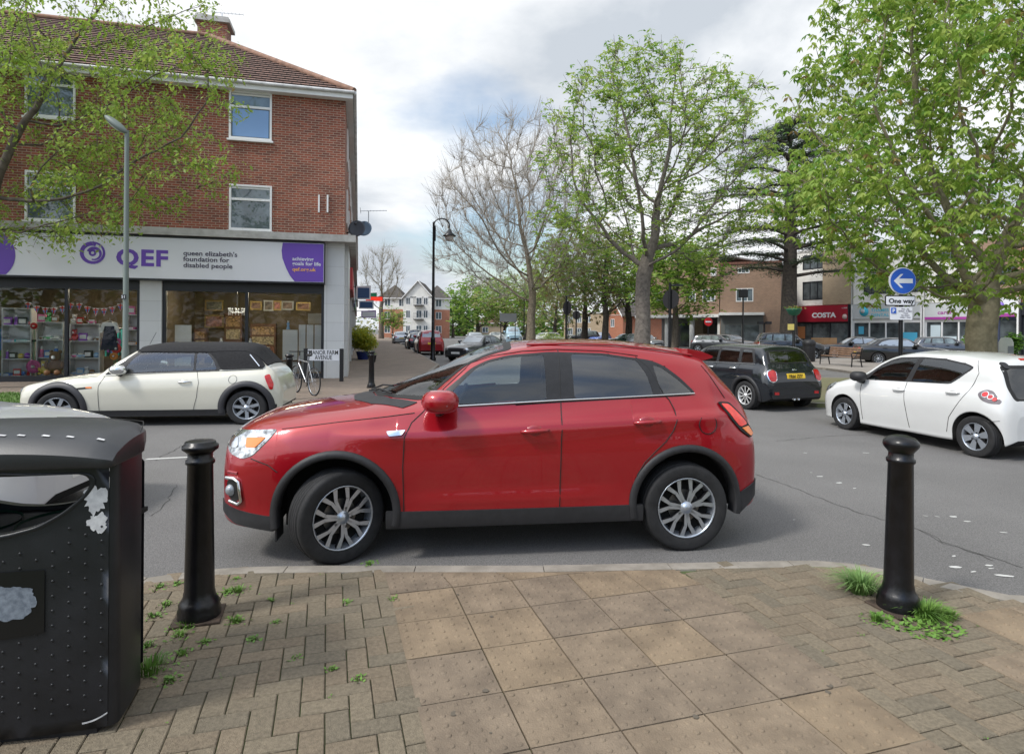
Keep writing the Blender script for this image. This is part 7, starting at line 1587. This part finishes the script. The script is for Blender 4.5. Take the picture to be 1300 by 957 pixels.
# bicycle
def bicycle():
    p = G(387, 500, .1); t = thing('bicycle', 'silver bicycle leaning by the street name sign behind the cream car', 'bicycle', tuple(p), R(133)); M_F = mat('bike_frame', (.35,.36,.38), .3, .6); M_T = M_TYRE
    for x, r_ in ((-.5,.33),(.52,.33)):
        X = Matrix.Translation((x,0,r_)) @ Matrix.Rotation(math.pi/2, 4, 'X'); b = MB()
        for i in range(33): pass
        V = [(r_*math.cos(a)*1., r_*math.sin(a), 0) for a in np.linspace(0, 2*math.pi, 33)]; b.tube([X @ Vector(v) for v in V], .018, 6, cap=False); w_ = b.build('wheel', M_T, t)
        b = MB(); V = [((r_-.025)*math.cos(a), (r_-.025)*math.sin(a), 0) for a in np.linspace(0, 2*math.pi, 33)]; b.tube([X @ Vector(v) for v in V], .008, 5, cap=False)
        for k in range(20): a = k*math.pi/10; b.tube([X @ Vector((.02*math.cos(a+1), .02*math.sin(a+1), .03*(-1)**k)), X @ Vector(((r_-.025)*math.cos(a), (r_-.025)*math.sin(a), 0))], .0016, 3, cap=False)
        b.build('rim', M_ALLOY, w_)
    b = MB(); bb1, st, hd, hb = (-.08,0,.29), (-.2,0,.82), (.33,0,.86), (.36,0,.74)
    b.tube([bb1, st], .017, 8); b.tube([(-.19,0,.78), (.33,0,.82)], .016, 8); b.tube([bb1, hb], .019, 8); b.tube([bb1, (-.5,.04,.33)], .01, 6); b.tube([(-.19,0,.77), (-.5,.04,.33)], .009, 6); b.tube([(.32,0,.92), hb, (.40,0,.64)], .018, 8); b.build('frame', M_F, t)
    b = MB(); b.tube([(.40,.05,.64),(.44,.055,.5),(.52,.05,.33)], .012, 6); b.tube([(.40,-.05,.64),(.44,-.055,.5),(.52,-.05,.33)], .012, 6); b.tube([(.40,-.05,.64),(.40,.05,.64)], .014, 6); b.build('fork', M_F, t)
    b = MB(); b.tube([(.31,0,.93),(.30,0,1.02)], .013, 6); b.tube([(.24,-.29,1.04),(.31,-.1,1.03),(.31,.1,1.03),(.24,.29,1.04)], .012, 6); b.build('handlebar', M_IRONM, t)
    b = MB(); b.tube([(-.2,0,.8),(-.22,0,.93)], .012, 6); b.sphere((-.23,0,.96), .1, 12, 0, (1.3,.6,.35)); b.build('saddle', M_IRONM, t)
    b = MB(); b.lathe([(.0001,0),(.09,0),(.09,.006),(.0001,.006)], 20, 0, Matrix.Translation((-.08,-.04,.29)) @ Matrix.Rotation(math.pi/2, 4, 'X')); b.tube([(-.08,-.06,.29),(.05,-.06,.18)], .01, 5); b.tube([(-.08,.06,.29),(-.2,.06,.4)], .01, 5); b.build('crank', M_ALLOYDK, t)
bicycle()
# potted shrub and pot
d_ = 32.; p = P(467, 455, d_); t = thing('shrub_pot', 'blue glazed pot under the yellow-green shrub', 'pot', (p[0]-.25, p[1], .1)); b = MB(); b.lathe([(.26,0),(.36,.38),(.39,.42),(.36,.42),(.0001,.36)], 24, 0, None, True, False); b.build('pot', mat('pot_blue', (.02,.035,.16), .25), t)
s_ = shrub('golden_shrub', 'yellow-green bushy shrub against the corner building', 466.5, d_, .4, 1.75, 1.5, 6500, [leaf_mat('leaf_golden', (.46,.46,.04), (.58,.56,.08)), LG3, LG1], 6, .13, [.7,.2,.1])
p = G(472.5, 460, .1); t = thing('small_planter', 'small black pot standing on the paving right of the shrub', 'pot', tuple(p)); b = MB(); b.lathe([(.14,0),(.2,.3),(.22,.34),(.19,.34),(.0001,.3)], 18, 0, None, True, False); b.build('pot', M_IRONM, t); r_ = np.random.default_rng(8); leaves(r_, r_.normal(0, .09, (120, 3))+[0,0,.4], None, .12, .1, t, [LG2], name='plant', wid=.3, spread=.02)
# bench and bin on the island
def bench():
    a, c = G(1041, 462, .1), G(1081, 466, .1); d = (c-a)[:2]; L = float(np.linalg.norm(d)); t = thing('park_bench', 'wooden slatted bench with black cast iron ends on the island', 'bench', tuple(a), math.atan2(d[1], d[0])); L = max(L, 1.7)
    for x in (0, L):
        b = MB(); b.tube([(x,-.0,0),(x,.03,.4),(x,-.02,.62),(x,.1,.66),(x,.42,.64)], .03, 6); b.tube([(x,.5,0),(x,.42,.42),(x,.5,.86)], .032, 6); b.tube([(x,.0,.38),(x,.44,.4)], .03, 6); b.tube([(x,.12,.4),(x,.2,.52),(x,.3,.64)], .02, 6); b.build('leg', M_IRON, t)
    b = MB()
    for k in range(4): b.box((0,.03+.1*k,.42),(L,.11+.1*k,.45))
    b.build('seat', mat('bench_wood', (.24,.15,.10), .7, noise=.2, scale=5), t); b = MB()
    for k in range(4): b.box((0,.45+.02*k,.5+.1*k),(L,.48+.02*k,.57+.1*k))
    b.build('backrest', MATS['bench_wood'], t)
bench()
p = G(1027, 459, .1); t = thing('litter_bin', 'round dark litter bin on the island beside the bench', 'bin', tuple(p)); b = MB(); b.lathe([(.27,0),(.3,.05),(.3,.85)], 24, 0, None, True, False); b.build('body', M_IRONM, t); b = MB(); b.lathe([(.31,.85),(.33,.88),(.33,1.05),(.25,1.16),(.0001,1.2)], 24, 0, None, True, False); b.build('lid', M_IRONM, t)
p = P(1277, 460, 17.5); t = thing('ticket_machine', 'slim white machine with rounded top right of the chestnut trunk', 'machine', (p[0], p[1], .1)); h = P(1277, 428, 17.5)[2]-.1; b = MB(); b.lathe([(.13,0),(.13,.7),(.17,.8),(.17,h-.15),(.12,h-.03),(.0001,h)], 20, 0, None, True, False); b.build('body', mat('machine_white', (.6,.62,.6), .4), t)
b = MB(); b.box((-.08,-.175,h-.45),(.08,-.165,h-.25)); b.build('screen', M_CARGLASS, t); b = MB(); b.box((-.08,-.175,h-.62),(.08,-.165,h-.52)); b.build('slot', M_IRONM, t)
for i, (px_, w_, lab) in enumerate(((1043, 1.6, 'low wooden screen outside the cafe, left panel'), (1054, 1.0, 'low wooden screen outside the cafe, right panel'))):
    p = P(px_, 440, 52); t = thing('cafe_screen', lab, 'barrier', (p[0], p[1], .1), cang*.3); b = MB()
    for k in range(5): b.box((-w_/2,-.02,.2+.18*k),(w_/2,.02,.36+.18*k))
    b.build('boards', M_WOOD, t); b = MB(); b.box((-w_/2-.05,-.03,0),(-w_/2,.03,1.15)); b.build('post', M_IRONM, t)
shrub('green_plant', 'tall spiky green plant beside the carers shop doorway', 1236, 44, .1, 1.1, 2.2, 500, [LG2], 9, .4); shrub('green_plant', 'dark potted plant right of the chestnut trunk', 1289, 40, .1, .9, 1.8, 400, [LD, LG2], 10, .35)
shrub('low_hedge', 'low yellow-green hedge behind the parked cars below the tan building', 705, 68, 0, 5, 1.5, 1800, [LG3, LG1], 12, .25)
# ------------------------------------------------------------ farther parked cars
FC = []
def fcar(name, label, spec, pm, px, py, ang, at='mid', cat='car', dd=None, group='cars parked beyond the junction'):
    sp = variant(spec); t, s = make_car(name, label, cat, sp, pm, 1, group=group); g = G(px, py) if dd is None else P(px, py, dd); a = R(ang); dx, dy = math.cos(a), math.sin(a)
    ox = {'mid': 1.3, 'rear': s.X1, 'front': s.X0}[at]; t.location = (g[0]-dx*ox, g[1]-dy*ox, 0); t.rotation_euler = (0, 0, a); return t
ST = -76.   # street direction, tails towards us
GRIDK = 1.6
fcar('silver_car', 'silver hatchback farthest left in the row down the side street', HATCH, P_SILVER, 510, 437.3, ST, 'rear')
fcar('black_car', 'black car half hidden behind the silver hatchback in the side street', SUV, P_BLACK, 528, 438.5, ST, 'rear'); fcar('black_car', 'small dark hatchback left of the red SUV in the side street', HATCH, P_NAVY, 532, 445, ST, 'rear')
fcar('dark_red_suv', 'dark red SUV seen from behind in the side street row', SUV, P_DKRED, 548, 451, ST, 'rear')
fcar('grey_saloon', 'dark grey saloon nose-on right of the swan-neck lamp post', SALOON, P_GREY, 578, 459, 62, 'front'); fcar('silver_car', 'silver car roof showing above the red windscreen', HATCH, P_SILVER, 606, 440, 100, 'front')
fcar('white_car', 'white car beyond the red roof left of the bare trunk', HATCH, P_WHITE, 625, 438, 80, 'front'); fcar('pale_blue_van', 'pale blue van beyond the red roof left of the bare trunk', VAN, P_PALEBLUE, 653, 440, 95, 'front', 'van')
fcar('white_car', 'white car beyond the red roof right of the bare trunk', HATCH, P_WHITE, 692, 438, 40, 'mid'); fcar('dark_suv', 'dark SUV side-on beyond the middle of the red roof', SUV, P_BLACK, 741, 437, 12, 'mid')
fcar('blue_car', 'small blue car beyond the red roof left of the forked tree', HATCH, P_BLUE, 762, 437, 60, 'mid'); fcar('dark_green_car', 'dark green hatchback immediately left of the thick chestnut trunk', HATCH, paint('dark_green', (.02,.05,.04)), 794, 443, 8, 'mid')
fcar('silver_car', 'silver car partly hidden right of the thick chestnut trunk', HATCH, P_SILVER, 836, 445, 115, 'front')
fcar('grey_hatchback', 'graphite hatchback three-quarter view in front of the white columns', HATCH, P_GREY, 909, 447, 152, 'mid'); fcar('silver_car', 'silver car front-on between graphite hatchback and black SUV', HATCH, P_SILVER, 953, 447, 118, 'front')
fcar('black_suv', 'black SUV side-on in front of the cedar trunk', SUV, P_BLACK, 999, 456, 168, 'mid'); fcar('black_coupe', 'black car with red tail lamp in front of the cafe', SALOON, P_BLACK, 1082, 455, -12, 'mid')
fcar('black_saloon', 'black saloon with bright windscreen below the blue arrow sign', SALOON, P_BLACK, 1148, 462.5, 163, 'mid'); fcar('silver_car', 'silver estate parked by the carers shop behind the white roof', HATCH, P_GREY, 1200, 455, 160, 'mid')
# behind the camera: what the car windows mirror
wd = leaves(np.random.default_rng(9), np.stack([rng.uniform(-60, 60, 9000), rng.uniform(-34, -28, 9000), 9*rng.random(9000)**.7*(.55+.45*rng.random(9000))], 1), None, 1.1, .2, None, [LD, LG2], name='far_wood', wid=.6, spread=.3); wd['kind'] = 'stuff'
# ------------------------------------------------------------ what stands in the charity shop windows
def L2W(u, y, z): p = BO+BX*u+BY*y; return (p.x, p.y, .1+z)
M_SHELF = mat('white_shelf', (.66,.66,.64), .5)
CO = {'red': (.6,.03,.03), 'pink': (.7,.15,.35), 'purple': (.3,.08,.5), 'blue': (.05,.2,.6), 'pale blue': (.3,.5,.75), 'yellow': (.75,.55,.08), 'green': (.06,.4,.12), 'white': (.75,.75,.73), 'brown': (.25,.12,.05), 'orange': (.75,.28,.04), 'black': (.03,.03,.03), 'turquoise': (.05,.45,.45)}
def cm(c): return mat('toy_'+c.replace(' ', '_'), CO[c], .5)
TP = {}
def toy_proto(kind, c):
    if (kind, c) in TP: return TP[(kind, c)]
    b = MB(); m2 = cm('white')
    if kind == 'toy box': b.box((-.09,-.06,0),(.09,.06,.2)); b.box((-.07,-.063,.05),(.07,-.0605,.15), 1)
    elif kind == 'game box': b.box((-.14,-.08,0),(.14,.08,.06)); b.box((-.1,-.082,.01),(.1,-.0805,.05), 1)
    elif kind == 'teddy bear':
        b.sphere((0,0,.09), .08, 10, 0, (1,.85,1.1)); b.sphere((0,-.01,.21), .06, 10); b.sphere((-.045,0,.26), .022, 6); b.sphere((.045,0,.26), .022, 6); b.sphere((0,-.06,.2), .025, 6, 1); b.sphere((-.08,-.03,.11), .03, 6, 0, (.8,.8,1.6)); b.sphere((.08,-.03,.11), .03, 6, 0, (.8,.8,1.6)); b.sphere((-.05,-.08,.03), .035, 6, 0, (1,1.5,.9)); b.sphere((.05,-.08,.03), .035, 6, 0, (1,1.5,.9))
    elif kind == 'toy ball': b.sphere((0,0,.07), .07, 12); b.lathe([(.0705,.065),(.0712,.07),(.0705,.075)], 12, 1, None, True, False)
    elif kind == 'toy car': b.box((-.1,-.05,.02),(.1,.05,.07)); b.box((-.05,-.045,.07),(.06,.045,.11), 1); [b.lathe([(.025,0),(.025,.012),(.0001,.012)], 8, 1, Matrix.Translation((x,-.052,.025)) @ Matrix.Rotation(math.pi/2, 4, 'X')) for x in (-.06,.06)]
    else: b.lathe([(.05,0),(.06,.02),(.03,.1),(.045,.16),(.04,.2),(.0001,.22)], 12, 0, None, True, False); b.sphere((0,0,.24), .035, 8, 1)
    o = b.build(kind.replace(' ', '_'), [cm(c), m2]); TP[(kind, c)] = o.data; bpy.data.objects.remove(o); return TP[(kind, c)]
ORD = ['bottom', 'second', 'third', 'fourth', 'top']; used = set()
def unit_shelf(u0, u1, y, h, n, where, fill, seed):
    r_ = np.random.default_rng(seed); t = thing('shelf_unit', 'white open shelf unit stocked with toys %s' % where, 'shelves', L2W(u0, y, 0), BA); W = u1-u0; d = .32
    b = MB(); b.box((0,0,0),(.03,d,h)); b.build('side_panel', M_SHELF, t); b = MB(); b.box((W-.03,0,0),(W,d,h)); b.build('side_panel', M_SHELF, t)
    b = MB(); b.box((.03,d-.015,0),(W-.03,d,h)); b.build('back_panel', mat('shelf_back', (.5,.48,.46), .6), t)
    for k in range(n+1):
        z = .12+(h-.15)*k/n; b = MB(); b.box((.031,.003,z),(W-.031,d-.018,z+.025)); b.build('shelf', M_SHELF, t); x = .1; pos = 0
        if k == n and not fill.get('top'): continue
        while x < W-.08:
            kind = fill['kinds'][r_.integers(0, len(fill['kinds']))]; c = fill['cols'][r_.integers(0, len(fill['cols']))]; lab = '%s %s, %s shelf, %s' % (c, kind, ORD[min(k, 3)] if k < n else 'top', where)
            if lab in used or len(lab.split()) > 16: x += .05; pos += 1; 
            if lab in used:
                if pos > 12: break
                continue
            used.add(lab); sc_ = r_.uniform(.85, 1.3)*fill.get('s', 1); o = bpy.data.objects.new(kind.replace(' ', '_'), toy_proto(kind, c)); COL.objects.link(o); o.location = L2W(u0+x, y+.12, z+.026); o.rotation_euler = (0, 0, BA+r_.uniform(-.4, .4)); o.scale = (sc_,)*3; tag(o, lab, 'toy', 'toys on the shop shelves'); x += r_.uniform(.13, .21)*sc_
K1 = dict(kinds=['toy box', 'game box', 'toy ball', 'toy figure'], cols=['pink', 'purple', 'red', 'white', 'blue', 'turquoise', 'black', 'yellow'], s=.95); K2 = dict(kinds=['teddy bear', 'toy box', 'toy car', 'toy figure'], cols=['brown', 'yellow', 'blue', 'orange', 'white', 'green', 'red', 'pink'], top=True); K3 = dict(kinds=['toy box', 'toy ball', 'teddy bear', 'toy car'], cols=['pale blue', 'pink', 'purple', 'brown', 'red', 'white', 'black'], top=True); K4 = dict(kinds=['toy box', 'toy figure', 'game box'], cols=['blue', 'orange', 'pink'], top=True)
yy = .5; sx_ = lambda px: fx(px, yy)
unit_shelf(sx_(2), sx_(40), yy, 2.15, 4, 'at the far left of the window', K1, 1); unit_shelf(sx_(46), sx_(80), yy, 1.75, 3, 'left of the window mullion', K2, 2); unit_shelf(sx_(88), sx_(127), yy, 1.7, 3, 'right of the window mullion', K3, 3); unit_shelf(sx_(160), sx_(176), yy, 2.0, 4, 'beside the white pillar', K4, 4); unit_shelf(sx_(-60), sx_(-10), yy, 2., 4, 'outside the left edge', K1, 5)
def big(kind, c, px, y, z, s, lab):
    o = bpy.data.objects.new(kind.replace(' ', '_'), toy_proto(kind, c)); COL.objects.link(o); o.location = L2W(fx(px, y), y, z); o.rotation_euler = (0, 0, BA); o.scale = (s,)*3; tag(o, lab, 'toy')
big('teddy bear', 'brown', 71, .25, .18, 2.6, 'big brown teddy bear sitting on the window floor left of the mullion')
big('teddy bear', 'yellow', 57, .25, .18, 1.5, 'yellowish teddy bear on the window floor left of the big brown bear')
def flower(px, z, c, r_, lab, y=.3):
    t = thing('paper_flower', lab, 'flower', L2W(fx(px, y), y, z), BA); b = MB()
    for k in range(14): a = k*2*math.pi/14; b.sphere((r_*.6*math.cos(a), 0, r_*.6*math.sin(a)), r_*.42, 6, 0, (1,.4,1))
    b.build('petals', cm(c), t); b = MB(); b.sphere((0,-.05,0), r_*.25, 8); b.build('centre', cm('white'), t); b = MB(); b.tube([(0,.02,-z+.17),(0,.02,0)], .008, 5); b.build('stem', cm('green'), t)
flower(43, .42, 'pink', .2, 'big pink paper flower low in the left shop window'); flower(148, .95, 'red', .15, 'red flower on a stem behind the lamp post'); flower(145, .72, 'orange', .12, 'orange flower lower on the stem behind the lamp post'); flower(43, 1.62, 'red', .1, 'small red flower beside the far left shelf unit', .42); flower(149, 1.15, 'pink', .12, 'pink flower above the red one behind the lamp post', .34)
# bunting
t = thing('bunting', 'string of small red white and blue flags across the left shop window', 'bunting', L2W(fx(30, .35), .35, 2.38), BA); Lb_ = fx(158, .35)-fx(30, .35); b = MB(); zc_b = lambda s: -.25*4*(s-.5)**2*-1-.25
pts = [(Lb_*s, 0, -.22*(1-(2*((s*2) % 1)-1)**2)) for s in np.linspace(0, 1, 25)]; b.tube(pts, .004, 4); b.build('string', cm('white'), t)
for k in range(12):
    s = (k+.5)/12; x = Lb_*s; z = -.22*(1-(2*((s*2) % 1)-1)**2); b = MB(); b.add([(x-.09,0,z),(x+.09,0,z),(x,0,z-.24)], [(0,2,1)], 0); b.add([(x-.02,-.003,z),(x+.02,-.003,z),(x+.012,-.003,z-.2),(x-.012,-.003,z-.2)], [(0,3,2,1)], 1); b.add([(x-.075,-.004,z-.03),(x+.075,-.004,z-.03),(x+.055,-.004,z-.07),(x-.055,-.004,z-.07)], [(0,3,2,1)], 1); b.add([(x-.07,-.002,z-.08),(x+.06,-.002,z-.08),(x,-.002,z-.2)], [(0,2,1)], 2); b.build('flag', [cm('white'), cm('red'), cm('blue')], t)
# dress on hanger
def cloth_item(px, z, lab, mA, mB):
    t = thing('dress', lab, 'dress', L2W(fx(px, .3), .3, z), BA); b = MB(); b.tube([(-.2,0,-.03),(0,0,.05),(.2,0,-.03)], .008, 5); b.tube([(0,0,.05),(0,0,.13)], .005, 4); b.build('hanger', cm('white'), t)
    b = MB(); b.prism([(-.2,-.03),(-.28,-.3),(-.2,-.33),(-.15,-.2),(-.14,-.3),(.14,-.3),(.15,-.2),(.2,-.33),(.28,-.3),(.2,-.03),(.06,0),(-.06,0)], -.03, .03, 0, Matrix(((1,0,0,0),(0,0,1,0),(0,1,0,0),(0,0,0,1)))); b.build('top', mA, t)
    b = MB(); b.prism([(-.13,-.12),(.13,-.12),(.15,-.3),(.24,-.85),(-.24,-.85),(-.15,-.3)], -.04, .04, 0, Matrix(((1,0,0,0),(0,0,1,0),(0,1,0,0),(0,0,0,1)))); b.build('pinafore', mB, t)
cloth_item(139.5, 1.75, 'navy pinafore dress over a white top hanging in the left window', cm('white'), mat('navy_cloth', (.02,.025,.05), .9))
# right window: furniture
def panel(px0, px1, z0, z1, y, lab, m=M_SHELF, cat='board'):
    u0, u1 = fx(px0, y), fx(px1, y); t = thing('display_board', lab, cat, L2W((u0+u1)/2, y, z0), BA); w_ = (u1-u0)/2; b = MB(); b.box((-w_,0,0),(w_,.04,z1-z0)); b.build('panel', m, t, bevel=.004); b = MB(); b.box((-w_,.041,0),(-w_+.04,.35,.03)); b.box((w_-.04,.041,0),(w_,.35,.03)); b.build('foot', M_SHELF, t)
panel(222, 243, .17, 1.68, .5, 'white upright board at the left of the right shop window'); panel(359, 378, .17, 1.55, .4, 'white cupboard door leaning behind the street name sign'); panel(379.5, 388, .17, 1.72, .55, 'first of three tall white panels in the right window'); panel(389.5, 398, .17, 1.72, .55, 'second of three tall white panels in the right window'); panel(399.5, 409, .17, 1.72, .55, 'third tall white panel beside the corner pillar'); panel(391, 410, 1.75, 2.1, .8, 'beige framed print standing above the tall white panels', mat('beige_print', (.45,.38,.28), .6), 'picture')
M_DWOOD = mat('dark_wood', (.13,.06,.03), .5, col2=(.2,.1,.05), scale=3)
def table(px0, px1, y, h, lab, m):
    u0, u1 = fx(px0, y), fx(px1, y); t = thing('table', lab, 'table', L2W(u0, y, .02), BA); L = u1-u0; b = MB(); b.box((0,0,h-.04),(L,.6,h)); b.build('table_top', m, t, bevel=.005)
    for x in (.03, L-.09):
        for y_ in (.03, .51): b = MB(); b.box((x,y_,0),(x+.06,y_+.06,h-.041)); b.build('leg', m, t)
table(262, 340, .7, .95, 'long white covered table in the right shop window', M_SHELF); table(352, 384, .3, .55, 'low brown wooden table near the street name sign', M_DWOOD)
for i, (px_, c, k, w_) in enumerate(((281,'white','toy figure','tall white ornament at the left end of the white table'),(290,'white','toy ball','round white ornament next to the tall one'),(305,'white','game box','flat white box on the middle of the table'),(318,'white','toy figure','white figurine on the table right of the mullion'),(327,'white','toy ball','round white vase near the right end of the table'),(366,'pale blue','toy figure','pale blue ornament standing over the cupboard door'))):
    o = bpy.data.objects.new('ornament', toy_proto(k, c)); COL.objects.link(o); o.location = L2W(fx(px_, .9), .9, .97 if i < 5 else 1.56); o.scale = (1.1,)*3; tag(o, w_, 'ornament')
# chandelier
t = thing('chandelier', 'small glass chandelier hanging left of the right window mullion', 'chandelier', L2W(fx(301, 1.4), 1.4, 2.2), BA); b = MB(); b.tube([(0,0,0),(0,0,.72)], .01, 5); b.sphere((0,0,0), .05, 8); b.build('stem', M_CHROME, t); M_CRY = mat('crystal', (.8,.8,.75), .1, emit=(1,.95,.85,.5))
b = MB()
for k in range(8):
    a = k*math.pi/4; b.tube([(0,0,-.05),(.15*math.cos(a),.15*math.sin(a),-.1),(.26*math.cos(a),.26*math.sin(a),.0)], .008, 4); b.sphere((.26*math.cos(a),.26*math.sin(a),.04), .028, 6); 
    for q in range(3): b.sphere((.26*math.cos(a),.26*math.sin(a),-.05-.05*q), .016, 5)
b.build('arms', M_CRY, t)
# back wall: pictures and cabinets
M_GOLD = mat('frame_gold', (.4,.28,.1), .4, .5)
for i, (px_, py_, w_, h_, c) in enumerate(((272,388,.6,.42,'gold'),(341,388,.34,.42,'white'),(365,388,.42,.36,'white'),(325,388,.4,.34,'gold'),(385,389,.5,.34,'gold'),(272,408,.62,.5,'gold'),(236,392,.35,.45,'gold'),(352,388,.3,.38,'gold'))):
    y = 5.0; u = fx(px_, y); z = fa(px_, py_, y)[1]; z = min(max(z, 1.35), 2.6); w2 = w_/2*1.1; t = thing('picture', ['widest gold framed picture on the back wall', 'small white framed picture right of the mullion', 'white framed picture farther right on the back wall', 'gold framed picture just right of the mullion', 'gold framed picture at the far right of the back wall', 'mirror in a gold frame below the widest picture', 'narrow gold framed picture at the left of the back wall', 'small gold framed picture between the white ones'][i], 'picture', L2W(u, y, z), BA)
    b = MB(); b.box((-w2,-.03,-h_/2),(w2,.0,h_/2)); b.build('frame', M_GOLD if c == 'gold' else M_SHELF, t); b = MB(); b.box((-w2+.06,-.036,-h_/2+.06),(w2-.06,-.031,h_/2-.06)); b.build('print', mat('print_%d' % i, (.25+.05*i, .25, .2), .6, noise=.6, scale=6), t)
for i, (px0, px1, h_) in enumerate(((285,307,2.1),(318,350,1.7),(246,262,1.5))):
    y = 4.4; u0, u1 = fx(px0, y), fx(px1, y); t = thing('cabinet', ['tall dark wood glazed cabinet behind the chandelier', 'wide dark wood bookcase right of the mullion', 'low dark wood cabinet at the back left of the shop'][i], 'cabinet', L2W(u0, y, .07), BA); L = u1-u0; b = MB(); b.box((0,0,0),(L,.45,h_)); b.build('carcass', M_DWOOD, t, bevel=.01)
    for k in range(4): b = MB(); b.box((.06,-.02,.15+k*(h_-.2)/4),(L-.06,-.003,.15+(k+.8)*(h_-.2)/4)); b.build('book_row', mat('books_%d' % (k % 3), [(.35,.22,.1),(.25,.1,.06),(.4,.33,.2)][k % 3], .7, noise=.7, scale=14), t)
# racks behind the toys
for i, (px0, px1) in enumerate(((0,60),(70,120),(125,170))):
    y = 3.2; u0, u1 = fx(px0, y), fx(px1, y); t = thing('clothes_rack', ['clothes rack deep inside behind the far left shelves', 'clothes rack deep inside behind the mullion', 'clothes rack deep inside behind the lamp post'][i], 'clothes rack', L2W(u0, y, .07), BA); L = u1-u0; b = MB(); b.tube([(0,0,0),(0,0,1.5),(L,0,1.5),(L,0,0)], .02, 6); b.build('rail', M_CHROME, t)
    r_ = np.random.default_rng(i); x = .05
    while x < L-.1:
        b = MB(); h_ = r_.uniform(.7, 1.0); b.prism([(x,-.22),(x+.05,-.22),(x+.06,.22),(x,.22)], 1.45-h_, 1.45); b.build('garment', cm(list(CO)[r_.integers(0, 12)]), t); x += r_.uniform(.07, .13)
